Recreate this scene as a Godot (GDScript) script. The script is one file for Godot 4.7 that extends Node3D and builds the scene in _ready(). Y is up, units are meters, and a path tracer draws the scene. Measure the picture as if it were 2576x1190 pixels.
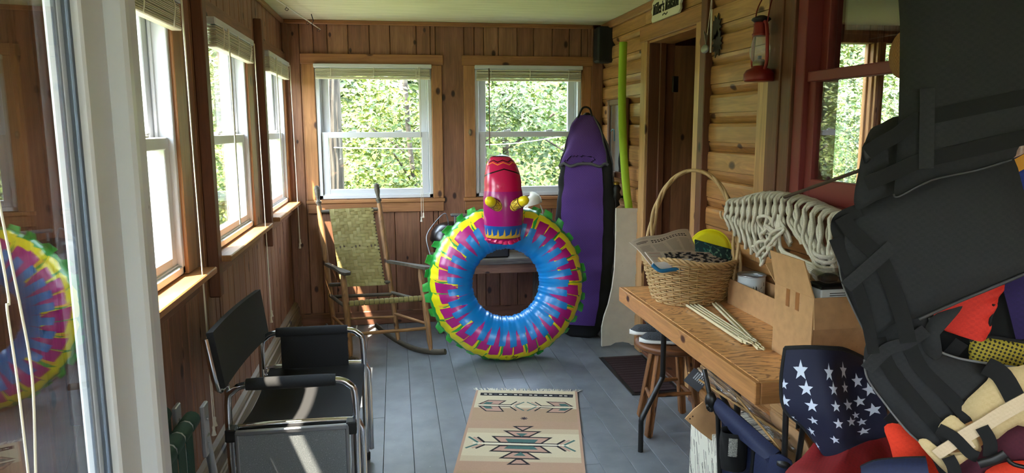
extends Node3D
# A cedar-panelled porch seen from its doorway. Metres, y up, the far wall lies towards -z.

const EYE := Vector3(0, 1.5, 0)
const FOCAL := 1807.4
const YAW := 0.160086
const PITCH := 0.15061
const ROLL := -0.003374
const XL := -0.78      # inner face of the left wall
const XR := 1.60       # face of the log wall
const ZF := -5.50      # inner face of the far wall
const ZB := 1.70       # inner face of the wall behind the camera
const YC := 2.27       # ceiling
const SUN_TO := Vector3(0.38, -1.0, -0.27)

var cam_r: Vector3
var cam_u: Vector3
var cam_f: Vector3
var rng := RandomNumberGenerator.new()
var M := {}
var names := {}

# ------------------------------------------------------------------ mesh builder
class MB:
	var v := PackedVector3Array()
	var n := PackedVector3Array()
	var t := PackedVector2Array()
	var c := PackedColorArray()
	var col := Color.WHITE
	var tint := false
	var xf := Transform3D.IDENTITY
	var uo := Vector2.ZERO

	func put(a: Vector3, b: Vector3, d: Vector3, na: Vector3, nb: Vector3, nd: Vector3, ua := Vector2.ZERO, ub := Vector2.ZERO, ud := Vector2.ZERO) -> void:
		var pa := xf * a
		var pb := xf * b
		var pd := xf * d
		var ma := (xf.basis * na).normalized()
		var mb := (xf.basis * nb).normalized()
		var md := (xf.basis * nd).normalized()
		var k := (pb - pa).cross(pd - pa)
		if k.length_squared() < 1e-16:
			return
		if k.dot(ma + mb + md) > 0.0:
			v.append(pa); v.append(pd); v.append(pb)
			n.append(ma); n.append(md); n.append(mb)
			t.append(ua + uo); t.append(ud + uo); t.append(ub + uo)
		else:
			v.append(pa); v.append(pb); v.append(pd)
			n.append(ma); n.append(mb); n.append(md)
			t.append(ua + uo); t.append(ub + uo); t.append(ud + uo)
		if tint:
			c.append(col); c.append(col); c.append(col)

	func flat(a: Vector3, b: Vector3, d: Vector3, out: Vector3, ua := Vector2.ZERO, ub := Vector2.ZERO, ud := Vector2.ZERO) -> void:
		var k := (b - a).cross(d - a).normalized()
		if k.dot(out) < 0.0:
			k = -k
		put(a, b, d, k, k, k, ua, ub, ud)

	func quad(a: Vector3, b: Vector3, d: Vector3, e: Vector3, out: Vector3, ua := Vector2.ZERO, ub := Vector2.ZERO, ud := Vector2.ZERO, ue := Vector2.ZERO) -> void:
		flat(a, b, d, out, ua, ub, ud)
		flat(a, d, e, out, ua, ud, ue)

	# a box with chamfered edges; uv in metres with u along the grain axis g
	func box(ctr: Vector3, size: Vector3, bev := 0.002, g := -1) -> MB:
		var h := size * 0.5
		var b: float = min(bev, 0.45 * min(h.x, min(h.y, h.z)))
		if g < 0:
			g = size.max_axis_index()
		var face := func(s: Vector3, k: int) -> Vector3:
			var q := Vector3(s.x * (h.x - b), s.y * (h.y - b), s.z * (h.z - b))
			q[k] = s[k] * h[k]
			return q
		var uv := func(q: Vector3, k: int) -> Vector2:
			var i := (k + 1) % 3
			var j := (k + 2) % 3
			if j == g:
				var w := i
				i = j
				j = w
			return Vector2(q[i] + ctr[i], q[j] + ctr[j])
		for k in 3:
			var i := (k + 1) % 3
			var j := (k + 2) % 3
			for sg in [-1.0, 1.0]:
				var ps := []
				for e in [[-1, -1], [1, -1], [1, 1], [-1, 1]]:
					var s := Vector3.ZERO
					s[k] = sg; s[i] = e[0]; s[j] = e[1]
					ps.append(face.call(s, k))
				var o := Vector3.ZERO
				o[k] = sg
				quad(ps[0] + ctr, ps[1] + ctr, ps[2] + ctr, ps[3] + ctr, o, uv.call(ps[0], k), uv.call(ps[1], k), uv.call(ps[2], k), uv.call(ps[3], k))
			if b > 0.0:
				for e in [[-1, -1], [1, -1], [1, 1], [-1, 1]]:
					var s1 := Vector3.ZERO
					s1[k] = -1; s1[i] = e[0]; s1[j] = e[1]
					var s2 := s1
					s2[k] = 1
					var o := Vector3.ZERO
					o[i] = e[0]; o[j] = e[1]
					var p1: Vector3 = face.call(s1, i)
					var p2: Vector3 = face.call(s2, i)
					var p3: Vector3 = face.call(s2, j)
					var p4: Vector3 = face.call(s1, j)
					quad(p1 + ctr, p2 + ctr, p3 + ctr, p4 + ctr, o, uv.call(p1, i), uv.call(p2, i), uv.call(p3, i), uv.call(p4, i))
		if b > 0.0:
			for sx in [-1, 1]:
				for sy in [-1, 1]:
					for sz in [-1, 1]:
						var s := Vector3(sx, sy, sz)
						flat(face.call(s, 0) + ctr, face.call(s, 1) + ctr, face.call(s, 2) + ctr, s)
		return self

	# a box from one corner to the other
	func span(a: Vector3, b: Vector3, bev := 0.002, g := -1) -> MB:
		return box((a + b) * 0.5, (b - a).abs(), bev, g)

	# a straight bar of rectangular section between two points, w wide along side, th thick
	func bar(a: Vector3, b: Vector3, w: float, th: float, side := Vector3.UP, bev := 0.002) -> MB:
		var keep := xf
		var d := (b - a).normalized()
		var s := (side - d * side.dot(d)).normalized()
		var o := d.cross(s)
		xf = keep * Transform3D(Basis(d, s, o), (a + b) * 0.5)
		box(Vector3.ZERO, Vector3(a.distance_to(b), w, th), bev, 0)
		xf = keep
		return self

	func tube(path: Array, rad, seg := 8, caps := true, closed := false, squash := 1.0) -> MB:
		var m := path.size()
		if m < 2:
			return self
		var rings := []
		var nrm := []
		var up := Vector3.ZERO
		var along := 0.0
		var lens := []
		for i in m:
			var a: Vector3 = path[(i - 1 + m) % m] if (closed or i > 0) else path[0]
			var b: Vector3 = path[(i + 1) % m] if (closed or i < m - 1) else path[m - 1]
			var d := (b - a).normalized()
			if up == Vector3.ZERO:
				up = Vector3.UP if absf(d.y) < 0.9 else Vector3.RIGHT
			up = (up - d * up.dot(d)).normalized()
			var s := d.cross(up)
			var r: float = rad[i] if rad is Array or rad is PackedFloat32Array else rad
			var ring := PackedVector3Array()
			var nn := PackedVector3Array()
			for k in seg:
				var an := TAU * k / seg
				var o := up * cos(an) + s * sin(an) * squash
				ring.append(path[i] + o * r)
				nn.append((up * cos(an) * squash + s * sin(an)).normalized())
			rings.append(ring); nrm.append(nn)
			if i > 0:
				along += (path[i] - path[i - 1]).length()
			lens.append(along)
		var last := m if closed else m - 1
		for i in last:
			var j := (i + 1) % m
			var lj: float = lens[j] if j > 0 else along + 0.05
			for k in seg:
				var l := (k + 1) % seg
				var u0 := Vector2(lens[i], float(k) / seg * 0.1)
				var u1 := Vector2(lj, float(k) / seg * 0.1)
				var du := Vector2(0, 0.1 / seg)
				put(rings[i][k], rings[j][k], rings[j][l], nrm[i][k], nrm[j][k], nrm[j][l], u0, u1, u1 + du)
				put(rings[i][k], rings[j][l], rings[i][l], nrm[i][k], nrm[j][l], nrm[i][l], u0, u1 + du, u0 + du)
		if caps and not closed:
			for e in [0, m - 1]:
				var o: Vector3 = (path[0] - path[1]) if e == 0 else (path[m - 1] - path[m - 2])
				for k in range(1, seg - 1):
					flat(rings[e][0], rings[e][k], rings[e][k + 1], o)
		return self

	# profile of (radius, height) pairs turned about the y axis
	func lathe(prof: Array, seg := 16, at := Vector3.ZERO, cap := true) -> MB:
		var m := prof.size()
		var nr := []
		for i in m:
			var a: Vector2 = prof[max(i - 1, 0)]
			var b: Vector2 = prof[min(i + 1, m - 1)]
			var d := b - a
			nr.append(Vector2(d.y, -d.x).normalized())
		var y_up: bool = prof[m - 1].y >= prof[0].y
		for i in m - 1:
			for k in seg:
				var a0 := TAU * k / seg
				var a1 := TAU * (k + 1) / seg
				var q := []
				var w := []
				for e in [[i, a0], [i + 1, a0], [i + 1, a1], [i, a1]]:
					var p: Vector2 = prof[e[0]]
					var o: Vector2 = nr[e[0]]
					q.append(at + Vector3(p.x * cos(e[1]), p.y, p.x * sin(e[1])))
					w.append(Vector3(o.x * cos(e[1]), o.y, o.x * sin(e[1])))
				var u0 := Vector2(float(k) / seg, prof[i].y)
				var u1 := Vector2(float(k) / seg, prof[i + 1].y)
				var du := Vector2(1.0 / seg, 0)
				put(q[0], q[1], q[2], w[0], w[1], w[2], u0, u1, u1 + du)
				put(q[0], q[2], q[3], w[0], w[2], w[3], u0, u1 + du, u0 + du)
		if cap:
			for e in [0, m - 1]:
				if prof[e].x > 0.0005:
					var o := Vector3(0, -1 if (e == 0) == y_up else 1, 0)
					for k in seg:
						var a0 := TAU * k / seg
						var a1 := TAU * (k + 1) / seg
						flat(at + Vector3(0, prof[e].y, 0), at + Vector3(prof[e].x * cos(a0), prof[e].y, prof[e].x * sin(a0)), at + Vector3(prof[e].x * cos(a1), prof[e].y, prof[e].x * sin(a1)), o)
		return self

	func ball(ctr: Vector3, r: Vector3, seg := 14, rows := 9) -> MB:
		for i in rows:
			for k in seg:
				var q := []
				var w := []
				for e in [[i, k], [i + 1, k], [i + 1, k + 1], [i, k + 1]]:
					var la := PI * (float(e[0]) / rows - 0.5)
					var lo := TAU * float(e[1]) / seg
					var d := Vector3(cos(la) * cos(lo), sin(la), cos(la) * sin(lo))
					q.append(ctr + d * r)
					w.append((d / r).normalized())
				put(q[0], q[1], q[2], w[0], w[1], w[2])
				put(q[0], q[2], q[3], w[0], w[2], w[3])
		return self

	# polygon in the xy plane, extruded from z0 to z1
	func prism(poly: PackedVector2Array, z0: float, z1: float) -> MB:
		var idx := Geometry2D.triangulate_polygon(poly)
		for i in range(0, idx.size(), 3):
			for z in [z0, z1]:
				var o := Vector3(0, 0, 1 if z == max(z0, z1) else -1)
				var a := poly[idx[i]]
				var b := poly[idx[i + 1]]
				var d := poly[idx[i + 2]]
				flat(Vector3(a.x, a.y, z), Vector3(b.x, b.y, z), Vector3(d.x, d.y, z), o, a, b, d)
		var m := poly.size()
		var cw := Geometry2D.is_polygon_clockwise(poly)
		var len := 0.0
		for i in m:
			var a := poly[i]
			var b := poly[(i + 1) % m]
			var e := b - a
			var o := Vector3(e.y, -e.x, 0) * (-1.0 if cw else 1.0)
			quad(Vector3(a.x, a.y, z0), Vector3(b.x, b.y, z0), Vector3(b.x, b.y, z1), Vector3(a.x, a.y, z1), o, Vector2(z0, len), Vector2(z0, len + e.length()), Vector2(z1, len + e.length()), Vector2(z1, len))
			len += e.length()
		return self

	# smooth surface f(u, v) with u, v in 0..1; th > 0 gives it a back and an edge
	func sheet(f: Callable, nu: int, nv: int, th := 0.0, su := 1.0, sv := 1.0, wrap_u := false, wrap_v := false, outward = null) -> MB:
		var p := []
		for i in nu + 1:
			var row := PackedVector3Array()
			for j in nv + 1:
				row.append(f.call(float(i) / nu, float(j) / nv))
			p.append(row)
		var w := []
		for i in nu + 1:
			var row := PackedVector3Array()
			for j in nv + 1:
				var ia := i - 1
				var ib := i + 1
				var ja := j - 1
				var jb := j + 1
				if wrap_u:
					ia = nu - 1 if i == 0 else ia
					ib = 1 if i == nu else ib
				if wrap_v:
					ja = nv - 1 if j == 0 else ja
					jb = 1 if j == nv else jb
				var du: Vector3 = p[min(ib, nu)][j] - p[max(ia, 0)][j]
				var dv: Vector3 = p[i][min(jb, nv)] - p[i][max(ja, 0)]
				var k := du.cross(dv)
				if outward != null and k.dot(p[i][j] - (outward as Vector3)) < 0.0:
					k = -k
				row.append(k.normalized() if k.length_squared() > 1e-18 else Vector3.UP)
			w.append(row)
		for s in ([1.0] if th <= 0.0 else [1.0, -1.0]):
			for i in nu:
				for j in nv:
					var q := []
					var o := []
					var uv := []
					for e in [[i, j], [i + 1, j], [i + 1, j + 1], [i, j + 1]]:
						q.append(p[e[0]][e[1]] + w[e[0]][e[1]] * (th * 0.5 * s))
						o.append(w[e[0]][e[1]] * s)
						uv.append(Vector2(su * e[0] / nu, sv * e[1] / nv))
					put(q[0], q[1], q[2], o[0], o[1], o[2], uv[0], uv[1], uv[2])
					put(q[0], q[2], q[3], o[0], o[2], o[3], uv[0], uv[2], uv[3])
		if th > 0.0:
			var rim := []
			if not wrap_v:
				for i in nu:
					rim.append([[i, 0], [i + 1, 0], [i, min(1, nv)]])
					rim.append([[i, nv], [i + 1, nv], [i, nv - 1]])
			if not wrap_u:
				for j in nv:
					rim.append([[0, j], [0, j + 1], [1, j]])
					rim.append([[nu, j], [nu, j + 1], [nu - 1, j]])
			for e in rim:
				var a: Vector3 = p[e[0][0]][e[0][1]]
				var b: Vector3 = p[e[1][0]][e[1][1]]
				var wa: Vector3 = w[e[0][0]][e[0][1]] * th * 0.5
				var wb: Vector3 = w[e[1][0]][e[1][1]] * th * 0.5
				var ua := Vector2(su * e[0][0] / nu, sv * e[0][1] / nv)
				var ub := Vector2(su * e[1][0] / nu, sv * e[1][1] / nv)
				quad(a - wa, b - wb, b + wb, a + wa, a - p[e[2][0]][e[2][1]], ua, ub, ub, ua)
		return self

	# a stuffed pad: outline of 3D points, seen from hub; bulge front and back along nrm
	func pad(outline: Array, nrm: Vector3, front: float, back: float, rings := 6, hub = null, su := 1.0) -> MB:
		var m := outline.size()
		var ctr := Vector3.ZERO
		if hub == null:
			for q in outline:
				ctr += q / m
		else:
			ctr = hub
		var ax := (outline[0] - ctr as Vector3)
		ax = (ax - nrm * ax.dot(nrm)).normalized()
		var ay := nrm.cross(ax)
		for side in [1.0, -1.0]:
			var hgt: float = front if side > 0 else back
			var pts := []
			for r in rings + 1:
				var s := 1.0 - float(r) / rings
				var e := sqrt(max(0.0, 1.0 - pow(s, 5.0)))
				var row := PackedVector3Array()
				for k in m:
					row.append(ctr + (outline[k] - ctr) * s + nrm * (side * hgt * e))
				pts.append(row)
			for r in rings:
				for k in m:
					var l := (k + 1) % m
					var q := [pts[r][k], pts[r][l], pts[r + 1][l], pts[r + 1][k]]
					var o := []
					for e in [[r, k], [r, l], [r + 1, l], [r + 1, k]]:
						var s := 1.0 - float(e[0]) / rings
						var dir: Vector3 = (outline[e[1]] - ctr).normalized()
						var lean := pow(s, 4.0) * 1.6
						o.append((nrm * side + dir * lean).normalized())
					var uv := []
					for x in q:
						uv.append(Vector2((x - ctr).dot(ax), (x - ctr).dot(ay)) * su)
					put(q[0], q[1], q[2], o[0], o[1], o[2], uv[0], uv[1], uv[2])
					put(q[0], q[2], q[3], o[0], o[2], o[3], uv[0], uv[2], uv[3])
		return self

	func mesh() -> ArrayMesh:
		var a := []
		a.resize(Mesh.ARRAY_MAX)
		a[Mesh.ARRAY_VERTEX] = v
		a[Mesh.ARRAY_NORMAL] = n
		a[Mesh.ARRAY_TEX_UV] = t
		if tint:
			a[Mesh.ARRAY_COLOR] = c
		var out := ArrayMesh.new()
		out.add_surface_from_arrays(Mesh.PRIMITIVE_TRIANGLES, a)
		return out

func mb() -> MB:
	return MB.new()

# a builder whose uv starts at a random place of the texture
func wb() -> MB:
	var m := MB.new()
	m.uo = Vector2(rng.randf() * 7.0, rng.randf() * 7.0)
	return m

# ------------------------------------------------------------------ naming and tagging
func numbered(called: String, holder: Node) -> String:
	var key := str(holder.get_instance_id()) + "/" + called
	var k: int = names.get(key, 0)
	names[key] = k + 1
	return called if k == 0 else "%s_%03d" % [called, k]

func tag(o: Node, label := "", category := "", group := "", kind := "") -> void:
	if label: o.set_meta("label", label)
	if category: o.set_meta("category", category)
	if group: o.set_meta("group", group)
	if kind: o.set_meta("kind", kind)

func thing(called: String, label: String, category: String, at := Vector3.ZERO, group := "", turn := 0.0) -> Node3D:
	var o := Node3D.new()
	o.name = numbered(called, self)
	add_child(o)
	o.position = at
	o.rotation.y = turn
	tag(o, label, category, group)
	return o

func frame_of(called: String) -> Node3D:     # a piece of the setting
	var o := Node3D.new()
	o.name = numbered(called, self)
	add_child(o)
	o.set_meta("kind", "structure")
	return o

func part(parent: Node, called: String, m, mat: Material, label := "") -> MeshInstance3D:
	var o := MeshInstance3D.new()
	o.mesh = m.mesh() if m is MB else m
	o.material_override = mat
	o.cast_shadow = GeometryInstance3D.SHADOW_CASTING_SETTING_ON
	o.name = numbered(called, parent)
	parent.add_child(o, true)
	if label: o.set_meta("label", label)
	return o

func single(called: String, m, mat: Material, label: String, category: String, group := "") -> MeshInstance3D:
	var o := part(self, called, m, mat)
	tag(o, label, category, group)
	return o

# ------------------------------------------------------------------ photograph pixel (2576 x 1190) to a point on a known plane
func ray(x: float, y: float) -> Vector3:
	return cam_r * ((x - 1288.0) / FOCAL) - cam_u * ((y - 595.0) / FOCAL) + cam_f

func on_x(x: float, y: float, k: float) -> Vector3:
	var d := ray(x, y)
	return EYE + d * ((k - EYE.x) / d.x)

func on_y(x: float, y: float, k: float) -> Vector3:
	var d := ray(x, y)
	return EYE + d * ((k - EYE.y) / d.y)

func on_z(x: float, y: float, k: float) -> Vector3:
	var d := ray(x, y)
	return EYE + d * ((k - EYE.z) / d.z)

func on_plane(x: float, y: float, p: Vector3, nn: Vector3) -> Vector3:
	var d := ray(x, y)
	return EYE + d * ((p - EYE).dot(nn) / d.dot(nn))

# smooth curve through points
func curve(pts: Array, per := 8, closed := false) -> Array:
	var out := []
	var m := pts.size()
	var last := m if closed else m - 1
	for i in last:
		var a = pts[(i - 1 + m) % m] if (closed or i > 0) else pts[0]
		var b = pts[i]
		var d = pts[(i + 1) % m]
		var e = pts[(i + 2) % m] if (closed or i < m - 2) else pts[m - 1]
		for k in per:
			var s := float(k) / per
			out.append(b.cubic_interpolate(d, a, e, s))
	if not closed:
		out.append(pts[m - 1])
	return out

# ------------------------------------------------------------------ materials
func mat(c: Color, rough := 0.6, metal := 0.0, tex: Texture2D = null, sc := 1.0) -> StandardMaterial3D:
	var m := StandardMaterial3D.new()
	m.albedo_color = c
	m.roughness = rough
	m.metallic = metal
	m.cull_mode = BaseMaterial3D.CULL_DISABLED
	if tex:
		m.albedo_texture = tex
		m.uv1_scale = Vector3(sc, sc, sc)
	return m

func tri(m: StandardMaterial3D, sc: float, world := false) -> StandardMaterial3D:
	m.uv1_triplanar = true
	m.uv1_world_triplanar = world
	m.uv1_scale = Vector3(sc, sc, sc)
	return m

func tex_of(im: Image) -> ImageTexture:
	im.generate_mipmaps()
	return ImageTexture.create_from_image(im)

func noise(freq: float, sd: int, oct := 4, type := FastNoiseLite.TYPE_SIMPLEX_SMOOTH) -> FastNoiseLite:
	var nz := FastNoiseLite.new()
	nz.noise_type = type
	nz.frequency = freq
	nz.seed = sd
	nz.fractal_octaves = oct
	return nz

# grain along u; light base so that albedo_color gives the tone
func wood_image(sd: int, knots: int, contrast: float, size := 512) -> ImageTexture:
	var im := Image.create(size, size, false, Image.FORMAT_RGB8)
	var n1 := noise(0.011, sd)
	var n2 := noise(0.045, sd + 1)
	var r := RandomNumberGenerator.new()
	r.seed = sd
	var ks := []
	for i in knots:
		ks.append([r.randf() * size, r.randf() * size, r.randf_range(5, 12)])
	for y in size:
		for x in size:
			var bend := 0.0
			var dark := 0.0
			for k in ks:
				var dx: float = x - k[0]
				dx = dx - size * round(dx / size)
				var dy: float = y - k[1]
				dy = dy - size * round(dy / size)
				var rr: float = k[2]
				var d2 := (dx * dx * 0.35 + dy * dy) / (rr * rr)
				bend += signf(dy) * rr * 1.6 * exp(-d2 * 0.25)
				dark = max(dark, clampf(1.25 - d2, 0.0, 1.0))
			# blend towards the opposite edge so that the picture repeats
			var fx := float(x) / size
			var yy := y + bend
			var g1 := lerpf(n1.get_noise_2d(x * 0.16, yy * 1.6), n1.get_noise_2d((x - size) * 0.16, yy * 1.6), smoothstep(0.8, 1.0, fx))
			var g2 := lerpf(n2.get_noise_2d(x * 0.07, yy * 2.2), n2.get_noise_2d((x - size) * 0.07, yy * 2.2), smoothstep(0.8, 1.0, fx))
			var ring := sin((g1 * 9.0 + yy * 0.05) * 2.2) * 0.5
			var val := 0.80 + contrast * (g1 * 0.55 + g2 * 0.45 + ring * 0.22)
			val = clampf(val, 0.15, 1.0)
			var cc := Color(val, val * (0.97 + 0.03 * g2), val * (0.93 + 0.05 * g1))
			if dark > 0.0:
				cc = cc.lerp(Color(0.22, 0.12, 0.08), dark * 0.85)
			im.set_pixel(x, y, cc)
	return tex_of(im)

# blotches between two tones, with optional specks
func speckle(sd: int, a: Color, b: Color, freq: float, spots := 0, spot := Color.BLACK, size := 256, sx := 1.0, sy := 1.0) -> ImageTexture:
	var im := Image.create(size, size, false, Image.FORMAT_RGB8)
	var nz := noise(freq, sd, 5)
	for y in size:
		for x in size:
			var fx := smoothstep(0.8, 1.0, float(x) / size)
			var fy := smoothstep(0.8, 1.0, float(y) / size)
			var k := lerpf(lerpf(nz.get_noise_2d(x * sx, y * sy), nz.get_noise_2d((x - size) * sx, y * sy), fx), lerpf(nz.get_noise_2d(x * sx, (y - size) * sy), nz.get_noise_2d((x - size) * sx, (y - size) * sy), fx), fy)
			im.set_pixel(x, y, a.lerp(b, clampf(k * 0.9 + 0.5, 0.0, 1.0)))
	var r := RandomNumberGenerator.new()
	r.seed = sd
	for i in spots:
		var px := r.randi() % size
		var py := r.randi() % size
		im.set_pixel(px, py, spot)
		if r.randf() < 0.4:
			im.set_pixel((px + 1) % size, py, spot)
	return tex_of(im)

# crossed threads
func weave_image(a: Color, b: Color, size := 64, step := 4) -> ImageTexture:
	var im := Image.create(size, size, false, Image.FORMAT_RGB8)
	var r := RandomNumberGenerator.new()
	r.seed = 5
	for y in size:
		for x in size:
			var over := ((x / step) + (y / step)) % 2 == 0
			var k := 0.65 if over else 0.35
			k += r.randf_range(-0.25, 0.25)
			im.set_pixel(x, y, a.lerp(b, clampf(k, 0.0, 1.0)))
	return tex_of(im)

# filled polygon on a picture
func fill_poly(im: Image, poly: PackedVector2Array, c: Color) -> void:
	var lo := Vector2(1e9, 1e9)
	var hi := -lo
	for p in poly:
		lo = lo.min(p)
		hi = hi.max(p)
	var y0: int = max(0, int(floor(lo.y)))
	var y1: int = min(im.get_height() - 1, int(ceil(hi.y)))
	var m := poly.size()
	for y in range(y0, y1 + 1):
		var yy := y + 0.5
		var xs := []
		for i in m:
			var a := poly[i]
			var b := poly[(i + 1) % m]
			if (a.y <= yy) != (b.y <= yy):
				xs.append(a.x + (yy - a.y) / (b.y - a.y) * (b.x - a.x))
		xs.sort()
		for i in range(0, xs.size() - 1, 2):
			var xa: int = clamp(int(round(xs[i])), 0, im.get_width())
			var xb: int = clamp(int(round(xs[i + 1])), 0, im.get_width())
			if xb > xa:
				im.fill_rect(Rect2i(xa, y, xb - xa, 1), c)

func stroke(im: Image, a: Vector2, b: Vector2, w: float, c: Color) -> void:
	var d := (b - a).normalized() * (w * 0.5)
	var s := Vector2(-d.y, d.x)
	fill_poly(im, PackedVector2Array([a - d + s, b + d + s, b + d - s, a - d - s]), c)

func _ready() -> void:
	rng.seed = 20240611
	# ---- camera
	var f0 := Vector3(sin(YAW) * cos(PITCH), -sin(PITCH), -cos(YAW) * cos(PITCH))
	var r0 := Vector3(cos(YAW), 0, sin(YAW))
	var u0 := r0.cross(f0)
	cam_f = f0
	cam_r = r0 * cos(ROLL) + u0 * sin(ROLL)
	cam_u = u0 * cos(ROLL) - r0 * sin(ROLL)
	var cam := Camera3D.new()
	cam.name = "camera"
	add_child(cam)
	cam.transform = Transform3D(Basis(cam_r, cam_u, -cam_f), EYE)
	cam.fov = rad_to_deg(2.0 * atan(595.0 / FOCAL))
	cam.near = 0.05
	cam.far = 200.0
	cam.current = true
	# ---- sky, exposure
	var we := WorldEnvironment.new()
	we.name = "world_environment"
	var env := Environment.new()
	var sky := Sky.new()
	var psm := ProceduralSkyMaterial.new()
	psm.sky_top_color = Color(0.75, 0.83, 0.91)
	psm.sky_horizon_color = Color(0.98, 0.97, 0.92)
	psm.ground_bottom_color = Color(0.25, 0.27, 0.20)
	psm.ground_horizon_color = Color(0.55, 0.58, 0.50)
	psm.sky_energy_multiplier = 2.5
	psm.ground_energy_multiplier = 1.0
	psm.sun_angle_max = 1.0
	sky.sky_material = psm
	env.background_mode = Environment.BG_SKY
	env.sky = sky
	env.ambient_light_source = Environment.AMBIENT_SOURCE_SKY
	env.tonemap_mode = Environment.TONE_MAPPER_LINEAR
	env.tonemap_exposure = 3.8
	env.sdfgi_enabled = true
	env.ssao_enabled = true
	env.ssil_enabled = true
	we.environment = env
	add_child(we)
	# ---- sun, high on the left
	var sun := DirectionalLight3D.new()
	sun.name = "sun"
	sun.light_color = Color(1.0, 0.95, 0.86)
	sun.light_energy = 6.0
	sun.light_angular_distance = 0.6
	sun.shadow_enabled = true
	add_child(sun)
	sun.look_at_from_position(Vector3.ZERO, SUN_TO.normalized(), Vector3.UP)

	make_materials()
	build_shell()
	build_outdoors()
	build_objects()

func make_materials() -> void:
	var knotty := wood_image(11, 7, 0.22)
	var plain := wood_image(23, 2, 0.18)
	var strong := wood_image(37, 4, 0.50)
	M.knotty_tex = knotty
	M.plain_tex = plain
	M.strong_tex = strong
	M.wall = []
	for c in [Color(0.68, 0.49, 0.38), Color(0.64, 0.45, 0.35), Color(0.71, 0.52, 0.40), Color(0.63, 0.44, 0.34)]:
		M.wall.append(mat(c, 0.55, 0.0, knotty, 1.3))
	M.trim = []
	for c in [Color(0.78, 0.56, 0.36), Color(0.74, 0.52, 0.34)]:
		M.trim.append(mat(c, 0.45, 0.0, plain, 1.3))
	M.log = []
	for c in [Color(0.86, 0.65, 0.43), Color(0.83, 0.61, 0.39), Color(0.89, 0.70, 0.48)]:
		M.log.append(mat(c, 0.36, 0.0, knotty, 1.1))
	M.trim_dark = mat(Color(0.50, 0.31, 0.21), 0.5, 0.0, plain, 1.3)
	M.inside_wood = mat(Color(0.62, 0.43, 0.30), 0.6, 0.0, knotty, 0.9)
	M.backing = mat(Color(0.30, 0.20, 0.14), 0.9)
	M.vinyl = mat(Color(0.80, 0.81, 0.83), 0.4)
	M.vinyl_grey = mat(Color(0.74, 0.75, 0.79), 0.45)
	var g := StandardMaterial3D.new()
	g.albedo_color = Color(0.10, 0.11, 0.11, 0.02)
	g.transparency = BaseMaterial3D.TRANSPARENCY_ALPHA
	g.roughness = 0.0
	g.metallic_specular = 0.5
	M.glass = g
	M.blind = mat(Color(0.86, 0.83, 0.74), 0.5)
	M.cord = mat(Color(0.90, 0.87, 0.80), 0.8)
	var fl := speckle(5, Color(0.43, 0.45, 0.47), Color(0.50, 0.52, 0.54), 0.012, 260, Color(0.62, 0.64, 0.66), 512)
	M.floor = []
	for k in [1.0, 0.965, 1.03]:
		M.floor.append(mat(Color(k, k, k), 0.42, 0.0, fl, 0.9))
	M.ceiling = mat(Color(0.86, 0.84, 0.70), 0.75, 0.0, speckle(9, Color(0.92, 0.92, 0.90), Color(1, 1, 1), 0.03, 0, Color.BLACK, 256, 0.25, 3.0), 0.9)
	M.base_tan = mat(Color(0.60, 0.53, 0.42), 0.6, 0.0, plain, 1.0)
	M.red_paint = mat(Color(0.46, 0.16, 0.15), 0.5)
	M.soil = mat(Color(1, 1, 1), 0.95, 0.0, speckle(61, Color(0.20, 0.27, 0.09), Color(0.36, 0.42, 0.14), 0.12), 0.6)
	var bark := speckle(71, Color(0.13, 0.11, 0.09), Color(0.33, 0.30, 0.26), 0.035, 0, Color.BLACK, 256, 1.0, 0.2)
	M.bark = mat(Color(1, 1, 1), 0.95, 0.0, bark, 1.0)
	var leaf := StandardMaterial3D.new()
	leaf.vertex_color_use_as_albedo = true
	leaf.roughness = 0.55
	leaf.cull_mode = BaseMaterial3D.CULL_DISABLED
	leaf.backlight_enabled = true
	leaf.backlight = Color(0.20, 0.25, 0.04)
	M.leaf = leaf

# ------------------------------------------------------------------ the room
func pick(a: Array) -> Material:
	return a[rng.randi() % a.size()]

# vertical boards on the plane z = 0 (facing +z), cut round openings given as [x0, x1, y0, y1]
func panelling(parent: Node3D, xf: Transform3D, seams: Array, y0: float, y1: float, holes: Array, boards: Array) -> void:
	for i in seams.size() - 1:
		var a: float = seams[i]
		var b: float = seams[i + 1]
		var pieces := [[a, b, y0, y1]]
		for h in holes:
			var next := []
			for p in pieces:
				if p[1] <= h[0] or p[0] >= h[1] or p[3] <= h[2] or p[2] >= h[3]:
					next.append(p)
					continue
				if p[0] < h[0] - 0.004: next.append([p[0], h[0], p[2], p[3]])
				if p[1] > h[1] + 0.004: next.append([h[1], p[1], p[2], p[3]])
				var l: float = max(p[0], h[0])
				var r: float = min(p[1], h[1])
				if p[2] < h[2]: next.append([l, r, p[2], h[2]])
				if p[3] > h[3]: next.append([l, r, h[3], p[3]])
			pieces = next
		for p in pieces:
			if p[1] - p[0] < 0.004 or p[3] - p[2] < 0.004:
				continue
			var m := wb()
			m.xf = xf
			var dz := rng.randf_range(-0.001, 0.001)
			m.span(Vector3(p[0] + 0.0015, p[2], -0.02), Vector3(p[1] - 0.0015, p[3], dz), 0.0065, 1)
			part(parent, "plank", m, pick(boards))

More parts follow.
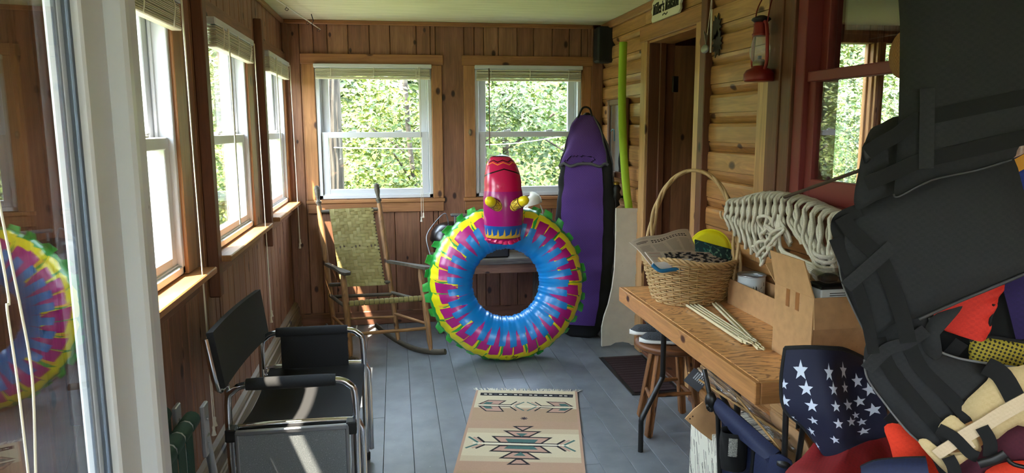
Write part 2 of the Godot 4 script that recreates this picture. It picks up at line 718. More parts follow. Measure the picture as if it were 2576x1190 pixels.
# solid wall with openings, on z from -d to -0.02
func backing(parent: Node3D, xf: Transform3D, x0: float, x1: float, y0: float, y1: float, holes: Array, d: float, material: Material) -> void:
	var m := mb()
	m.xf = xf
	var xs := [x0, x1]
	for h in holes:
		xs.append(h[0]); xs.append(h[1])
	xs.sort()
	for i in xs.size() - 1:
		if xs[i + 1] - xs[i] < 0.001:
			continue
		var mid: float = (xs[i] + xs[i + 1]) * 0.5
		var cut := []
		for h in holes:
			if mid > h[0] and mid < h[1]:
				cut.append([h[2], h[3]])
		cut.sort_custom(func(p, q): return p[0] < q[0])
		var y := y0
		for c in cut:
			if c[0] > y:
				m.span(Vector3(xs[i], y, -d), Vector3(xs[i + 1], c[0], -0.0205), 0.0)
			y = c[1]
		if y < y1:
			m.span(Vector3(xs[i], y, -d), Vector3(xs[i + 1], y1, -0.0205), 0.0)
	part(parent, "backing", m, material)

func even_seams(a: float, b: float, w: float, jitter: float) -> Array:
	var s := [a]
	var x := a
	while x < b - w * 0.6:
		x += w + rng.randf_range(-jitter, jitter)
		s.append(minf(x, b))
	s[-1] = b
	return s

# a white double-hung window set in the plane z = 0; origin at the middle of its sill
func window_unit(n: int, xf: Transform3D, w: float, h: float, stool: float, side_l: float, side_r: float, trim_mat: Array, head := 0.078) -> Node3D:
	var o := frame_of("window_%d" % n)
	o.transform = xf
	var hw := w * 0.5
	var fr := mb()
	for s in [-1, 1]:
		var m := mb()
		m.span(Vector3(s * hw, 0, -0.115), Vector3(s * (hw - 0.028), h, 0.006), 0.003)
		m.span(Vector3(s * (hw - 0.028), 0.03, -0.052), Vector3(s * (hw - 0.040), h - 0.02, -0.042), 0.001)
		part(o, "frame_jamb", m, M.vinyl)
	fr.span(Vector3(-hw, h - 0.03, -0.115), Vector3(hw, h, 0.006), 0.003)
	part(o, "frame_head", fr, M.vinyl)
	fr = mb()
	fr.span(Vector3(-hw, 0, -0.115), Vector3(hw, 0.028, 0.006), 0.003)
	fr.span(Vector3(-hw + 0.028, 0.028, -0.020), Vector3(hw - 0.028, 0.036, -0.006), 0.001)
	part(o, "frame_sill", fr, M.vinyl)
	var mid := h * 0.505
	for up in [false, true]:
		var st := 0.05 if not up else 0.06
		var z0 := -0.048 if not up else -0.092
		var z1 := -0.012 if not up else -0.056
		var ya := 0.032 if not up else mid - 0.042
		var yb := mid if not up else h - 0.03
		var xi := hw - 0.03
		var sash := part(o, "upper_sash" if up else "lower_sash", mb().span(Vector3(-xi, ya, z0), Vector3(-xi + st, yb, z1), 0.003).span(Vector3(xi, ya, z0), Vector3(xi - st, yb, z1), 0.003), M.vinyl)
		part(sash, "bottom_rail", mb().span(Vector3(-xi + st, ya, z0), Vector3(xi - st, ya + (0.038 if not up else 0.04), z1), 0.003), M.vinyl)
		part(sash, "top_rail", mb().span(Vector3(-xi + st, yb - 0.042, z0), Vector3(xi - st, yb, z1 + (0.006 if not up else 0.0)), 0.003), M.vinyl)
		part(sash, "pane", mb().span(Vector3(-xi + st - 0.006, ya + 0.03, (z0 + z1) * 0.5 - 0.002), Vector3(xi - st + 0.006, yb - 0.03, (z0 + z1) * 0.5 + 0.002), 0.0), M.glass)
	for s in [-0.2, 0.2]:
		var m := mb()
		m.span(Vector3(s * w - 0.028, mid, -0.040), Vector3(s * w + 0.028, mid + 0.010, -0.014), 0.003)
		m.tube([Vector3(s * w, mid + 0.01, -0.028), Vector3(s * w + 0.028, mid + 0.014, -0.016)], 0.005, 6)
		part(o, "sash_lock", m, M.vinyl)
	# wooden surround
	for s in [[-1, side_l], [1, side_r]]:
		var m := wb()
		m.span(Vector3(s[0] * hw, -0.005, 0.0), Vector3(s[0] * (hw + s[1]), h + 0.005, 0.018), 0.003, 1)
		part(o, "casing", m, trim_mat[0])
	var hd := wb()
	hd.span(Vector3(-hw - side_l - 0.012, h + 0.005, 0.0), Vector3(hw + side_r + 0.012, h + head, 0.022), 0.003, 0)
	part(o, "head_casing", hd, trim_mat[1])
	var stl := wb()
	stl.span(Vector3(-hw - side_l - 0.01, -0.032, -0.02), Vector3(hw + side_r + 0.01, -0.006, stool), 0.004, 0)
	part(o, "stool", stl, trim_mat[0])
	var ap := wb()
	ap.span(Vector3(-hw - side_l, -0.105, 0.0), Vector3(hw + side_r, -0.032, 0.018), 0.003, 0)
	part(o, "apron", ap, trim_mat[1])
	return o

# a raised slat blind in front of a window: head rail, stack of slats, bottom rail, ladder tapes, cord and wand
func blind(xf: Transform3D, w: float, label: String, slats: int, cord_x: float, cord_end: float, wand_x: float, wand_len: float) -> void:
	var o := thing("window_blind", label, "blind", Vector3.ZERO, "raised slat blinds")
	o.transform = xf
	var hw := w * 0.5
	part(o, "head_rail", mb().span(Vector3(-hw, -0.03, 0.002), Vector3(hw, 0, 0.045), 0.005), M.vinyl)
	var y := -0.034
	var sl := mb().box(Vector3.ZERO, Vector3(w - 0.03, 0.0035, 0.034), 0.001).mesh()
	for i in slats:
		var p := part(o, "slat", sl, M.blind)
		p.position = Vector3(rng.randf_range(-0.002, 0.002), y - 0.003, 0.024)
		p.rotation.x = rng.randf_range(-0.12, 0.12)
		y -= 0.0068
	part(o, "bottom_rail", mb().span(Vector3(-hw + 0.012, y - 0.014, 0.006), Vector3(hw - 0.012, y, 0.042), 0.004), M.blind)
	for k in [-0.36, 0.0, 0.36]:
		part(o, "ladder_tape", mb().tube([Vector3(k * w, -0.03, 0.047), Vector3(k * w + 0.006, y * 0.5, 0.052), Vector3(k * w, y - 0.012, 0.046)], 0.0025, 5), M.cord)
	if cord_end < 0.0:
		var cd := part(o, "pull_cord", mb().tube([Vector3(cord_x, -0.02, 0.05), Vector3(cord_x + 0.004, cord_end * 0.5, 0.056), Vector3(cord_x, cord_end, 0.06)], 0.0022, 5).tube([Vector3(cord_x + 0.012, -0.02, 0.05), Vector3(cord_x + 0.010, cord_end * 0.5, 0.054), Vector3(cord_x + 0.016, cord_end + 0.03, 0.062)], 0.0022, 5), M.cord)
		for e in [Vector3(cord_x, cord_end, 0.06), Vector3(cord_x + 0.016, cord_end + 0.03, 0.062)]:
			part(cd, "tassel", mb().lathe([Vector2(0.002, 0.004), Vector2(0.006, -0.002), Vector2(0.005, -0.014), Vector2(0.010, -0.034), Vector2(0.003, -0.036)], 8, e), M.cord)
	if wand_len > 0.0:
		part(o, "tilt_wand", mb().tube([Vector3(wand_x, -0.025, 0.052), Vector3(wand_x, -wand_len, 0.054)], 0.004, 6), M.blind if cord_end < -0.9 else M.trim_dark)

func build_shell() -> void:
	# ---- floor of painted boards
	var fl := frame_of("floor")
	part(fl, "slab", mb().span(Vector3(XL - 0.13, -0.16, ZF - 0.13), Vector3(XR + 0.16, -0.022, ZB + 0.13), 0.0), M.backing)
	var xs := even_seams(XL, XR + 0.03, 0.138, 0.0)
	for i in xs.size() - 1:
		var cuts := [ZF, ZF + rng.randf_range(1.2, 3.6), ZB]
		for k in 2:
			var m := wb()
			m.span(Vector3(xs[i] + 0.0006, -0.022, cuts[k] + 0.0006), Vector3(xs[i + 1] - 0.0006, rng.randf_range(-0.0006, 0.0), cuts[k + 1] - 0.0006), 0.0016, 2)
			part(fl, "floorboard", m, pick(M.floor))
	# ---- far wall
	var wf := frame_of("wall_far")
	var xff := Transform3D(Basis.IDENTITY, Vector3(0, 0, ZF))
	var holes := [[-0.562, 0.281, 0.975, 1.955], [0.607, 1.432, 0.975, 1.955]]
	panelling(wf, xff, [XL, -0.66, -0.462, -0.315, -0.162, -0.013, 0.178, 0.318, 0.53, 0.679, 0.79, 0.933, 1.061, 1.205, 1.338, 1.485, XR + 0.02], 0.0, YC, holes, M.wall)
	backing(wf, xff, XL - 0.12, XR + 0.16, -0.02, YC + 0.1, holes, 0.13, M.backing)
	part(wf, "corner_board", wb().span(Vector3(XL, 0, ZF), Vector3(XL + 0.045, YC, ZF + 0.02), 0.004, 1), M.wall[1])
	part(wf, "corner_board", wb().span(Vector3(XR - 0.09, 0, ZF), Vector3(XR, YC, ZF + 0.022), 0.004, 1), M.wall[3])
	window_unit(1, Transform3D(Basis.IDENTITY, Vector3(-0.1405, 0.975, ZF)), 0.843, 0.98, 0.028, 0.085, 0.078, M.trim)
	window_unit(2, Transform3D(Basis.IDENTITY, Vector3(1.0195, 0.975, ZF)), 0.825, 0.98, 0.028, 0.085, 0.078, M.trim)
	blind(Transform3D(Basis.IDENTITY, Vector3(-0.1405, 1.962, ZF + 0.004)), 0.85, "raised white slat blind over the far window behind the rocking chair", 9, 0.325, -1.13, -0.30, 0.0)
	blind(Transform3D(Basis.IDENTITY, Vector3(1.0195, 1.962, ZF + 0.004)), 0.83, "raised white slat blind over the far window beside the purple bag", 10, 0.0, 0.0, -0.31, 0.62)
	part(wf, "skirting", wb().span(Vector3(XL, 0, ZF), Vector3(XR, 0.105, ZF + 0.02), 0.004, 0), M.wall[3])
	# ---- left wall; local x runs away from the camera
	var wl := frame_of("wall_left")
	var xfl := Transform3D(Basis(Vector3(0, 0, -1), Vector3.UP, Vector3(1, 0, 0)), Vector3(XL, 0, 0))
	var wins := []
	for k in 5:
		wins.append([4.995, 3.67, 2.345, 0.30, -1.02][k])
	var lh := []
	for c in wins:
		var hw := 0.415 if c > 1.0 else 0.56
		lh.append([c - hw, c + hw, 0.975, 1.955])
	panelling(wl, xfl, even_seams(-ZB, -ZF, 0.125, 0.018), 0.0, YC, lh, M.wall)
	backing(wl, xfl, -ZB - 0.12, -ZF + 0.13, -0.02, YC + 0.1, lh, 0.13, M.backing)
	var nearby := ["farthest left wall window by the corner", "middle left wall window above the black folding chair", "left wall window with the sunlit sill", "left wall window beside the glazed door", "left wall window at the entry"]
	for k in 5:
		var c: float = wins[k]
		var xw := xfl * Transform3D(Basis.IDENTITY, Vector3(c, 0.975, 0))
		window_unit(3 + k, xw, 0.83 if k < 3 else 1.12, 0.98, 0.085, 0.10, 0.075 if k == 0 else 0.125, [M.trim[0], M.wall[3]])
		blind(xfl * Transform3D(Basis.IDENTITY, Vector3(c, 1.962, 0.012)), 0.84 if k < 3 else 1.13, "raised cream slat blind over the " + nearby[k], 11, 0.39, [-1.30, -1.50, -1.58, -1.2, -1.2][k], -0.22, 0.9)
		if k < 3:
			# dark cover strip between two windows
			part(wl, "cover_strip", wb().span(Vector3(XL + 0.0, 0.80, -(c - 0.415 - 0.10) - 0.0), Vector3(XL + 0.045, 2.12, -(c - 0.415 - 0.165)), 0.004, 1), M.trim_dark)
	var bl := frame_of("baseboard_left")
	var prof := PackedVector2Array([Vector2(0, 0), Vector2(0.055, 0), Vector2(0.055, 0.02), Vector2(0.048, 0.024), Vector2(0.048, 0.085), Vector2(0.042, 0.09), Vector2(0.042, 0.10), Vector2(0.036, 0.105), Vector2(0.036, 0.165), Vector2(0.028, 0.17), Vector2(0.028, 0.185), Vector2(0.020, 0.198), Vector2(0, 0.205)])
	var bm := wb()
	bm.xf = Transform3D(Basis(Vector3(1, 0, 0), Vector3.UP, Vector3(0, 0, 1)), Vector3(XL, 0, 0))
	bm.prism(prof, ZF + 0.02, ZB)
	part(bl, "moulding", bm, M.base_tan)
	# ---- right wall of log siding
	build_log_wall()
	# ---- rear wall with two wide windows and the wall planks
	var wr := frame_of("wall_rear")
	var xfr := Transform3D(Basis(Vector3(-1, 0, 0), Vector3.UP, Vector3(0, 0, -1)), Vector3(0, 0, ZB))
	var rh := [[-1.50, -0.50, 0.35, 2.10]]
	panelling(wr, xfr, even_seams(-XR, -XL, 0.16, 0.01), 0.0, YC, rh, M.wall)
	backing(wr, xfr, -XR - 0.16, -XL + 0.13, -0.02, YC + 0.1, rh, 0.13, M.backing)
	window_unit(8, xfr * Transform3D(Basis.IDENTITY, Vector3(-1.0, 0.35, 0)), 1.0, 1.75, 0.03, 0.07, 0.07, M.trim)
	# ---- ceiling of painted sheets with seams, roof above
	var ce := frame_of("ceiling")
	var zs := [ZB + 0.1, 0.5, -0.72, -1.94, -3.16, -4.38, ZF - 0.1]
	for i in zs.size() - 1:
		var m := wb()
		m.span(Vector3(XL - 0.1, YC, zs[i] - 0.0012), Vector3(XR + 0.1, YC + 0.02, zs[i + 1] + 0.0012), 0.002, 0)
		part(ce, "ceiling_sheet", m, M.ceiling)
	var rf := frame_of("roof")
	part(rf, "roof_deck", mb().span(Vector3(XL - 0.28, YC + 0.06, ZF - 0.35), Vector3(5.2, YC + 0.16, ZB + 0.45), 0.0), M.backing)
	part(rf, "soffit", mb().span(Vector3(XL - 0.28, YC + 0.03, ZF - 0.35), Vector3(XL - 0.12, YC + 0.06, ZB + 0.45), 0.0), M.vinyl)
	for tr in [[Vector3(XL, YC - 0.03, ZF), Vector3(XR, YC, ZF + 0.022), 0], [Vector3(XL, YC - 0.03, ZF), Vector3(XL + 0.022, YC, ZB), 2], [Vector3(XR - 0.025, YC - 0.05, ZF), Vector3(XR, YC, ZB), 2]]:
		var t := frame_of("trim_%d" % (1 + [0, 2, 3].find(tr[2]) if false else names.get("trim_n", 0) + 1))
		names["trim_n"] = names.get("trim_n", 0) + 1
		part(t, "moulding", wb().span(tr[0], tr[1], 0.006, tr[2]), M.trim[1])

func build_log_wall() -> void:
	var w := frame_of("wall_right")
	# siding profile: x away from the room, y up; cove below, crack a third of the way up
	var course := 0.1432
	var prof := PackedVector2Array([Vector2(0.05, 0.0), Vector2(0.026, 0.0), Vector2(0.020, 0.010), Vector2(0.011, 0.022), Vector2(0.006, 0.030), Vector2(0.003, 0.046), Vector2(0.012, 0.0462), Vector2(0.012, 0.0495), Vector2(0.001, 0.050), Vector2(0.000, 0.075), Vector2(0.000, 0.122), Vector2(0.003, 0.136), Vector2(0.012, 0.1415), Vector2(0.05, 0.1425)])
	# door hole, window hole: [z from, z to, y0, y1]; camera side is the larger z
	var stretches := [[ZF, -4.54, 0.0, YC], [-4.54, -3.56, 2.09, YC], [-3.60, -2.80, 0.0, YC], [-2.80, -1.45, 0.0, 1.16], [-1.45, ZB, 0.0, YC]]
	var y := -0.055
	var k := 0
	while y < YC:
		for s in stretches:
			var lo: float = max(y, s[2])
			var hi: float = min(y + course, s[3])
			if hi - lo < 0.015:
				continue
			var pr := prof
			if lo > y or hi < y + course:
				pr = PackedVector2Array()
				for q in Geometry2D.intersect_polygons(prof, PackedVector2Array([Vector2(-1, lo - y), Vector2(1, lo - y), Vector2(1, hi - y), Vector2(-1, hi - y)]))[0]:
					pr.append(q)
			var m := wb()
			m.xf = Transform3D(Basis.IDENTITY, Vector3(XR, y, 0))
			m.prism(pr, s[0] + 0.001, s[1] - 0.001)
			part(w, "log_board", m, pick(M.log))
		y += course
		k += 1
	var xfr := Transform3D(Basis(Vector3(0, 0, 1), Vector3.UP, Vector3(-1, 0, 0)), Vector3(XR + 0.03, 0, 0))
	backing(w, xfr, ZF - 0.12, ZB + 0.12, -0.02, YC + 0.1, [[-4.46, -3.68, 0.0, 2.035], [-2.72, -1.52, 1.19, 2.22]], 0.14, M.backing)
	# ---- doorway
	var d := frame_of("door_1")
	part(d, "casing", wb().span(Vector3(XR - 0.016, 0, -4.565), Vector3(XR + 0.01, 2.05, -4.46), 0.004, 1), M.log[2])
	part(d, "casing", wb().span(Vector3(XR - 0.022, 0, -3.69), Vector3(XR + 0.01, 2.05, -3.605), 0.004, 1), M.log[2])
	part(d, "casing", wb().span(Vector3(XR - 0.034, 0, -3.603), Vector3(XR + 0.01, 2.27, -3.535), 0.004, 1), M.trim_dark)
	part(d, "head_casing", wb().span(Vector3(XR - 0.024, 2.035, -4.575), Vector3(XR + 0.01, 2.125, -3.605), 0.004, 2), M.trim[0])
	part(d, "jamb", wb().span(Vector3(XR + 0.002, 0, -4.475), Vector3(XR + 0.17, 2.05, -4.458), 0.003, 1), M.trim_dark)
	part(d, "jamb", wb().span(Vector3(XR + 0.002, 0, -3.69), Vector3(XR + 0.17, 2.05, -3.672), 0.003, 1), M.trim_dark)
	part(d, "head_jamb", wb().span(Vector3(XR + 0.002, 2.022, -4.475), Vector3(XR + 0.17, 2.04, -3.672), 0.003, 2), M.log[1])
	part(d, "door_stop", wb().span(Vector3(XR + 0.07, 0, -4.458), Vector3(XR + 0.11, 2.022, -4.44), 0.003, 1), M.trim_dark)
	part(d, "threshold", wb().span(Vector3(XR + 0.0, -0.005, -4.458), Vector3(XR + 0.17, 0.02, -3.69), 0.004, 2), M.trim_dark)
	# the door itself, swung back into the house
	var leaf := part(d, "door_leaf", wb().span(Vector3(XR + 0.172, 0.012, -4.50), Vector3(XR + 0.90, 2.01, -4.46), 0.003, 1), M.inside_wood)
	for yy in [0.25, 1.72]:
		part(leaf, "hinge", mb().tube([Vector3(XR + 0.165, yy, -4.452), Vector3(XR + 0.165, yy + 0.10, -4.452)], 0.008, 8).span(Vector3(XR + 0.168, yy, -4.461), Vector3(XR + 0.20, yy + 0.10, -4.457), 0.001), mat(Color(0.24, 0.22, 0.20), 0.4, 0.8))
	# ---- lit corner board and the red window
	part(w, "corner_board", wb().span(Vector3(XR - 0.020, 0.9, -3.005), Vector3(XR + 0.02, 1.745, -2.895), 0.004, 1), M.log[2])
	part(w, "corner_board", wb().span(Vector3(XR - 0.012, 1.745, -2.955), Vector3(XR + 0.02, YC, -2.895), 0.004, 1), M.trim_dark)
	var win := frame_of("window_9")
	part(win, "casing", wb().span(Vector3(XR - 0.034, 1.05, -2.893), Vector3(XR + 0.02, YC, -2.80), 0.004, 1), M.trim_dark)
	part(win, "casing", wb().span(Vector3(XR - 0.026, 1.05, -2.798), Vector3(XR + 0.02, YC, -2.722), 0.004, 1), M.trim_dark)
	part(win, "casing", wb().span(Vector3(XR - 0.030, 1.05, -1.52), Vector3(XR + 0.02, YC, -1.42), 0.004, 1), M.trim_dark)
	part(win, "frame_jamb", mb().span(Vector3(XR - 0.012, 1.19, -2.72), Vector3(XR + 0.14, 2.24, -2.655), 0.003), M.red_paint)
	part(win, "frame_jamb", mb().span(Vector3(XR - 0.012, 1.19, -1.585), Vector3(XR + 0.14, 2.24, -1.52), 0.003), M.red_paint)
	part(win, "frame_sill", mb().span(Vector3(XR - 0.03, 1.155, -2.74), Vector3(XR + 0.14, 1.205, -1.50), 0.004), M.red_paint)
	part(win, "apron", wb().span(Vector3(XR - 0.02, 1.06, -2.72), Vector3(XR + 0.02, 1.155, -1.52), 0.004, 2), M.trim_dark)
	var low := part(win, "lower_sash", mb().span(Vector3(XR + 0.012, 1.205, -2.655), Vector3(XR + 0.05, 1.70, -2.610), 0.003).span(Vector3(XR + 0.012, 1.205, -1.63), Vector3(XR + 0.05, 1.70, -1.585), 0.003), M.red_paint)
	part(low, "bottom_rail", mb().span(Vector3(XR + 0.012, 1.205, -2.61), Vector3(XR + 0.05, 1.295, -1.63), 0.003), M.red_paint)
	part(low, "meeting_rail", mb().span(Vector3(XR + 0.002, 1.672, -2.655), Vector3(XR + 0.05, 1.712, -1.585), 0.003), M.red_paint)
	part(low, "pane", mb().span(Vector3(XR + 0.029, 1.28, -2.62), Vector3(XR + 0.033, 1.68, -1.62), 0.0), M.glass)
	var upp := part(win, "upper_sash", mb().span(Vector3(XR + 0.055, 1.68, -2.655), Vector3(XR + 0.09, 2.24, -2.61), 0.003).span(Vector3(XR + 0.055, 1.68, -1.63), Vector3(XR + 0.09, 2.24, -1.585), 0.003), M.red_paint)
	part(upp, "top_rail", mb().span(Vector3(XR + 0.055, 2.18, -2.61), Vector3(XR + 0.09, 2.24, -1.63), 0.003), M.red_paint)
	part(upp, "pane", mb().span(Vector3(XR + 0.070, 1.68, -2.62), Vector3(XR + 0.074, 2.19, -1.62), 0.0), M.glass)
	build_house_room()

# the dark room behind the log wall, with two windows in its own far wall
func build_house_room() -> void:
	var hx0 := XR + 0.17
	var hx1 := 4.9
	var hz := -5.6
	var a := on_z(2050, 106, hz)
	var b := on_z(2208, 106, hz)
	var c := on_z(2222, 106, hz)
	var d := c.x + (b.x - a.x) + 0.05
	var hh := a.y
	var holes := [[a.x, b.x, 0.9, hh], [c.x, d, 0.9, hh]]
	var w := frame_of("wall_house")
	var xf := Transform3D(Basis.IDENTITY, Vector3(0, 0, hz))
	panelling(w, xf, even_seams(hx0 - 0.02, hx1, 0.24, 0.02), 0.0, 2.45, holes, [M.inside_wood])
	backing(w, xf, hx0 - 0.02, hx1 + 0.1, -0.02, 2.6, holes, 0.12, M.backing)
	part(w, "side_wall", mb().span(Vector3(hx1, -0.02, hz), Vector3(hx1 + 0.1, 2.6, 1.0), 0.0), M.inside_wood)
	part(w, "near_wall", mb().span(Vector3(hx0, -0.02, 0.9), Vector3(hx1, 2.6, 1.0), 0.0), M.inside_wood)
	var f := frame_of("floor_house")
	part(f, "slab", mb().span(Vector3(hx0 - 0.02, -0.1, hz), Vector3(hx1, 0.0, 1.0), 0.0), M.inside_wood)
	var e := frame_of("ceiling_house")
	part(e, "slab", mb().span(Vector3(hx0 - 0.02, 2.45, hz - 0.1), Vector3(hx1 + 0.1, 2.55, 1.0), 0.0), mat(Color(0.42, 0.42, 0.34), 0.8))
	# pale printed hanging seen through the doorway
	var ta := on_z(1733, 244, hz + 0.02)
	var tb := on_z(1775, 470, hz + 0.02)
	var hang := thing("wall_hanging", "pale printed cloth hanging in the room beyond the doorway", "wall hanging", Vector3(ta.x, tb.y, hz + 0.012))
	part(hang, "cloth", mb().sheet(func(u: float, v: float) -> Vector3: return Vector3(u * (tb.x - ta.x + 0.25), v * (ta.y - tb.y), 0.006 * sin(u * 11.0)), 16, 4, 0.004), tri(mat(Color(1, 1, 1), 0.9, 0.0, speckle(55, Color(0.45, 0.38, 0.30), Color(0.72, 0.66, 0.56), 0.09)), 3.0))
	part(hang, "rod", mb().tube([Vector3(-0.02, ta.y - tb.y, 0.004), Vector3(tb.x - ta.x + 0.27, ta.y - tb.y, 0.004)], 0.008, 8), M.trim_dark)
	for k in 2:
		var h: Array = holes[k]
		var o := frame_of("window_%d" % (10 + k))
		for s in [[h[0], 1], [h[1], -1]]:
			var x: float = s[0]
			var g: float = s[1]
			part(o, "casing", wb().span(Vector3(x - g * 0.015, 0.86, hz), Vector3(x + g * 0.012, hh + 0.005, hz + 0.03), 0.004, 1), M.log[2])
			part(o, "frame_jamb", wb().span(Vector3(x, 0.9, hz - 0.12), Vector3(x + g * 0.03, hh, hz), 0.004, 1), M.trim[0])
			part(o, "sash_stile", wb().span(Vector3(x + g * 0.03, 0.9, hz - 0.09), Vector3(x + g * 0.045, hh, hz - 0.05), 0.004, 1), M.trim[0])
		part(o, "sill", wb().span(Vector3(h[0] - 0.03, 0.87, hz - 0.12), Vector3(h[1] + 0.03, 0.92, hz + 0.05), 0.004, 0), M.trim[0])
		part(o, "pane", mb().span(Vector3(h[0] + 0.055, 0.92, hz - 0.072), Vector3(h[1] - 0.055, hh, hz - 0.068), 0.0), M.glass)

# ------------------------------------------------------------------ outdoors
func leaf_mesh() -> ArrayMesh:
	var m := mb()
	var a := Vector3(0, 0, 0)
	var b := Vector3(0.30, 0.10, 0.42)
	var c := Vector3(0, -0.03, 1.0)
	var d := Vector3(-0.30, 0.10, 0.42)
	var e := Vector3(0, 0.02, 0.45)
	for q in [[a, b, e], [b, c, e], [c, d, e], [d, a, e]]:
		m.flat(q[0], q[1], q[2], Vector3.UP)
	return m.mesh()

func foliage(parent: Node3D, mesh: ArrayMesh, blobs: Array, count: int, size: float, c0: Color, c1: Color) -> void:
	var mm := MultiMesh.new()
	mm.transform_format = MultiMesh.TRANSFORM_3D
	mm.use_colors = true
	mm.mesh = mesh
	mm.instance_count = count
	for i in count:
		var bl: Array = blobs[rng.randi() % blobs.size()]
		var dir := Vector3(rng.randfn(), rng.randfn(), rng.randfn()).normalized()
		var p: Vector3 = bl[0] + dir * bl[1] * pow(rng.randf(), 0.45)
		var face := (Vector3.UP * 0.8 + Vector3(0, 0, 0.5) + Vector3(rng.randfn(), rng.randfn(), rng.randfn()) * 0.6).normalized()
		var side := face.cross(Vector3(rng.randfn(), rng.randfn() * 0.3, rng.randfn()).normalized()).normalized()
		var s := size * rng.randf_range(0.6, 1.3)
		mm.set_instance_transform(i, Transform3D(Basis(side * s, face * s, side.cross(face) * s), p))
		mm.set_instance_color(i, c0.lerp(c1, rng.randf()))
	var o := MultiMeshInstance3D.new()
	o.multimesh = mm
	o.material_override = M.leaf
	o.name = numbered("leaves", parent)
	o.set_meta("kind", "stuff")
	parent.add_child(o, true)

func grown(called: String, label: String, category: String, group: String, at: Vector3, h: float, r: float, trunk_r: float, count: int, size: float, c0: Color, c1: Color, mesh: ArrayMesh, low := 0.0) -> Node3D:
	var o := thing(called, label, category, at, group)
	var lean := Vector3(rng.randf_range(-0.2, 0.2), 0, rng.randf_range(-0.2, 0.2))
	part(o, "trunk", mb().tube(curve([Vector3(0, -0.3, 0), Vector3(0, h * 0.3, 0) + lean * 0.3, Vector3(0, h * 0.6, 0) + lean, Vector3(0, h * 0.9, 0) + lean * 1.3], 3), trunk_r, 7), M.bark)
	for k in 4:
		var an := TAU * k / 4 + rng.randf()
		part(o, "branch", mb().tube([Vector3(0, h * (0.3 + 0.12 * k), 0) + lean * 0.6, Vector3(cos(an) * r * 0.7, h * (0.45 + 0.12 * k), sin(an) * r * 0.7)], trunk_r * 0.4, 5), M.bark)
	var blobs := []
	for k in 16:
		var an := rng.randf() * TAU
		var d := r * sqrt(rng.randf()) * 0.8
		blobs.append([Vector3(cos(an) * d, rng.randf_range(low + 0.25, h - 0.15), sin(an) * d), rng.randf_range(0.3, 0.55) * clampf(r, 0.6, 2.0)])
	foliage(o, mesh, blobs, count, size, c0, c1)
	return o

func hill(x: float, z: float) -> float:
	return -0.35 + 6.5 * smoothstep(-12.0, -25.0, z) + 5.0 * smoothstep(-8.0, -20.0, x)

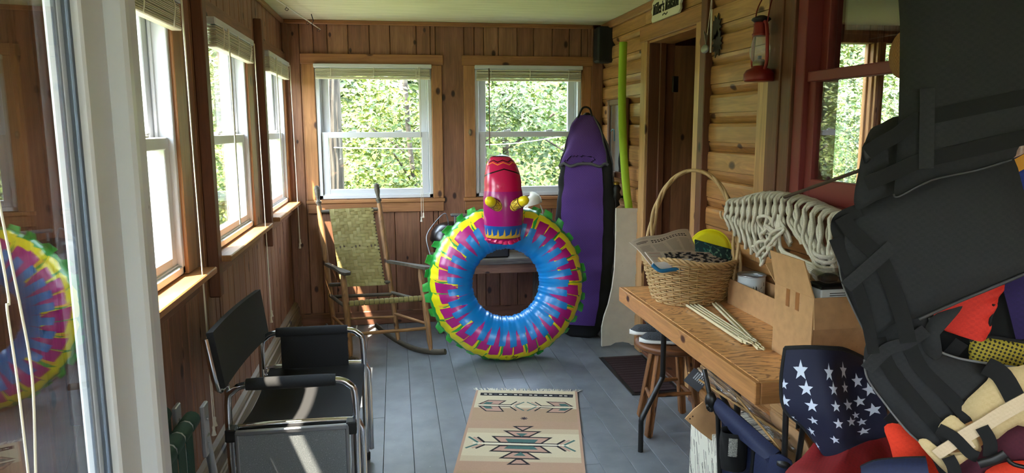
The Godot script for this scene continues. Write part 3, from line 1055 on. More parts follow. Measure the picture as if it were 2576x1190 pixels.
func build_outdoors() -> void:
	var gr := frame_of("ground")
	part(gr, "hillside", mb().sheet(func(u: float, v: float) -> Vector3: return Vector3(lerpf(-34, 34, u), hill(lerpf(-34, 34, u), lerpf(-36, 24, v)), lerpf(-36, 24, v)), 34, 30, 0.0, 60, 50), M.soil)
	var lm := leaf_mesh()
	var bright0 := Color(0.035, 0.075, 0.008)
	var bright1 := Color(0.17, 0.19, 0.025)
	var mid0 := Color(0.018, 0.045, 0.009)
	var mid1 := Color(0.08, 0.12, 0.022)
	# shrubs near the porch end
	var i := 0
	for x in [-6.4, -5.2, -4.0, -2.8, -1.7, -0.7, 0.3, 1.3, 2.4, 3.6, 4.8, 5.9, 7.0, 8.2]:
		var z := -9.4 + rng.randf_range(-0.6, 0.7)
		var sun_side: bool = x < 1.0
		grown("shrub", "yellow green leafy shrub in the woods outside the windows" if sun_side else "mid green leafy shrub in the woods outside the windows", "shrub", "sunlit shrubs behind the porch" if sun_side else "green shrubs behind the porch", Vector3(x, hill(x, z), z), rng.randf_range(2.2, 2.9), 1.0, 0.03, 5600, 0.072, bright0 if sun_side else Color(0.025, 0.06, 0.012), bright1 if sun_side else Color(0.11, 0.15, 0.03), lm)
		i += 1
	for x in [-9.0, -7.2, -5.4, -3.4, -1.6, 0.2, 2.0, 3.9, 5.8, 7.7, 9.6]:
		var z := -12.6 + rng.randf_range(-0.7, 0.7)
		grown("young_tree", "young bushy tree standing behind the shrubs in the woods", "tree", "young trees behind the porch", Vector3(x, hill(x, z), z), rng.randf_range(4.0, 5.2), 1.35, 0.06, 4800, 0.115, mid0, Color(0.13, 0.16, 0.025), lm)
	for x in [-11.0, -8.0, -5.0, -2.0, 1.0, 4.0, 7.0, 10.0, 13.0]:
		var z := -17.0 + rng.randf_range(-0.8, 0.8)
		grown("forest_tree", "tall dark green tree at the back of the woods", "tree", "tall trees at the back of the woods", Vector3(x, hill(x, z), z), rng.randf_range(5.5, 7.0), 2.0, 0.12, 3600, 0.22, mid0, mid1, lm)
	# along the left side of the porch
	for z in [-7.0, -5.0, -3.0, -1.0, 1.2]:
		var x := -6.6 + rng.randf_range(-0.5, 0.5)
		grown("side_shrub", "green shrub growing outside the left wall windows", "shrub", "shrubs outside the left wall", Vector3(x, hill(x, z), z), rng.randf_range(2.0, 2.6), 1.15, 0.04, 1800, 0.11, bright0, bright1, lm)
	# behind the camera
	for x in [-5.0, -3.0, -1.0, 1.0, 3.0, 5.0]:
		var z := 7.5 + rng.randf_range(-0.5, 0.5)
		grown("rear_shrub", "broad green shrub in the yard behind the porch entry", "shrub", "shrubs in the yard behind the entry", Vector3(x, hill(x, z), z), rng.randf_range(2.1, 2.6), 1.5, 0.05, 2000, 0.16, bright0, Color(0.13, 0.16, 0.025), lm)
	# the big trunk close to the far window
	var tz := -8.0
	var base := on_z(846, 480, tz)
	var tree := thing("oak_tree", "thick grey trunk with furrowed bark outside the far window", "tree", Vector3(base.x, hill(base.x, tz), tz))
	part(tree, "trunk", mb().sheet(func(u: float, v: float) -> Vector3:
		var an := u * TAU
		var h := v * 6.5
		var r := 0.086 - 0.004 * h + 0.03 * exp(-h * 3.0)
		r += 0.007 * sin(an * 11.0 + 2.2 * sin(h * 5.0)) + 0.004 * sin(an * 23.0 + h * 9.0)
		return Vector3(cos(an) * r, h - 0.2, sin(an) * r), 72, 90, 0.0, 1.0, 6.0, true, false), M.bark)
	var crown := []
	for k in 9:
		crown.append([Vector3(rng.randf_range(-1.4, 1.4), rng.randf_range(5.4, 7.6), rng.randf_range(-1.2, 1.2)), 0.8])
	foliage(tree, lm, crown, 1200, 0.14, mid0, Color(0.12, 0.15, 0.025), )
	# clothes line
	var pa := on_z(790, 374, tz + 0.1)
	pa = Vector3(base.x, on_z(846, 371, tz).y, tz + 0.09)
	var pb := on_z(1062, 374, -8.0)
	var pc := on_z(1210, 366, -8.0)
	var pd := on_z(1430, 340, -8.0)
	var pe := on_z(2100, 205, -8.3)
	single("clothes_line", mb().tube(curve([pa, pb, pc, pd, pe], 10), 0.006, 6), mat(Color(0.72, 0.73, 0.75), 0.5), "thin white line strung across the woods from the thick trunk", "line")

# ------------------------------------------------------------------ far end of the porch
func object_materials() -> void:
	M.black_cloth = mat(Color(1, 1, 1), 0.9, 0.0, weave_image(Color(0.055, 0.057, 0.065), Color(0.095, 0.098, 0.108)), 6.0)
	tri(M.black_cloth, 9.0)
	M.chrome = mat(Color(0.86, 0.87, 0.89), 0.16, 1.0)
	M.steel = mat(Color(0.62, 0.63, 0.65), 0.35, 0.9)
	M.black_steel = mat(Color(0.035, 0.035, 0.04), 0.4)
	M.black_plastic = mat(Color(0.03, 0.03, 0.033), 0.45)
	M.old_wood = mat(Color(0.66, 0.49, 0.31), 0.7, 0.0, M.strong_tex, 2.2)
	M.grey_wood = mat(Color(0.36, 0.33, 0.27), 0.7, 0.0, M.strong_tex, 2.2)
	M.splint = []
	for c in [Color(0.66, 0.62, 0.38), Color(0.62, 0.57, 0.33), Color(0.70, 0.66, 0.43)]:
		M.splint.append(mat(c, 0.75, 0.0, M.plain_tex, 3.0))
	M.cardboard = tri(mat(Color(0.75, 0.58, 0.40), 0.85, 0.0, speckle(91, Color(0.92, 0.92, 0.92), Color(1, 1, 1), 0.04, 90, Color(0.85, 0.85, 0.85))), 2.0)
	M.kraft = tri(mat(Color(0.80, 0.63, 0.44), 0.85, 0.0, speckle(92, Color(0.94, 0.94, 0.94), Color(1, 1, 1), 0.04)), 2.0)

func rocking_chair() -> void:
	var org := Vector3(-0.20, 0, -4.85)
	var o := thing("rocking_chair", "weathered wooden rocking chair with woven splint back against far wall", "chair", org)
	# feet and tops of the four uprights; the chair is rocked back a little
	var rb := [Vector3(-0.43, 0.035, -4.87) - org, Vector3(-0.01, 0.035, -4.87) - org]
	var rt := [Vector3(-0.540, 0.955, -5.205) - org, Vector3(-0.122, 0.965, -5.205) - org]
	var fb := [Vector3(-0.315, 0.040, -4.56) - org, Vector3(0.20, 0.040, -4.62) - org]
	var ft := [Vector3(-0.362, 0.545, -4.79) - org, Vector3(0.150, 0.545, -4.88) - org]
	var F := Vector3(0.17, 0, 0.985)
	var post := func(s: int, h: float) -> Vector3: return rb[s].lerp(rt[s], (h - 0.035) / 0.93)
	var leg := func(s: int, h: float) -> Vector3: return fb[s].lerp(ft[s], (h - 0.04) / 0.505)
	for s in 2:
		var path := [rb[s], rb[s].lerp(rt[s], 0.3) - F * 0.012, rb[s].lerp(rt[s], 0.6) - F * 0.008, rt[s]]
		var p := part(o, "back_post", mb().tube(curve(path, 4), [0.012, 0.015, 0.017, 0.018, 0.019, 0.020, 0.020, 0.021, 0.021, 0.021, 0.020, 0.019, 0.017], 10), M.old_wood)
		var fin := mb()
		fin.xf = Transform3D(basis_to(rt[s] - rb[s]), rt[s])
		fin.lathe([Vector2(0.016, -0.005), Vector2(0.012, 0.012), Vector2(0.021, 0.022), Vector2(0.021, 0.030), Vector2(0.013, 0.040), Vector2(0.012, 0.055), Vector2(0.018, 0.085), Vector2(0.021, 0.115), Vector2(0.020, 0.135), Vector2(0.012, 0.148), Vector2(0.002, 0.152)], 12)
		part(p, "finial", fin, M.grey_wood, "turned grey finial")
		part(o, "front_leg", mb().tube([fb[s], leg.call(s, 0.09), leg.call(s, 0.28), leg.call(s, 0.50), ft[s]], [0.011, 0.017, 0.021, 0.021, 0.014], 10), M.old_wood)
		# arm: flat, broad at the front
		var a0: Vector3 = post.call(s, 0.57)
		var a1: Vector3 = ft[s] + (ft[s] - a0).normalized() * 0.085 + Vector3(0, 0.018, 0)
		var d := (a1 - a0).normalized()
		var sd := d.cross(Vector3.UP).normalized()
		var am := wb()
		am.sheet(func(u: float, v: float) -> Vector3:
			var w := 0.030 + 0.030 * smoothstep(0.45, 0.85, u) - 0.03 * smoothstep(0.93, 1.0, u)
			return a0.lerp(a1, u) + sd * ((v - 0.5) * w), 16, 4, 0.019, 0.4, 0.05)
		part(o, "arm", am, M.grey_wood)
		# rocker
		var rd: Vector3 = fb[s] - rb[s]
		var rk := []
		for k in 15:
			var t := lerpf(-0.75, 1.42, k / 14.0)
			var q: Vector3 = rb[s] + rd * t
			q.y = 0.020 + 0.055 * pow(t - 0.55, 2.0)
			rk.append(q)
		part(o, "rocker", mb().tube(rk, 0.020, 8, true, false, 0.6), M.grey_wood)
		part(o, "rung", mb().tube([post.call(s, 0.22), leg.call(s, 0.20)], 0.010, 8), M.old_wood)
		part(o, "rung", mb().tube([post.call(s, 0.36), leg.call(s, 0.34)], 0.012, 8), M.grey_wood)
	part(o, "rung", mb().tube([leg.call(0, 0.175), leg.call(1, 0.175)], 0.012, 8), M.old_wood)
	part(o, "rung", mb().tube([post.call(0, 0.20), post.call(1, 0.20)], 0.010, 8), M.old_wood)
	part(o, "rung", mb().tube([post.call(0, 0.35), post.call(1, 0.35)], 0.012, 8), M.grey_wood)
	# bars that carry the woven back
	for h in [0.925, 0.43]:
		part(o, "back_bar", mb().tube([post.call(0, h), post.call(1, h)], 0.013, 8), M.grey_wood)
	# woven back: upright strips wound round both bars, level strips woven through
	var back := part(o, "woven_back", mb().tube([post.call(0, 0.925).lerp(post.call(1, 0.925), 0.18) + F * 0.012, post.call(0, 0.925).lerp(post.call(1, 0.925), 0.86) + F * 0.012], 0.006, 6), M.splint[1])
	var at := func(x: float, t: float, off: float) -> Vector3:
		var h := lerpf(0.942, 0.415, t)
		var k := lerpf(0.17, 0.87, x) + 0.03 * t
		return post.call(0, h).lerp(post.call(1, h), k) + F * (off + 0.016 - 0.012 * sin(PI * t))
	var nw := 11
	var nh := 24
	for i in nw:
		var x := (i + 0.5) / nw
		var st := mb()
		st.sheet(func(u: float, v: float) -> Vector3:
			var w := sin((u * nh + i * 1.0) * PI * 0.5) * 0.0032
			return at.call(x + (v - 0.5) * 0.085, u, w), 48, 1, 0.0022, 0.6, 0.03)
		part(back, "strip", st, pick(M.splint))
	for j in nh:
		var t := (j + 0.5) / nh
		var st := mb()
		st.sheet(func(u: float, v: float) -> Vector3:
			var w := -sin((j + 0.5 + u * nw - 0.5) * PI * 0.5) * 0.0032
			return at.call(lerpf(-0.02, 1.02, u), t + (v - 0.5) * 0.0405, w), 30, 1, 0.0022, 0.3, 0.03)
		part(back, "strip", st, pick(M.splint))
	# front seat rail wrapped in splint; the rest of the seat is gone
	var s0: Vector3 = leg.call(0, 0.36)
	var s1: Vector3 = leg.call(1, 0.36)
	part(o, "seat_rail", mb().tube([s0, s1], 0.013, 8), M.grey_wood)
	var wr := mb()
	var ln := s0.distance_to(s1)
	for k in 15:
		var c := lerpf(0.07, 0.95, k / 14.0)
		var h := 0.0145 / ln
		wr.tube([s0.lerp(s1, c - h), s0.lerp(s1, c - h * 0.75), s0.lerp(s1, c + h * 0.75), s0.lerp(s1, c + h)], [0.0175, 0.0195, 0.0195, 0.0175], 9)
	part(o, "rail_wrap", wr, M.splint[0])

# print of the swim ring: u runs round the ring, v round its section (0 rim, 0.25 front, 0.5 hole)
func ring_print() -> ImageTexture:
	var W := 2048
	var Hh := 512
	var im := Image.create(W, Hh, false, Image.FORMAT_RGB8)
	var green := Color(0.16, 0.60, 0.24)
	var yellow := Color(0.93, 0.87, 0.10)
	var pink := Color(0.70, 0.11, 0.48)
	var blue := Color(0.06, 0.51, 0.79)
	var edge := Color(0.95, 0.72, 0.20)
	im.fill(green)
	im.fill_rect(Rect2i(0, 118, W, 394 - 118), blue)
	var r := RandomNumberGenerator.new()
	r.seed = 44
	var n := 33
	var cw := float(W) / n
	for half in 2:
		var Y := func(y: float) -> float: return y if half == 0 else 512.0 - y
		for i in n + 1:
			var x := (i - 0.5) * cw + r.randf_range(-5, 5)
			# yellow tongues
			var y0 := r.randf_range(22, 42)
			fill_poly(im, PackedVector2Array([Vector2(x - cw * 0.62, Y.call(y0 + 12)), Vector2(x - cw * 0.2, Y.call(y0)), Vector2(x + cw * 0.50, Y.call(y0 + 10)), Vector2(x + cw * 0.42, Y.call(100)), Vector2(x + cw * 0.3, Y.call(150)), Vector2(x - cw * 0.5, Y.call(150)), Vector2(x - cw * 0.3, Y.call(90))]), yellow)
			# green slivers over the yellow
			if r.randf() < 0.75:
				fill_poly(im, PackedVector2Array([Vector2(x + cw * 0.30, Y.call(6)), Vector2(x + cw * 0.56, Y.call(14)), Vector2(x + cw * 0.46, Y.call(r.randf_range(60, 84)))]), green)
		for i in n + 1:
			var x := (i - 0.5) * cw + r.randf_range(-9, 9)
			var l := r.randf_range(62, 78)
			var sk := r.randf_range(-5, 5)
			var inner := r.randf_range(150, 196)
			# pink block with a point towards the hole
			fill_poly(im, PackedVector2Array([Vector2(x - cw * 0.40 + sk, Y.call(l)), Vector2(x + cw * 0.36 + sk, Y.call(l + 6)), Vector2(x + cw * 0.44, Y.call(124)), Vector2(x + cw * 0.10, Y.call(inner)), Vector2(x - cw * 0.36, Y.call(126))]), pink)
			# yellow thorns between the blocks
			fill_poly(im, PackedVector2Array([Vector2(x + cw * 0.36, Y.call(64)), Vector2(x + cw * 0.56, Y.call(70)), Vector2(x + cw * 0.54, Y.call(r.randf_range(126, 150)))]), edge if r.randf() < 0.5 else yellow)
		for i in n + 1:
			var x := i * cw + r.randf_range(-5, 5)
			var y1 := r.randf_range(98, 118)
			# blue tooth
			fill_poly(im, PackedVector2Array([Vector2(x - cw * 0.30, Y.call(y1)), Vector2(x + cw * 0.26, Y.call(y1 + 4)), Vector2(x + cw * 0.33, Y.call(150)), Vector2(x + cw * 0.42, Y.call(200)), Vector2(x - cw * 0.42, Y.call(200)), Vector2(x - cw * 0.34, Y.call(150))]), blue)
			if r.randf() < 0.7:
				fill_poly(im, PackedVector2Array([Vector2(x + cw * 0.44, Y.call(120)), Vector2(x + cw * 0.56, Y.call(124)), Vector2(x + cw * 0.50, Y.call(r.randf_range(160, 206)))]), pink)
	return tex_of(im)

func head_print() -> ImageTexture:
	var W := 512
	var im := Image.create(W, 512, false, Image.FORMAT_RGB8)
	# u: 0.5 faces the camera; v: 0 foot of the neck, 1 crown
	var P := func(u: float, v: float) -> Vector2: return Vector2(u * 512.0, (1.0 - v) * 512.0)
	im.fill(Color(0.78, 0.07, 0.30))
	im.fill_rect(Rect2i(0, 256, 512, 256), Color(0.62, 0.08, 0.42))
	im.fill_rect(Rect2i(0, 385, 512, 80), Color(0.10, 0.33, 0.62))
	im.fill_rect(Rect2i(0, 462, 512, 50), Color(0.62, 0.08, 0.36))
	for i in 18:
		var x := i * 28.4
		fill_poly(im, PackedVector2Array([Vector2(x, 434), Vector2(x + 5, 398), Vector2(x + 11, 434), Vector2(x + 28.4, 444), Vector2(x + 28.4, 462), Vector2(x, 462)]), Color(0.85, 0.68, 0.20))
	im.fill_rect(Rect2i(0, 460, 512, 4), Color(0.05, 0.05, 0.05))
	for c in [[0.70, Color(0.05, 0.02, 0.03), 6.0], [0.765, Color(0.95, 0.55, 0.20), 6.0], [0.80, Color(0.05, 0.02, 0.03), 6.0]]:
		var prev := Vector2.ZERO
		for k in 17:
			var u := k / 16.0
			var rise: float = -0.16 * absf(u - 0.5) * 2.0 if c[0] < 0.72 else 0.0
			var zig: float = 0.0 if c[0] < 0.72 else 0.016 * (1.0 if k % 2 == 0 else -1.0)
			var q: Vector2 = P.call(u, c[0] + rise + zig)
			if k > 0:
				stroke(im, prev, q, c[2], c[1])
			prev = q
	im.fill_rect(Rect2i(0, 0, 512, 60), Color(0.05, 0.04, 0.05))
	return tex_of(im)

func swim_ring() -> void:
	var o := thing("inflatable_ring", "inflatable swim ring with blue hole, pink petals and red animal head", "swim ring", Vector3(0.69, 0.0, -4.47))
	var tiltb := Basis(Vector3.RIGHT, -0.10)
	var c := Vector3(0, 0.503, -0.05)
	var R := 0.363
	var r := 0.143
	var vinyl := mat(Color(1, 1, 1), 0.32, 0.0, ring_print())
	vinyl.clearcoat_enabled = true
	vinyl.clearcoat = 0.25
	vinyl.clearcoat_roughness = 0.2
	var body := mb()
	body.sheet(func(u: float, v: float) -> Vector3:
		var a := u * TAU
		var b := v * TAU
		# pleats gathered round the hole and the rim
		var ple := 0.0022 * sin(a * 60.0 + 2.0 * sin(a * 7.0)) * pow(absf(cos(b)), 2.0) + 0.002 * sin(a * 23.0)
		var rr := r + ple
		var q := Vector3(cos(a) * (R + rr * cos(b)), sin(a) * (R + rr * cos(b)), rr * 0.95 * sin(b))
		return c + tiltb * q, 240, 40, 0.0, 1.0, 1.0, true, true)
	# make the normals point out of the tube
	part(o, "ring", orient_torus(body, c, tiltb, R), vinyl)
	# green flaps round the rim
	var fin_mats := [mat(Color(0.22, 0.66, 0.30), 0.35), mat(Color(0.30, 0.72, 0.32), 0.35)]
	for i in 34:
		var a := TAU * (i + rng.randf_range(-0.25, 0.25)) / 34.0
		if a > 1.25 and a < 1.9:
			continue
		var rad := Vector3(cos(a), sin(a), 0)
		var tan := Vector3(-sin(a), cos(a), 0)
		var w := rng.randf_range(0.026, 0.038)
		var l := rng.randf_range(0.024, 0.044)
		if sin(a) < -0.8:
			l *= 0.45
		var curl := rng.randf_range(-0.02, 0.03)
		var sk := rng.randf_range(-0.02, 0.02)
		var m := mb()
		m.sheet(func(u: float, v: float) -> Vector3:
			return c + tiltb * (rad * (R + r - 0.004 + l * v) + tan * ((u - 0.5) * 2.0 * w * (1.0 - 0.25 * v) + sk * v) + Vector3(0, 0, curl * v * v + 0.008 * sin(u * 5.0) * v)), 4, 3, 0.002)
		part(o, "fin", m, fin_mats[i % 2])
	# head and neck
	var base := c + tiltb * Vector3(-0.035, R - 0.03, r * 0.72)
	var axis := [base + Vector3(0, -0.06, 0.02), base + Vector3(0, -0.01, 0.035), base + Vector3(0, 0.06, 0.05), base + Vector3(0, 0.16, 0.06), base + Vector3(0, 0.27, 0.05), base + Vector3(0, 0.36, 0.03), base + Vector3(-0.003, 0.43, 0.005), base + Vector3(-0.005, 0.475, -0.01), base + Vector3(-0.005, 0.488, -0.015)]
	var rads := [0.092, 0.112, 0.121, 0.125, 0.121, 0.112, 0.094, 0.060, 0.004]
	var ax := curve(axis, 5)
	var rc := []
	for k in ax.size():
		var t := float(k) / 5.0
		var i0: int = min(int(t), rads.size() - 2)
		rc.append(lerpf(rads[i0], rads[i0 + 1], t - i0))
	var hm := mb()
	hm.sheet(func(u: float, v: float) -> Vector3:
		var k: float = v * (ax.size() - 1)
		var i0: int = min(int(k), ax.size() - 2)
		var p: Vector3 = ax[i0].lerp(ax[i0 + 1], k - i0)
		var q: float = lerpf(rc[i0], rc[i0 + 1], k - i0)
		var an := (u + 0.25) * TAU
		var crease := 1.0 - 0.035 * exp(-pow((v - 0.52) * 40.0, 2.0))
		return p + Vector3(-cos(an) * 1.0, 0.0, -sin(an) * 0.95) * (q * crease), 48, 44, 0.0, 1.0, -1.0, true, false, base + Vector3(0, 0.2, 0))
	var hv := mat(Color(1, 1, 1), 0.25, 0.0, head_print())
	hv.uv1_offset = Vector3(0, 1, 0)
	part(o, "head", hm, hv)
	# eyes on stalks
	var ey := mat(Color(0.93, 0.83, 0.10), 0.3)
	for s in [-1, 1]:
		var e0 := base + Vector3(s * 0.052, 0.185, 0.155)
		var dir := Vector3(s * 0.62, 0.42, 0.66).normalized()
		var k := mb()
		k.xf = Transform3D(basis_to(dir), e0)
		k.lathe([Vector2(0.036, -0.01), Vector2(0.033, 0.0), Vector2(0.030, 0.05), Vector2(0.0295, 0.062)], 16)
		var stalk := part(o, "eye_stalk", k, mat(Color(0.90, 0.76, 0.25), 0.3))
		var bl := mb()
		bl.xf = k.xf
		bl.lathe([Vector2(0.028, 0.062), Vector2(0.031, 0.070), Vector2(0.029, 0.092), Vector2(0.020, 0.108), Vector2(0.002, 0.114)], 16)
		part(stalk, "eye", bl, ey)
		var zz := mb()
		zz.xf = k.xf
		var path := []
		for q in 17:
			var an := TAU * q / 16.0
			path.append(Vector3(cos(an) * 0.0325, 0.012 if q % 2 == 0 else 0.05, sin(an) * 0.0325))
		zz.tube(path, 0.0018, 5)
		for hgt in [0.002, 0.058]:
			var ring := []
			for q in 16:
				var an := TAU * q / 16.0
				ring.append(Vector3(cos(an) * 0.0325, hgt, sin(an) * 0.0325))
			zz.tube(ring, 0.002, 5, false, true)
		part(stalk, "zigzag_print", zz, mat(Color(0.25, 0.05, 0.03), 0.4))
	# pink frill at the foot of the neck
	var fm := mat(Color(0.80, 0.12, 0.36), 0.35)
	for i in 9:
		var t := (i - 4) / 4.0
		var an := t * 1.35
		var p0 := base + Vector3(sin(an) * 0.100, -0.030 + 0.02 * absf(t), 0.03 + cos(an) * 0.085)
		var dn := Vector3(sin(an) * 0.5, -0.85, 0.25 + 0.2 * cos(an)).normalized()
		var sd := Vector3(cos(an), 0, -sin(an))
		var l := rng.randf_range(0.035, 0.055)
		part(o, "frill", mb().sheet(func(u: float, v: float) -> Vector3: return p0 + sd * ((u - 0.5) * 0.05 * (1.0 - 0.3 * v)) + dn * (v * l - 0.015) + Vector3(0, 0, 0.006 * sin(u * 6.0 + i)), 3, 3, 0.003), fm)
	# small black printed maker's mark, low on the front
	var mk := part(o, "printed_mark", mb().tube(ring_arc(c, tiltb, R, r, -PI / 2 + 0.03, 0.085, 0.72), 0.0035, 5).tube(ring_arc(c, tiltb, R, r, -PI / 2 + 0.03, 0.070, 0.60), 0.003, 5), mat(Color(0.04, 0.04, 0.05), 0.4))
	mk.set_meta("label", "small black printed mark")

func ring_arc(c: Vector3, tb: Basis, R: float, r: float, a0: float, wid: float, b: float) -> Array:
	var out := []
	for k in 9:
		var a := a0 + (k - 4) / 4.0 * wid
		var bb := b + 0.05 * sin(k * 1.6)
		out.append(c + tb * Vector3(cos(a) * (R + (r - 0.001) * cos(bb)), sin(a) * (R + (r - 0.001) * cos(bb)), (r - 0.001) * 0.95 * sin(bb)))
	return out

func orient_torus(m: MB, c: Vector3, tb: Basis, R: float) -> MB:
	for i in m.v.size():
		var q := tb.inverse() * (m.v[i] - c)
		var a := Vector2(q.x, q.y).normalized()
		var out := tb * (q - Vector3(a.x * R, a.y * R, 0))
		if m.n[i].dot(out) < 0.0:
			m.n[i] = -m.n[i]
	for i in range(0, m.v.size(), 3):
		if (m.v[i + 1] - m.v[i]).cross(m.v[i + 2] - m.v[i]).dot(m.n[i]) > 0.0:
			var p := m.v[i + 1]
			m.v[i + 1] = m.v[i + 2]
			m.v[i + 2] = p
			var q := m.n[i + 1]
			m.n[i + 1] = m.n[i + 2]
			m.n[i + 2] = q
			var s := m.t[i + 1]
			m.t[i + 1] = m.t[i + 2]
			m.t[i + 2] = s
	return m

func basis_to(dir: Vector3) -> Basis:
	var y := dir.normalized()
	var x := y.cross(Vector3(0.3, 0.2, 1.0)).normalized()
	return Basis(x, y, x.cross(y))

# grey bench behind the ring with what stands on it
func back_bench() -> void:
	var gw := mat(Color(0.52, 0.50, 0.47), 0.7, 0.0, M.strong_tex, 1.4)
	var o := thing("side_bench", "grey weathered plank bench behind the swim ring", "bench", Vector3(0.70, 0, -5.28))
	part(o, "bench_top", wb().span(Vector3(-0.46, 0.515, -0.185), Vector3(0.42, 0.555, 0.20), 0.004, 0), gw)
	for x in [-0.40, 0.36]:
		part(o, "leg", wb().span(Vector3(x - 0.02, 0, -0.15), Vector3(x + 0.02, 0.515, -0.11), 0.003, 1), gw)
		part(o, "leg", wb().span(Vector3(x - 0.02, 0, 0.10), Vector3(x + 0.02, 0.515, 0.14), 0.003, 1), gw)
	part(o, "apron", wb().span(Vector3(-0.38, 0.44, 0.13), Vector3(0.34, 0.515, 0.15), 0.003, 0), M.wall[2])
	# round black portable grill with a steel handle
	var g := thing("portable_grill", "round black portable grill with steel handle half behind the ring", "grill", Vector3(0.40, 0.555, -5.28))
	part(g, "bowl", mb().lathe([Vector2(0.05, 0.0), Vector2(0.10, 0.02), Vector2(0.145, 0.07), Vector2(0.155, 0.12), Vector2(0.16, 0.122)], 24), M.black_plastic)
	var lid := part(g, "lid", mb().lathe([Vector2(0.162, 0.12), Vector2(0.163, 0.135), Vector2(0.15, 0.19), Vector2(0.11, 0.235), Vector2(0.05, 0.255), Vector2(0.002, 0.258)], 24), mat(Color(0.03, 0.03, 0.032), 0.25))
	part(lid, "handle", mb().tube([Vector3(0.02, 0.25, 0.06), Vector3(0.02, 0.31, 0.06)], 0.006, 8).tube([Vector3(0.17, 0.20, 0.06), Vector3(0.17, 0.30, 0.06)], 0.006, 8).tube([Vector3(-0.01, 0.31, 0.06), Vector3(0.0, 0.315, 0.06), Vector3(0.20, 0.305, 0.06)], 0.012, 8), M.steel)
	# black camp stove on the bench, seen through the ring
	var k := thing("camp_stove", "small black cast stove on bench seen through the ring", "stove", Vector3(0.70, 0.555, -5.20))
	part(k, "body", mb().span(Vector3(-0.11, 0.0, -0.07), Vector3(0.11, 0.10, 0.07), 0.012).lathe([Vector2(0.10, 0.10), Vector2(0.09, 0.125), Vector2(0.03, 0.14), Vector2(0.002, 0.142)], 18), M.black_plastic)
	part(k, "chimney", mb().lathe([Vector2(0.016, 0.13), Vector2(0.014, 0.20), Vector2(0.018, 0.205), Vector2(0.018, 0.22)], 12, Vector3(0.035, 0, 0.03)), mat(Color(0.62, 0.56, 0.45), 0.4, 0.5))
	# white basket with dark band
	var b := thing("white_caddy", "white plastic caddy on bench seen through the ring", "caddy", Vector3(0.99, 0.555, -5.22))
	part(b, "tub", mb().lathe([Vector2(0.055, 0.0), Vector2(0.075, 0.13), Vector2(0.080, 0.135), Vector2(0.080, 0.15), Vector2(0.073, 0.15), Vector2(0.05, 0.01)], 20), mat(Color(0.85, 0.85, 0.84), 0.4))
	part(b, "band", mb().lathe([Vector2(0.0655, 0.05), Vector2(0.0715, 0.09)], 20), mat(Color(0.20, 0.20, 0.22), 0.5))
	part(b, "handle", mb().tube(curve([Vector3(-0.078, 0.14, 0), Vector3(-0.05, 0.22, 0), Vector3(0, 0.25, 0), Vector3(0.05, 0.22, 0), Vector3(0.078, 0.14, 0)], 5), 0.004, 6), mat(Color(0.9, 0.9, 0.9), 0.4))
	# white cap hooked above the ring
	var p := on_z(1330, 515, -5.10)
	var cap := thing("sun_cap", "white sun cap with dark lining behind the red head", "cap", p + Vector3(0, -0.03, 0))
	part(cap, "crown", mb().sheet(func(u: float, v: float) -> Vector3:
		var a := lerpf(-0.35 * PI, 1.02 * PI, u)
		var l := lerpf(0.0, 0.5 * PI, v)
		return Vector3(cos(a) * 0.085 * cos(l) + 0.01, 0.03 + 0.075 * sin(l) + 0.02 * cos(a), sin(a) * 0.075 * cos(l)), 24, 10, 0.003), mat(Color(0.90, 0.89, 0.86), 0.8))
	part(cap, "lining", mb().sheet(func(u: float, v: float) -> Vector3:
		var a := lerpf(-0.30 * PI, 0.98 * PI, u)
		var l := lerpf(0.05, 0.48 * PI, v)
		return Vector3(cos(a) * 0.079 * cos(l) + 0.01, 0.028 + 0.069 * sin(l) + 0.02 * cos(a), sin(a) * 0.069 * cos(l)), 18, 8, 0.002), mat(Color(0.18, 0.10, 0.10), 0.9))
	part(cap, "visor", mb().sheet(func(u: float, v: float) -> Vector3:
		var a := lerpf(0.60 * PI, 1.05 * PI, u)
		var r := lerpf(0.08, 0.135, v)
		return Vector3(cos(a) * r + 0.01, 0.03 + 0.02 * cos(a) - 0.25 * (r - 0.08) - 0.01 * sin(u * PI), sin(a) * r * 0.9), 12, 4, 0.003), mat(Color(0.90, 0.89, 0.86), 0.8))
	part(cap, "strap", mb().tube(curve([Vector3(0.08, 0.03, 0.02), Vector3(0.10, -0.03, 0.02), Vector3(0.06, -0.06, -0.02), Vector3(0.0, -0.05, -0.07), Vector3(-0.01, 0.0, -0.26)], 6), 0.004, 6), mat(Color(0.75, 0.73, 0.70), 0.8))
	# loose wire lying over the grill
	single("bent_wire", mb().tube(curve([on_z(1082, 640, -5.0), on_z(1073, 600, -5.05), on_z(1085, 572, -5.12), on_z(1118, 537, -5.2), on_z(1128, 560, -5.25)], 8), 0.004, 6), M.steel, "bent grey wire curving up in front of the black grill", "wire")

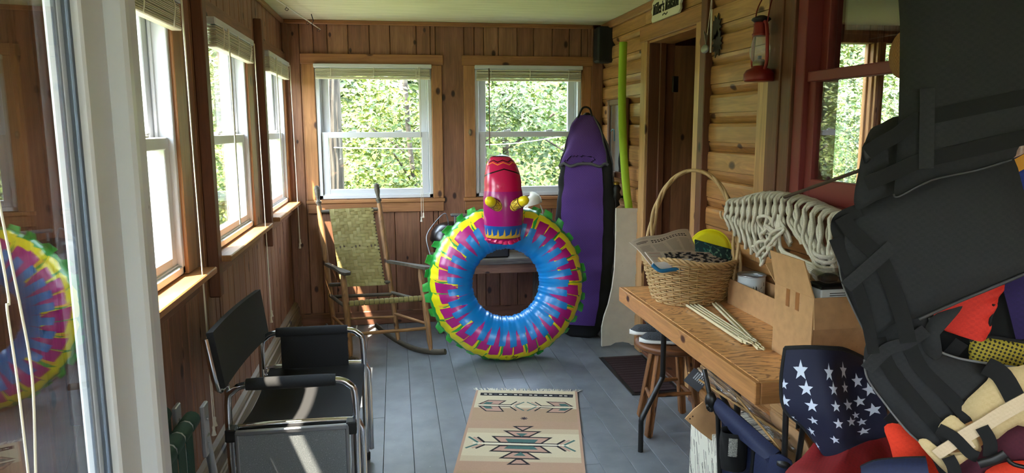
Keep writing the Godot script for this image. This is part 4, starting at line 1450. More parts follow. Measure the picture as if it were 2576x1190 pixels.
func purple_bag() -> void:
	var o := thing("board_bag", "tall purple and black padded board bag leaning in the corner", "bag", Vector3(1.30, 0, -4.92))
	o.rotation.y = -0.42
	# half width and depth along the height
	var hs := [0.0, 0.02, 0.10, 0.30, 0.60, 0.95, 1.15, 1.30, 1.42, 1.52, 1.58, 1.605]
	var ws := [0.08, 0.115, 0.165, 0.205, 0.218, 0.213, 0.196, 0.172, 0.135, 0.092, 0.048, 0.008]
	var ds := [0.05, 0.07, 0.085, 0.092, 0.095, 0.092, 0.085, 0.078, 0.066, 0.05, 0.03, 0.006]
	var get := func(a: Array, y: float) -> float:
		for i in hs.size() - 1:
			if y <= hs[i + 1]:
				return lerpf(a[i], a[i + 1], (y - hs[i]) / (hs[i + 1] - hs[i]))
		return a[-1]
	var lean := func(y: float) -> Vector3: return Vector3(0.028 * y - 0.02 * y * y, 0, -0.125 * y)
	var surf := func(an: float, y: float, off: float) -> Vector3:
		var c := cos(an)
		var s := sin(an)
		var e := 0.55
		var w: float = get.call(ws, y) + off
		var d: float = get.call(ds, y) + off
		var wr := 0.004 * sin(y * 21.0 + an * 3.0) + 0.003 * sin(y * 47.0 + an * 2.0)
		return lean.call(y) + Vector3(signf(c) * pow(absf(c), e) * (w + wr), y, signf(s) * pow(absf(s), e) * (d + wr))
	var yy := func(v: float) -> float: return 1.605 * (0.5 - 0.5 * cos(PI * v))
	part(o, "shell", mb().sheet(func(u: float, v: float) -> Vector3: return surf.call(u * TAU, yy.call(v), 0.0), 48, 60, 0.0, 1, 1, true, false, Vector3(0, 0.8, -0.1)), M.black_cloth)
	var pur := tri(mat(Color(1, 1, 1), 0.85, 0.0, weave_image(Color(0.27, 0.15, 0.42), Color(0.34, 0.20, 0.51))), 7.0)
	part(o, "front_panel", mb().sheet(func(u: float, v: float) -> Vector3:
		var y := lerpf(0.10, 1.30, v)
		var an := lerpf(0.36, 0.70, u) * PI
		return surf.call(an, y, 0.006 + 0.003 * sin(u * PI * 9.0) * smoothstep(0.9, 1.0, v)), 20, 40, 0.003, 1, 1, false, false, Vector3(0, 0.8, -0.1)), pur)
	var pouch := part(o, "top_pouch", mb().sheet(func(u: float, v: float) -> Vector3:
		var y := lerpf(1.23, 1.585, v)
		var an := lerpf(0.27, 0.79, u) * PI
		return surf.call(an, y, 0.014 + 0.016 * sin(PI * u) * sin(PI * clampf(v * 1.1, 0, 1)) + 0.006 * sin(u * 9.0 + v * 7.0)), 20, 24, 0.003, 1, 1, false, false, Vector3(0, 0.8, -0.1)), pur)
	var grey := mat(Color(0.30, 0.30, 0.32), 0.85)
	var pip := []
	for k in 21:
		pip.append(surf.call(lerpf(0.26, 0.80, k / 20.0) * PI, 1.235 + 0.01 * sin(k * 0.9), 0.024))
	part(pouch, "hem", mb().tube(pip, 0.011, 8, true, false, 0.8), grey)
	for s in [0.26, 0.80]:
		var side := []
		for k in 14:
			side.append(surf.call(s * PI, lerpf(1.24, 1.58, k / 13.0), 0.016))
		part(pouch, "piping", mb().tube(side, 0.006, 6), grey)
	part(o, "handle_loop", mb().tube(curve([surf.call(0.35 * PI, 1.56, 0.01), surf.call(0.4 * PI, 1.60, 0.03) + Vector3(0, 0.03, 0), surf.call(0.6 * PI, 1.60, 0.03) + Vector3(0.0, 0.035, 0), surf.call(0.68 * PI, 1.55, 0.01)], 6), 0.007, 6), M.black_cloth)
	var zp := []
	for k in 30:
		zp.append(surf.call(0.06 * PI, lerpf(0.06, 1.45, k / 29.0), 0.002))
	part(o, "side_seam", mb().tube(zp, 0.004, 6), grey)

func white_board() -> void:
	var z := -4.62
	var pts := PackedVector2Array()
	for q in [[1550, 535], [1608, 535], [1606, 640], [1605, 740], [1604, 879], [1588, 878], [1582, 873], [1566, 870], [1548, 872], [1536, 879], [1514, 882], [1514, 834], [1520, 806], [1530, 778], [1540, 735], [1546, 690], [1549, 620]]:
		var p := on_z(q[0], q[1], z)
		pts.append(Vector2(p.x, p.y))
	var lowest := 9.0
	for p in pts:
		lowest = min(lowest, p.y)
	for i in pts.size():
		pts[i].y -= lowest
	var m := mb()
	m.prism(pts, -0.02, 0.0)
	var o := single("cut_board", m, tri(mat(Color(0.83, 0.80, 0.72), 0.6, 0.0, speckle(33, Color(0.96, 0.96, 0.96), Color(1, 1, 1), 0.03, 20, Color(0.75, 0.72, 0.66))), 1.5), "cream painted board with flared foot and arched cutout, standing upright", "board")
	o.position = Vector3(0, 0, z)

func pool_noodle() -> void:
	var x := 1.50
	var pts := []
	for q in [[1568, 106], [1566, 170], [1565, 240], [1566, 310], [1568, 370], [1572, 430], [1577, 490], [1582, 540]]:
		pts.append(on_z(q[0], q[1], -4.68))
	pts.append(Vector3(pts[-1].x + 0.012, 0.45, -4.73))
	pts.append(Vector3(pts[-1].x + 0.004, 0.03, -4.74))
	var o := thing("pool_noodle", "lime green foam pool noodle standing upright by the doorway", "pool noodle", Vector3(0, 0, 0))
	var nm := tri(mat(Color(1, 1, 1), 0.8, 0.0, speckle(21, Color(0.55, 0.68, 0.12), Color(0.62, 0.74, 0.17), 0.2)), 6.0)
	var cv := curve(pts, 6)
	cv.reverse()
	part(o, "foam", mb().tube(cv, 0.0265, 18), nm)
	var top: Vector3 = cv[-1]
	part(o, "hole", mb().lathe([Vector2(0.009, 0.0), Vector2(0.009, 0.001)], 12, top), mat(Color(0.12, 0.16, 0.03), 0.9))

func framed_mirror() -> void:
	var o := thing("framed_mirror", "small wood framed mirror on the log wall behind the noodle", "mirror", Vector3(XR - 0.03, 1.14, -5.01))
	var fm: Material = M.trim_dark
	part(o, "frame", wb().span(Vector3(-0.012, 0, -0.20), Vector3(0.024, 0.56, -0.155), 0.006, 1).span(Vector3(-0.012, 0, 0.155), Vector3(0.024, 0.56, 0.20), 0.006, 1).span(Vector3(-0.012, 0.515, -0.155), Vector3(0.024, 0.56, 0.155), 0.006, 2).span(Vector3(-0.012, 0, -0.155), Vector3(0.024, 0.045, 0.155), 0.006, 2), fm)
	part(o, "glass", mb().span(Vector3(0.0, 0.04, -0.16), Vector3(0.012, 0.52, 0.16), 0.0), mat(Color(0.78, 0.80, 0.78), 0.08, 0.9))
	var d := mb()
	d.tube(curve([Vector3(-0.001, 0.33, -0.13), Vector3(-0.001, 0.345, -0.09), Vector3(-0.001, 0.33, -0.06), Vector3(-0.001, 0.26, -0.05)], 6), 0.004, 6)
	part(o, "etched_mark", d, mat(Color(0.25, 0.38, 0.45), 0.4))
	# small dark ornament under it
	var s := thing("wall_ornament", "small black wall ornament with brass cap under the framed mirror", "ornament", Vector3(XR - 0.005, 0.93, -4.93))
	part(s, "body", mb().lathe([Vector2(0.002, 0.0), Vector2(0.03, 0.02), Vector2(0.02, 0.05), Vector2(0.04, 0.08), Vector2(0.026, 0.11), Vector2(0.036, 0.14), Vector2(0.02, 0.165)], 10, Vector3(-0.045, 0, 0)), M.black_plastic)
	part(s, "cap", mb().lathe([Vector2(0.022, 0.165), Vector2(0.024, 0.18), Vector2(0.008, 0.188)], 12, Vector3(-0.045, 0, 0)), mat(Color(0.62, 0.50, 0.22), 0.35, 0.8))
	part(s, "bracket", mb().span(Vector3(-0.045, 0.07, -0.006), Vector3(0.02, 0.085, 0.006), 0.001), M.black_steel)

func wall_speaker() -> void:
	var a := on_z(1503, 66, -5.28)
	var b := on_z(1552, 157, -5.28)
	var o := thing("wall_speaker", "black loudspeaker hung high in the corner under the ceiling", "speaker", Vector3((a.x + b.x) * 0.5, b.y, -5.30))
	var w := (b.x - a.x) * 0.5
	var h := a.y - b.y
	o.rotation.y = 0.0
	part(o, "cabinet", mb().span(Vector3(-w, 0, -0.10), Vector3(w, h, 0.04), 0.015), mat(Color(0.045, 0.047, 0.052), 0.6))
	part(o, "grille", mb().span(Vector3(-w + 0.008, 0.008, 0.036), Vector3(w - 0.008, h - 0.008, 0.048), 0.006), mat(Color(0.06, 0.062, 0.068), 0.8))
	part(o, "bracket", mb().span(Vector3(-0.02, h * 0.4, -0.20), Vector3(0.02, h * 0.6, -0.09), 0.003), M.black_steel)

func fishing_rod() -> void:
	var tip := on_y(828, 89, 2.20)
	var butt := on_y(640, -40, 2.225)
	butt = butt + (butt - tip) * 0.5
	butt.y = 2.235
	var o := thing("fishing_rod", "slim pale fishing rod hung under the ceiling by the left wall", "fishing rod")
	part(o, "blank", mb().tube([butt, butt.lerp(tip, 0.4), butt.lerp(tip, 0.7), tip], [0.008, 0.006, 0.0045, 0.0028], 8), mat(Color(0.80, 0.78, 0.72), 0.35))
	for t in [0.55, 0.74, 0.86, 0.95]:
		var p := butt.lerp(tip, t)
		part(o, "line_guide", mb().tube([p, p + Vector3(0.004, -0.012, 0)], 0.0015, 5).tube(curve([p + Vector3(0.004, -0.012, 0), p + Vector3(0.014, -0.018, 0.0), p + Vector3(0.006, -0.028, 0.0), p + Vector3(-0.005, -0.02, 0.0)], 4, true), 0.0016, 5, false, true), M.black_steel)
	var p2 := butt.lerp(tip, 0.79)
	part(o, "ceiling_hook", mb().tube([Vector3(p2.x, YC - 0.001, p2.z), Vector3(p2.x + 0.012, p2.y + 0.02, p2.z), Vector3(p2.x, p2.y - 0.010, p2.z), Vector3(p2.x - 0.014, p2.y + 0.012, p2.z)], 0.003, 6), M.black_steel)
	var p3 := butt.lerp(tip, 0.25)
	part(o, "ceiling_hook", mb().tube([Vector3(p3.x, YC - 0.001, p3.z), Vector3(p3.x + 0.012, p3.y, p3.z), Vector3(p3.x, p3.y - 0.010, p3.z), Vector3(p3.x - 0.014, p3.y + 0.004, p3.z)], 0.003, 6), M.black_steel)

# ------------------------------------------------------------------ on the log wall
func wall_sign() -> void:
	var o := thing("wall_sign", "white scalloped wooden sign with black script above the doorway", "sign", Vector3(XR - 0.028, 2.123, -4.09))
	# local: x along the wall towards the camera, y up
	o.basis = Basis(Vector3(0, 0, 1), Vector3.UP, Vector3(-1, 0, 0))
	var w := 0.235
	var poly := PackedVector2Array([Vector2(-w + 0.02, 0), Vector2(w - 0.04, 0), Vector2(w - 0.012, 0.020), Vector2(w - 0.02, 0.045), Vector2(w, 0.068), Vector2(w - 0.018, 0.088), Vector2(w - 0.008, 0.115), Vector2(w - 0.03, 0.132), Vector2(-w + 0.05, 0.132), Vector2(-w + 0.012, 0.112), Vector2(-w + 0.02, 0.09), Vector2(-w, 0.066), Vector2(-w + 0.018, 0.044), Vector2(-w + 0.006, 0.016)])
	part(o, "board", mb().prism(poly, 0.0, 0.012), mat(Color(0.82, 0.80, 0.70), 0.6))
	var tm := TextMesh.new()
	var sf := SystemFont.new()
	sf.font_names = PackedStringArray(["Droid Serif"])
	sf.font_italic = true
	sf.font_weight = 700
	tm.font = sf
	tm.text = "Miller's Mansion"
	tm.font_size = 64
	tm.pixel_size = 0.001
	tm.depth = 0.003
	var tx := part(o, "lettering", tm, mat(Color(0.04, 0.035, 0.03), 0.6))
	var wid := tm.get_aabb().size.x
	tx.transform = Transform3D(Basis(Vector3(0.40 / wid, 0, 0), Vector3(0.12, 1.35, 0), Vector3(0, 0, 1)), Vector3(0, 0.070, 0.0135))
	part(o, "flourish", mb().tube(curve([Vector3(-0.04, 0.020, 0.013), Vector3(-0.015, 0.028, 0.013), Vector3(0.01, 0.018, 0.013), Vector3(0.035, 0.027, 0.013)], 5), 0.003, 6), mat(Color(0.04, 0.035, 0.03), 0.6))

func wind_chime() -> void:
	var top := on_x(1788, 20, XR - 0.06)
	var o := thing("wind_chime", "small wind chime with silver tube and dangling fish beside the doorway", "wind chime", Vector3(XR - 0.055, 0, top.z))
	var y0 := 2.10
	part(o, "hook", mb().tube([Vector3(0.055, y0 + 0.06, 0), Vector3(-0.005, y0 + 0.065, 0), Vector3(-0.01, y0 + 0.05, 0)], 0.003, 6), M.black_steel)
	part(o, "cord", mb().tube([Vector3(0, y0 + 0.055, 0), Vector3(0, 2.05, 0)], 0.0015, 5).tube([Vector3(0, y0 + 0.055, 0), Vector3(0.0, 1.95, -0.04)], 0.0015, 5), M.cord)
	part(o, "tube", mb().tube([Vector3(0, 2.065, 0.005), Vector3(0, 1.86, 0.005)], 0.007, 10), M.chrome)
	var fish := part(o, "fish", mb().ball(Vector3(0, 1.885, -0.062), Vector3(0.012, 0.022, 0.042), 12, 8), mat(Color(0.55, 0.56, 0.55), 0.35, 0.4))
	part(fish, "tail", mb().prism(PackedVector2Array([Vector2(0, 0), Vector2(0.012, 0.075), Vector2(-0.004, 0.06), Vector2(-0.016, 0.078)]), -0.003, 0.003), mat(Color(0.45, 0.40, 0.34), 0.4)).position = Vector3(0, 1.895, -0.05)
	# dark oak leaf cut-outs pinned on the wall behind it
	for k in 2:
		var lf := PackedVector2Array()
		for i in 22:
			var a := TAU * i / 22.0
			var r := 0.052 * (1.0 + 0.28 * (1.0 if i % 2 == 0 else -0.7)) * (1.15 - 0.35 * absf(cos(a)))
			lf.append(Vector2(cos(a) * r * 1.15, sin(a) * r))
		var m := mb()
		m.prism(lf, 0.0, 0.004)
		var p := single("metal_leaf", m, mat(Color(0.16, 0.13, 0.11), 0.5, 0.3), "dark metal leaf on the log wall, upper of two" if k == 0 else "dark metal leaf on the log wall, lower of two", "wall decoration", "metal leaves by the chime")
		p.transform = Transform3D(Basis(Vector3(0, 0, 1), Vector3.UP, Vector3(-1, 0, 0)).rotated(Vector3(1, 0, 0), 0.5 - 0.4 * k), Vector3(XR - 0.006, 1.985 - 0.075 * k, -3.475 + 0.02 * k))

func red_lantern() -> void:
	var p := on_x(1908, 205, XR - 0.085)
	var o := thing("kerosene_lantern", "red metal kerosene lantern with glass globe hung on log wall", "lantern", p)
	var red := mat(Color(0.48, 0.07, 0.06), 0.38, 0.2)
	part(o, "tank", mb().lathe([Vector2(0.056, 0.0), Vector2(0.062, 0.006), Vector2(0.062, 0.030), Vector2(0.052, 0.046), Vector2(0.030, 0.056), Vector2(0.024, 0.066)], 24), red)
	part(o, "burner", mb().lathe([Vector2(0.026, 0.064), Vector2(0.028, 0.078), Vector2(0.018, 0.09)], 18), mat(Color(0.55, 0.50, 0.42), 0.35, 0.8))
	var gl := StandardMaterial3D.new()
	gl.albedo_color = Color(0.85, 0.9, 0.9, 0.16)
	gl.transparency = BaseMaterial3D.TRANSPARENCY_ALPHA
	gl.roughness = 0.02
	part(o, "globe", mb().lathe([Vector2(0.026, 0.078), Vector2(0.040, 0.10), Vector2(0.043, 0.125), Vector2(0.036, 0.155), Vector2(0.027, 0.185)], 20, Vector3.ZERO, false), gl)
	part(o, "wick", mb().tube([Vector3(0, 0.085, 0), Vector3(0, 0.105, 0)], 0.008, 8), mat(Color(0.15, 0.13, 0.12), 0.8))
	var hood := part(o, "hood", mb().lathe([Vector2(0.032, 0.185), Vector2(0.036, 0.192), Vector2(0.028, 0.20), Vector2(0.030, 0.232), Vector2(0.026, 0.24)], 18), red)
	part(hood, "chimney_cap", mb().lathe([Vector2(0.026, 0.24), Vector2(0.040, 0.250), Vector2(0.036, 0.258), Vector2(0.012, 0.268)], 18), M.black_plastic)
	for s in [-1, 1]:
		part(o, "side_tube", mb().tube(curve([Vector3(0.0, 0.045, s * 0.045), Vector3(0.0, 0.075, s * 0.060), Vector3(0.0, 0.13, s * 0.060), Vector3(0.0, 0.20, s * 0.052), Vector3(0.0, 0.235, s * 0.040), Vector3(0, 0.24, s * 0.026)], 5), 0.0075, 8), red)
	part(o, "bail", mb().tube(curve([Vector3(0.0, 0.225, -0.05), Vector3(0.01, 0.30, -0.058), Vector3(0.04, 0.375, -0.035), Vector3(0.055, 0.405, 0.0), Vector3(0.04, 0.375, 0.03), Vector3(0.01, 0.30, 0.05), Vector3(0.0, 0.225, 0.048)], 6), 0.003, 6), mat(Color(0.42, 0.07, 0.04), 0.4, 0.5))
	part(o, "wall_hook", mb().tube([Vector3(0.095, 0.40, 0), Vector3(0.052, 0.396, 0), Vector3(0.048, 0.41, 0)], 0.004, 6), M.black_steel)

func small_wall_things() -> void:
	# oval tag on the casing of the right far window
	var p := on_z(1183, 333, ZF + 0.02)
	var o := thing("wall_medallion", "small oval medallion nailed to the casing between the far windows", "medallion", p)
	part(o, "plate", mb().ball(Vector3(0, 0, 0.003), Vector3(0.014, 0.026, 0.005), 14, 8), mat(Color(0.45, 0.38, 0.28), 0.5, 0.3))
	part(o, "relief", mb().ball(Vector3(0, 0.002, 0.006), Vector3(0.007, 0.013, 0.004), 10, 6), mat(Color(0.62, 0.55, 0.42), 0.5, 0.3))
	# cast hook below the rope
	var h := on_x(1832, 538, XR - 0.002)
	var k := thing("wall_hook", "small cream hook on the log wall above the basket", "hook", h)
	part(k, "plate", mb().span(Vector3(-0.006, -0.03, -0.012), Vector3(0.004, 0.03, 0.012), 0.002), mat(Color(0.75, 0.68, 0.55), 0.5))
	part(k, "prong", mb().tube(curve([Vector3(-0.004, -0.01, 0), Vector3(-0.03, -0.02, 0), Vector3(-0.04, 0.0, 0), Vector3(-0.038, 0.015, 0)], 4), 0.006, 8), mat(Color(0.80, 0.72, 0.58), 0.5))

# ------------------------------------------------------------------ helpers for cloth and straps
# a ribbon along a path, w wide, lying against the normal nn
func ribbon(path: Array, w: float, nn: Vector3, th := 0.003, sub := 4) -> MB:
	var cv := curve(path, sub)
	var m := mb()
	var k := cv.size() - 1
	m.sheet(func(u: float, v: float) -> Vector3:
		var i: int = int(round(u * k))
		var d: Vector3 = (cv[min(i + 1, k)] - cv[max(i - 1, 0)]).normalized()
		var s := d.cross(nn).normalized()
		return cv[i] + s * ((v - 0.5) * w), k, 2, th, 1.0, 0.1)
	return m

# ------------------------------------------------------------------ rug and mat
func woven_rug() -> void:
	var a := Vector3(0.424, 0, -3.935)
	var d := Vector3(-0.2105, 0, 0.9776)
	var w := Vector3(0.9776, 0, 0.2105)
	var wid := 0.578
	var leng := 1.62
	var W := 620
	var Hh := 1736
	var pm := W / wid
	var im := Image.create(W, Hh, false, Image.FORMAT_RGB8)
	var cream := Color(0.84, 0.78, 0.65)
	var tan_ := Color(0.71, 0.59, 0.47)
	var pink := Color(0.75, 0.59, 0.51)
	var teal := Color(0.27, 0.41, 0.39)
	var ink := Color(0.09, 0.07, 0.10)
	var white := Color(0.90, 0.87, 0.78)
	# point of the enlarged view used while tracing -> picture
	var Z := func(x: float, y: float) -> Vector2:
		var p := on_y(1100.0 + x * 0.2101, 940.0 + y * 0.2101, 0.0) - a
		return Vector2(p.dot(w) * pm, p.dot(d) * pm)
	im.fill(tan_)
	var band := func(y0: float, y1: float, c: Color) -> void:
		var ya: int = max(0, int(Z.call(1000, y0).y))
		var yb: int = int(Z.call(1000, y1).y)
		im.fill_rect(Rect2i(0, ya, W, yb - ya), c)
	band.call(180, 430, cream)
	band.call(430, 585, tan_)
	band.call(585, 680, tan_.lerp(pink, 0.3))
	band.call(680, 735, cream.lerp(tan_, 0.45))
	band.call(735, 1010, cream)
	band.call(1010, 1075, cream.lerp(tan_, 0.35))
	band.call(1075, 1190, pink.lerp(tan_, 0.5))
	# the part past the picture's edge repeats the same bands
	var yb: int = int(Z.call(1000, 1190).y)
	im.fill_rect(Rect2i(0, yb, W, Hh - yb), tan_)
	im.fill_rect(Rect2i(0, Hh - 330, W, 330), cream)
	var poly := func(pts: Array, c: Color, shrink := 1.0) -> void:
		var out := PackedVector2Array()
		var ctr := Vector2.ZERO
		for q in pts:
			ctr += Z.call(q[0], q[1]) / pts.size()
		for q in pts:
			out.append(ctr + (Z.call(q[0], q[1]) - ctr) * shrink)
		fill_poly(im, out, c)
	var inset := func(pts: Array, c: Color, by: float) -> void:
		var out := PackedVector2Array()
		for q in pts:
			out.append(Z.call(q[0], q[1]))
		for r in Geometry2D.offset_polygon(out, -by):
			fill_poly(im, r, c)
	# bar of dashes
	poly.call([[520, 245], [1627, 268], [1622, 303], [515, 278]], ink)
	for i in 18:
		var x := lerpf(560, 1580, i / 17.0)
		var y := lerpf(262, 285, i / 17.0)
		poly.call([[x, y - 5], [x + 36, y - 4], [x + 36, y + 6], [x, y + 5]], white if i % 3 != 2 else Color(0.30, 0.32, 0.33))
	# double arrow
	for sh in [[[485, 382], [610, 333], [832, 340], [742, 388]], [[485, 400], [580, 465], [802, 470], [742, 405]], [[1632, 410], [1530, 357], [1298, 350], [1398, 405]], [[1632, 428], [1525, 487], [1298, 480], [1380, 428]]]:
		poly.call(sh, ink)
		inset.call(sh, pink, 8.0)
	for sh in [[[545, 380], [590, 356], [672, 360], [640, 382]], [[545, 408], [585, 434], [665, 434], [640, 410]], [[1590, 408], [1535, 376], [1452, 376], [1480, 402]], [[1590, 430], [1530, 458], [1448, 456], [1480, 432]]]:
		poly.call(sh, teal)
	for ln in [[[740, 386], [880, 390], [948, 354]], [[740, 406], [872, 412], [942, 456]], [[1400, 404], [1245, 400], [1175, 360]], [[1380, 430], [1235, 420], [1170, 460]]]:
		for i in 2:
			stroke(im, Z.call(ln[i][0], ln[i][1]), Z.call(ln[i + 1][0], ln[i + 1][1]), 9.0, ink)
	for ln in [[[930, 400], [1035, 360], teal], [[940, 410], [1030, 455], teal], [[1185, 400], [1080, 360], teal], [[1180, 415], [1080, 458], teal], [[910, 400], [985, 365], pink], [[910, 412], [985, 450], pink], [[1215, 402], [1130, 362], pink], [[1210, 418], [1130, 456], pink]]:
		stroke(im, Z.call(ln[0][0], ln[0][1]), Z.call(ln[1][0], ln[1][1]), 9.0, ln[2])
	stroke(im, Z.call(485, 391), Z.call(1632, 419), 8.0, white)
	# small flower
	for k in 8:
		var an := TAU * k / 8.0
		var c0: Vector2 = Z.call(1040, 552)
		stroke(im, c0, c0 + Vector2(cos(an), sin(an)) * 17.0, 6.0, Color(0.14, 0.08, 0.16))
	# stepped medallion
	var steps := [[[900, 646], [1157, 648], [1020, 712]], [[788, 700], [1252, 712], [1105, 780], [925, 775]], [[648, 766], [1382, 784], [1248, 862], [745, 846]], [[742, 876], [1242, 884], [1377, 970], [615, 948]], [[895, 950], [1085, 958], [1237, 1046], [732, 1030]], [[935, 1036], [1015, 1036], [1118, 1108], [828, 1106]]]
	for sh in steps:
		poly.call(sh, ink)
	for sh in steps:
		inset.call(sh, pink, 11.0)
	for sh in [[[940, 735], [1085, 738], [1010, 776]], [[815, 800], [1210, 810], [1165, 848], [850, 840]], [[850, 880], [1150, 886], [1205, 928], [795, 915]], [[1000, 955], [1060, 1002], [908, 998]]]:
		poly.call(sh, teal)
	for e in [[[560, 838], [1440, 862]], [[560, 872], [1440, 888]]]:
		stroke(im, Z.call(e[0][0], e[0][1]), Z.call(e[1][0], e[1][1]), 8.0, ink)
	stroke(im, Z.call(440, 850), Z.call(1560, 878), 13.0, white)
	for e in [[[560, 838], [490, 785], ink], [[525, 838], [445, 785], pink], [[480, 838], [385, 780], teal], [[560, 872], [470, 908], ink], [[520, 868], [425, 905], pink], [[470, 866], [350, 905], teal], [[1440, 862], [1520, 820], ink], [[1480, 862], [1575, 822], pink], [[1530, 868], [1635, 822], teal], [[1440, 888], [1530, 940], ink], [[1480, 888], [1580, 940], pink], [[1530, 890], [1645, 942], teal]]:
		stroke(im, Z.call(e[0][0], e[0][1]), Z.call(e[1][0], e[1][1]), 13.0, e[2])
	# woven flecks, then the selvedge
	var r := RandomNumberGenerator.new()
	r.seed = 3
	for y in range(0, Hh, 2):
		for k in 30:
			var x := r.randi() % W
			var c := im.get_pixel(x, y)
			im.fill_rect(Rect2i(x, y, 3, 1), c.lerp(Color(0.95, 0.85, 0.70) if r.randf() < 0.6 else Color(0.5, 0.40, 0.30), 0.22))
	im.fill_rect(Rect2i(0, 0, 14, Hh), pink.lerp(tan_, 0.4))
	im.fill_rect(Rect2i(W - 14, 0, 14, Hh), pink.lerp(tan_, 0.4))
	var o := thing("woven_rug", "cream and tan woven rug with stepped diamond and arrow pattern", "rug", a)
	o.basis = Basis(w, Vector3.UP, d)
	var rm := mat(Color(1, 1, 1), 0.95, 0.0, tex_of(im))
	part(o, "pile", mb().sheet(func(u: float, v: float) -> Vector3: return Vector3(u * wid, 0.0045 + 0.0012 * sin(v * 19.0 + u * 2.0), v * leng), 8, 40, 0.007, 1.0, 1.0), rm)
	var fr := mb()
	for k in 150:
		var x := r.randf() * (wid + 0.02) - 0.01
		var l := r.randf_range(0.030, 0.052)
		var sk := r.randf_range(-0.012, 0.012) + (x - wid * 0.5) * 0.06
		fr.tube([Vector3(clampf(x, 0.004, wid - 0.004), 0.005, 0.004), Vector3(x + sk * 0.5, 0.006, -l * 0.5), Vector3(x + sk, 0.003, -l)], 0.0017, 4)
	var fg := part(o, "fringe", fr, mat(Color(0.90, 0.87, 0.80), 0.95))
	fg.set_meta("kind", "stuff")
	# doormat before the doorway
	var dm := thing("doormat", "dark red ribbed doormat with black rubber border at the doorway", "doormat", Vector3(1.285, 0, -4.40))
	part(dm, "border", mb().span(Vector3(0, 0, 0), Vector3(0.30, 0.006, 0.68), 0.002), M.black_plastic)
	var mm := mat(Color(1, 1, 1), 0.95, 0.0, speckle(15, Color(0.15, 0.07, 0.07), Color(0.22, 0.10, 0.10), 0.15), 3.0)
	for j in 15:
		part(dm, "rib", mb().span(Vector3(0.025, 0.006, 0.025 + j * 0.042), Vector3(0.275, 0.0105, 0.062 + j * 0.042), 0.002), mm)

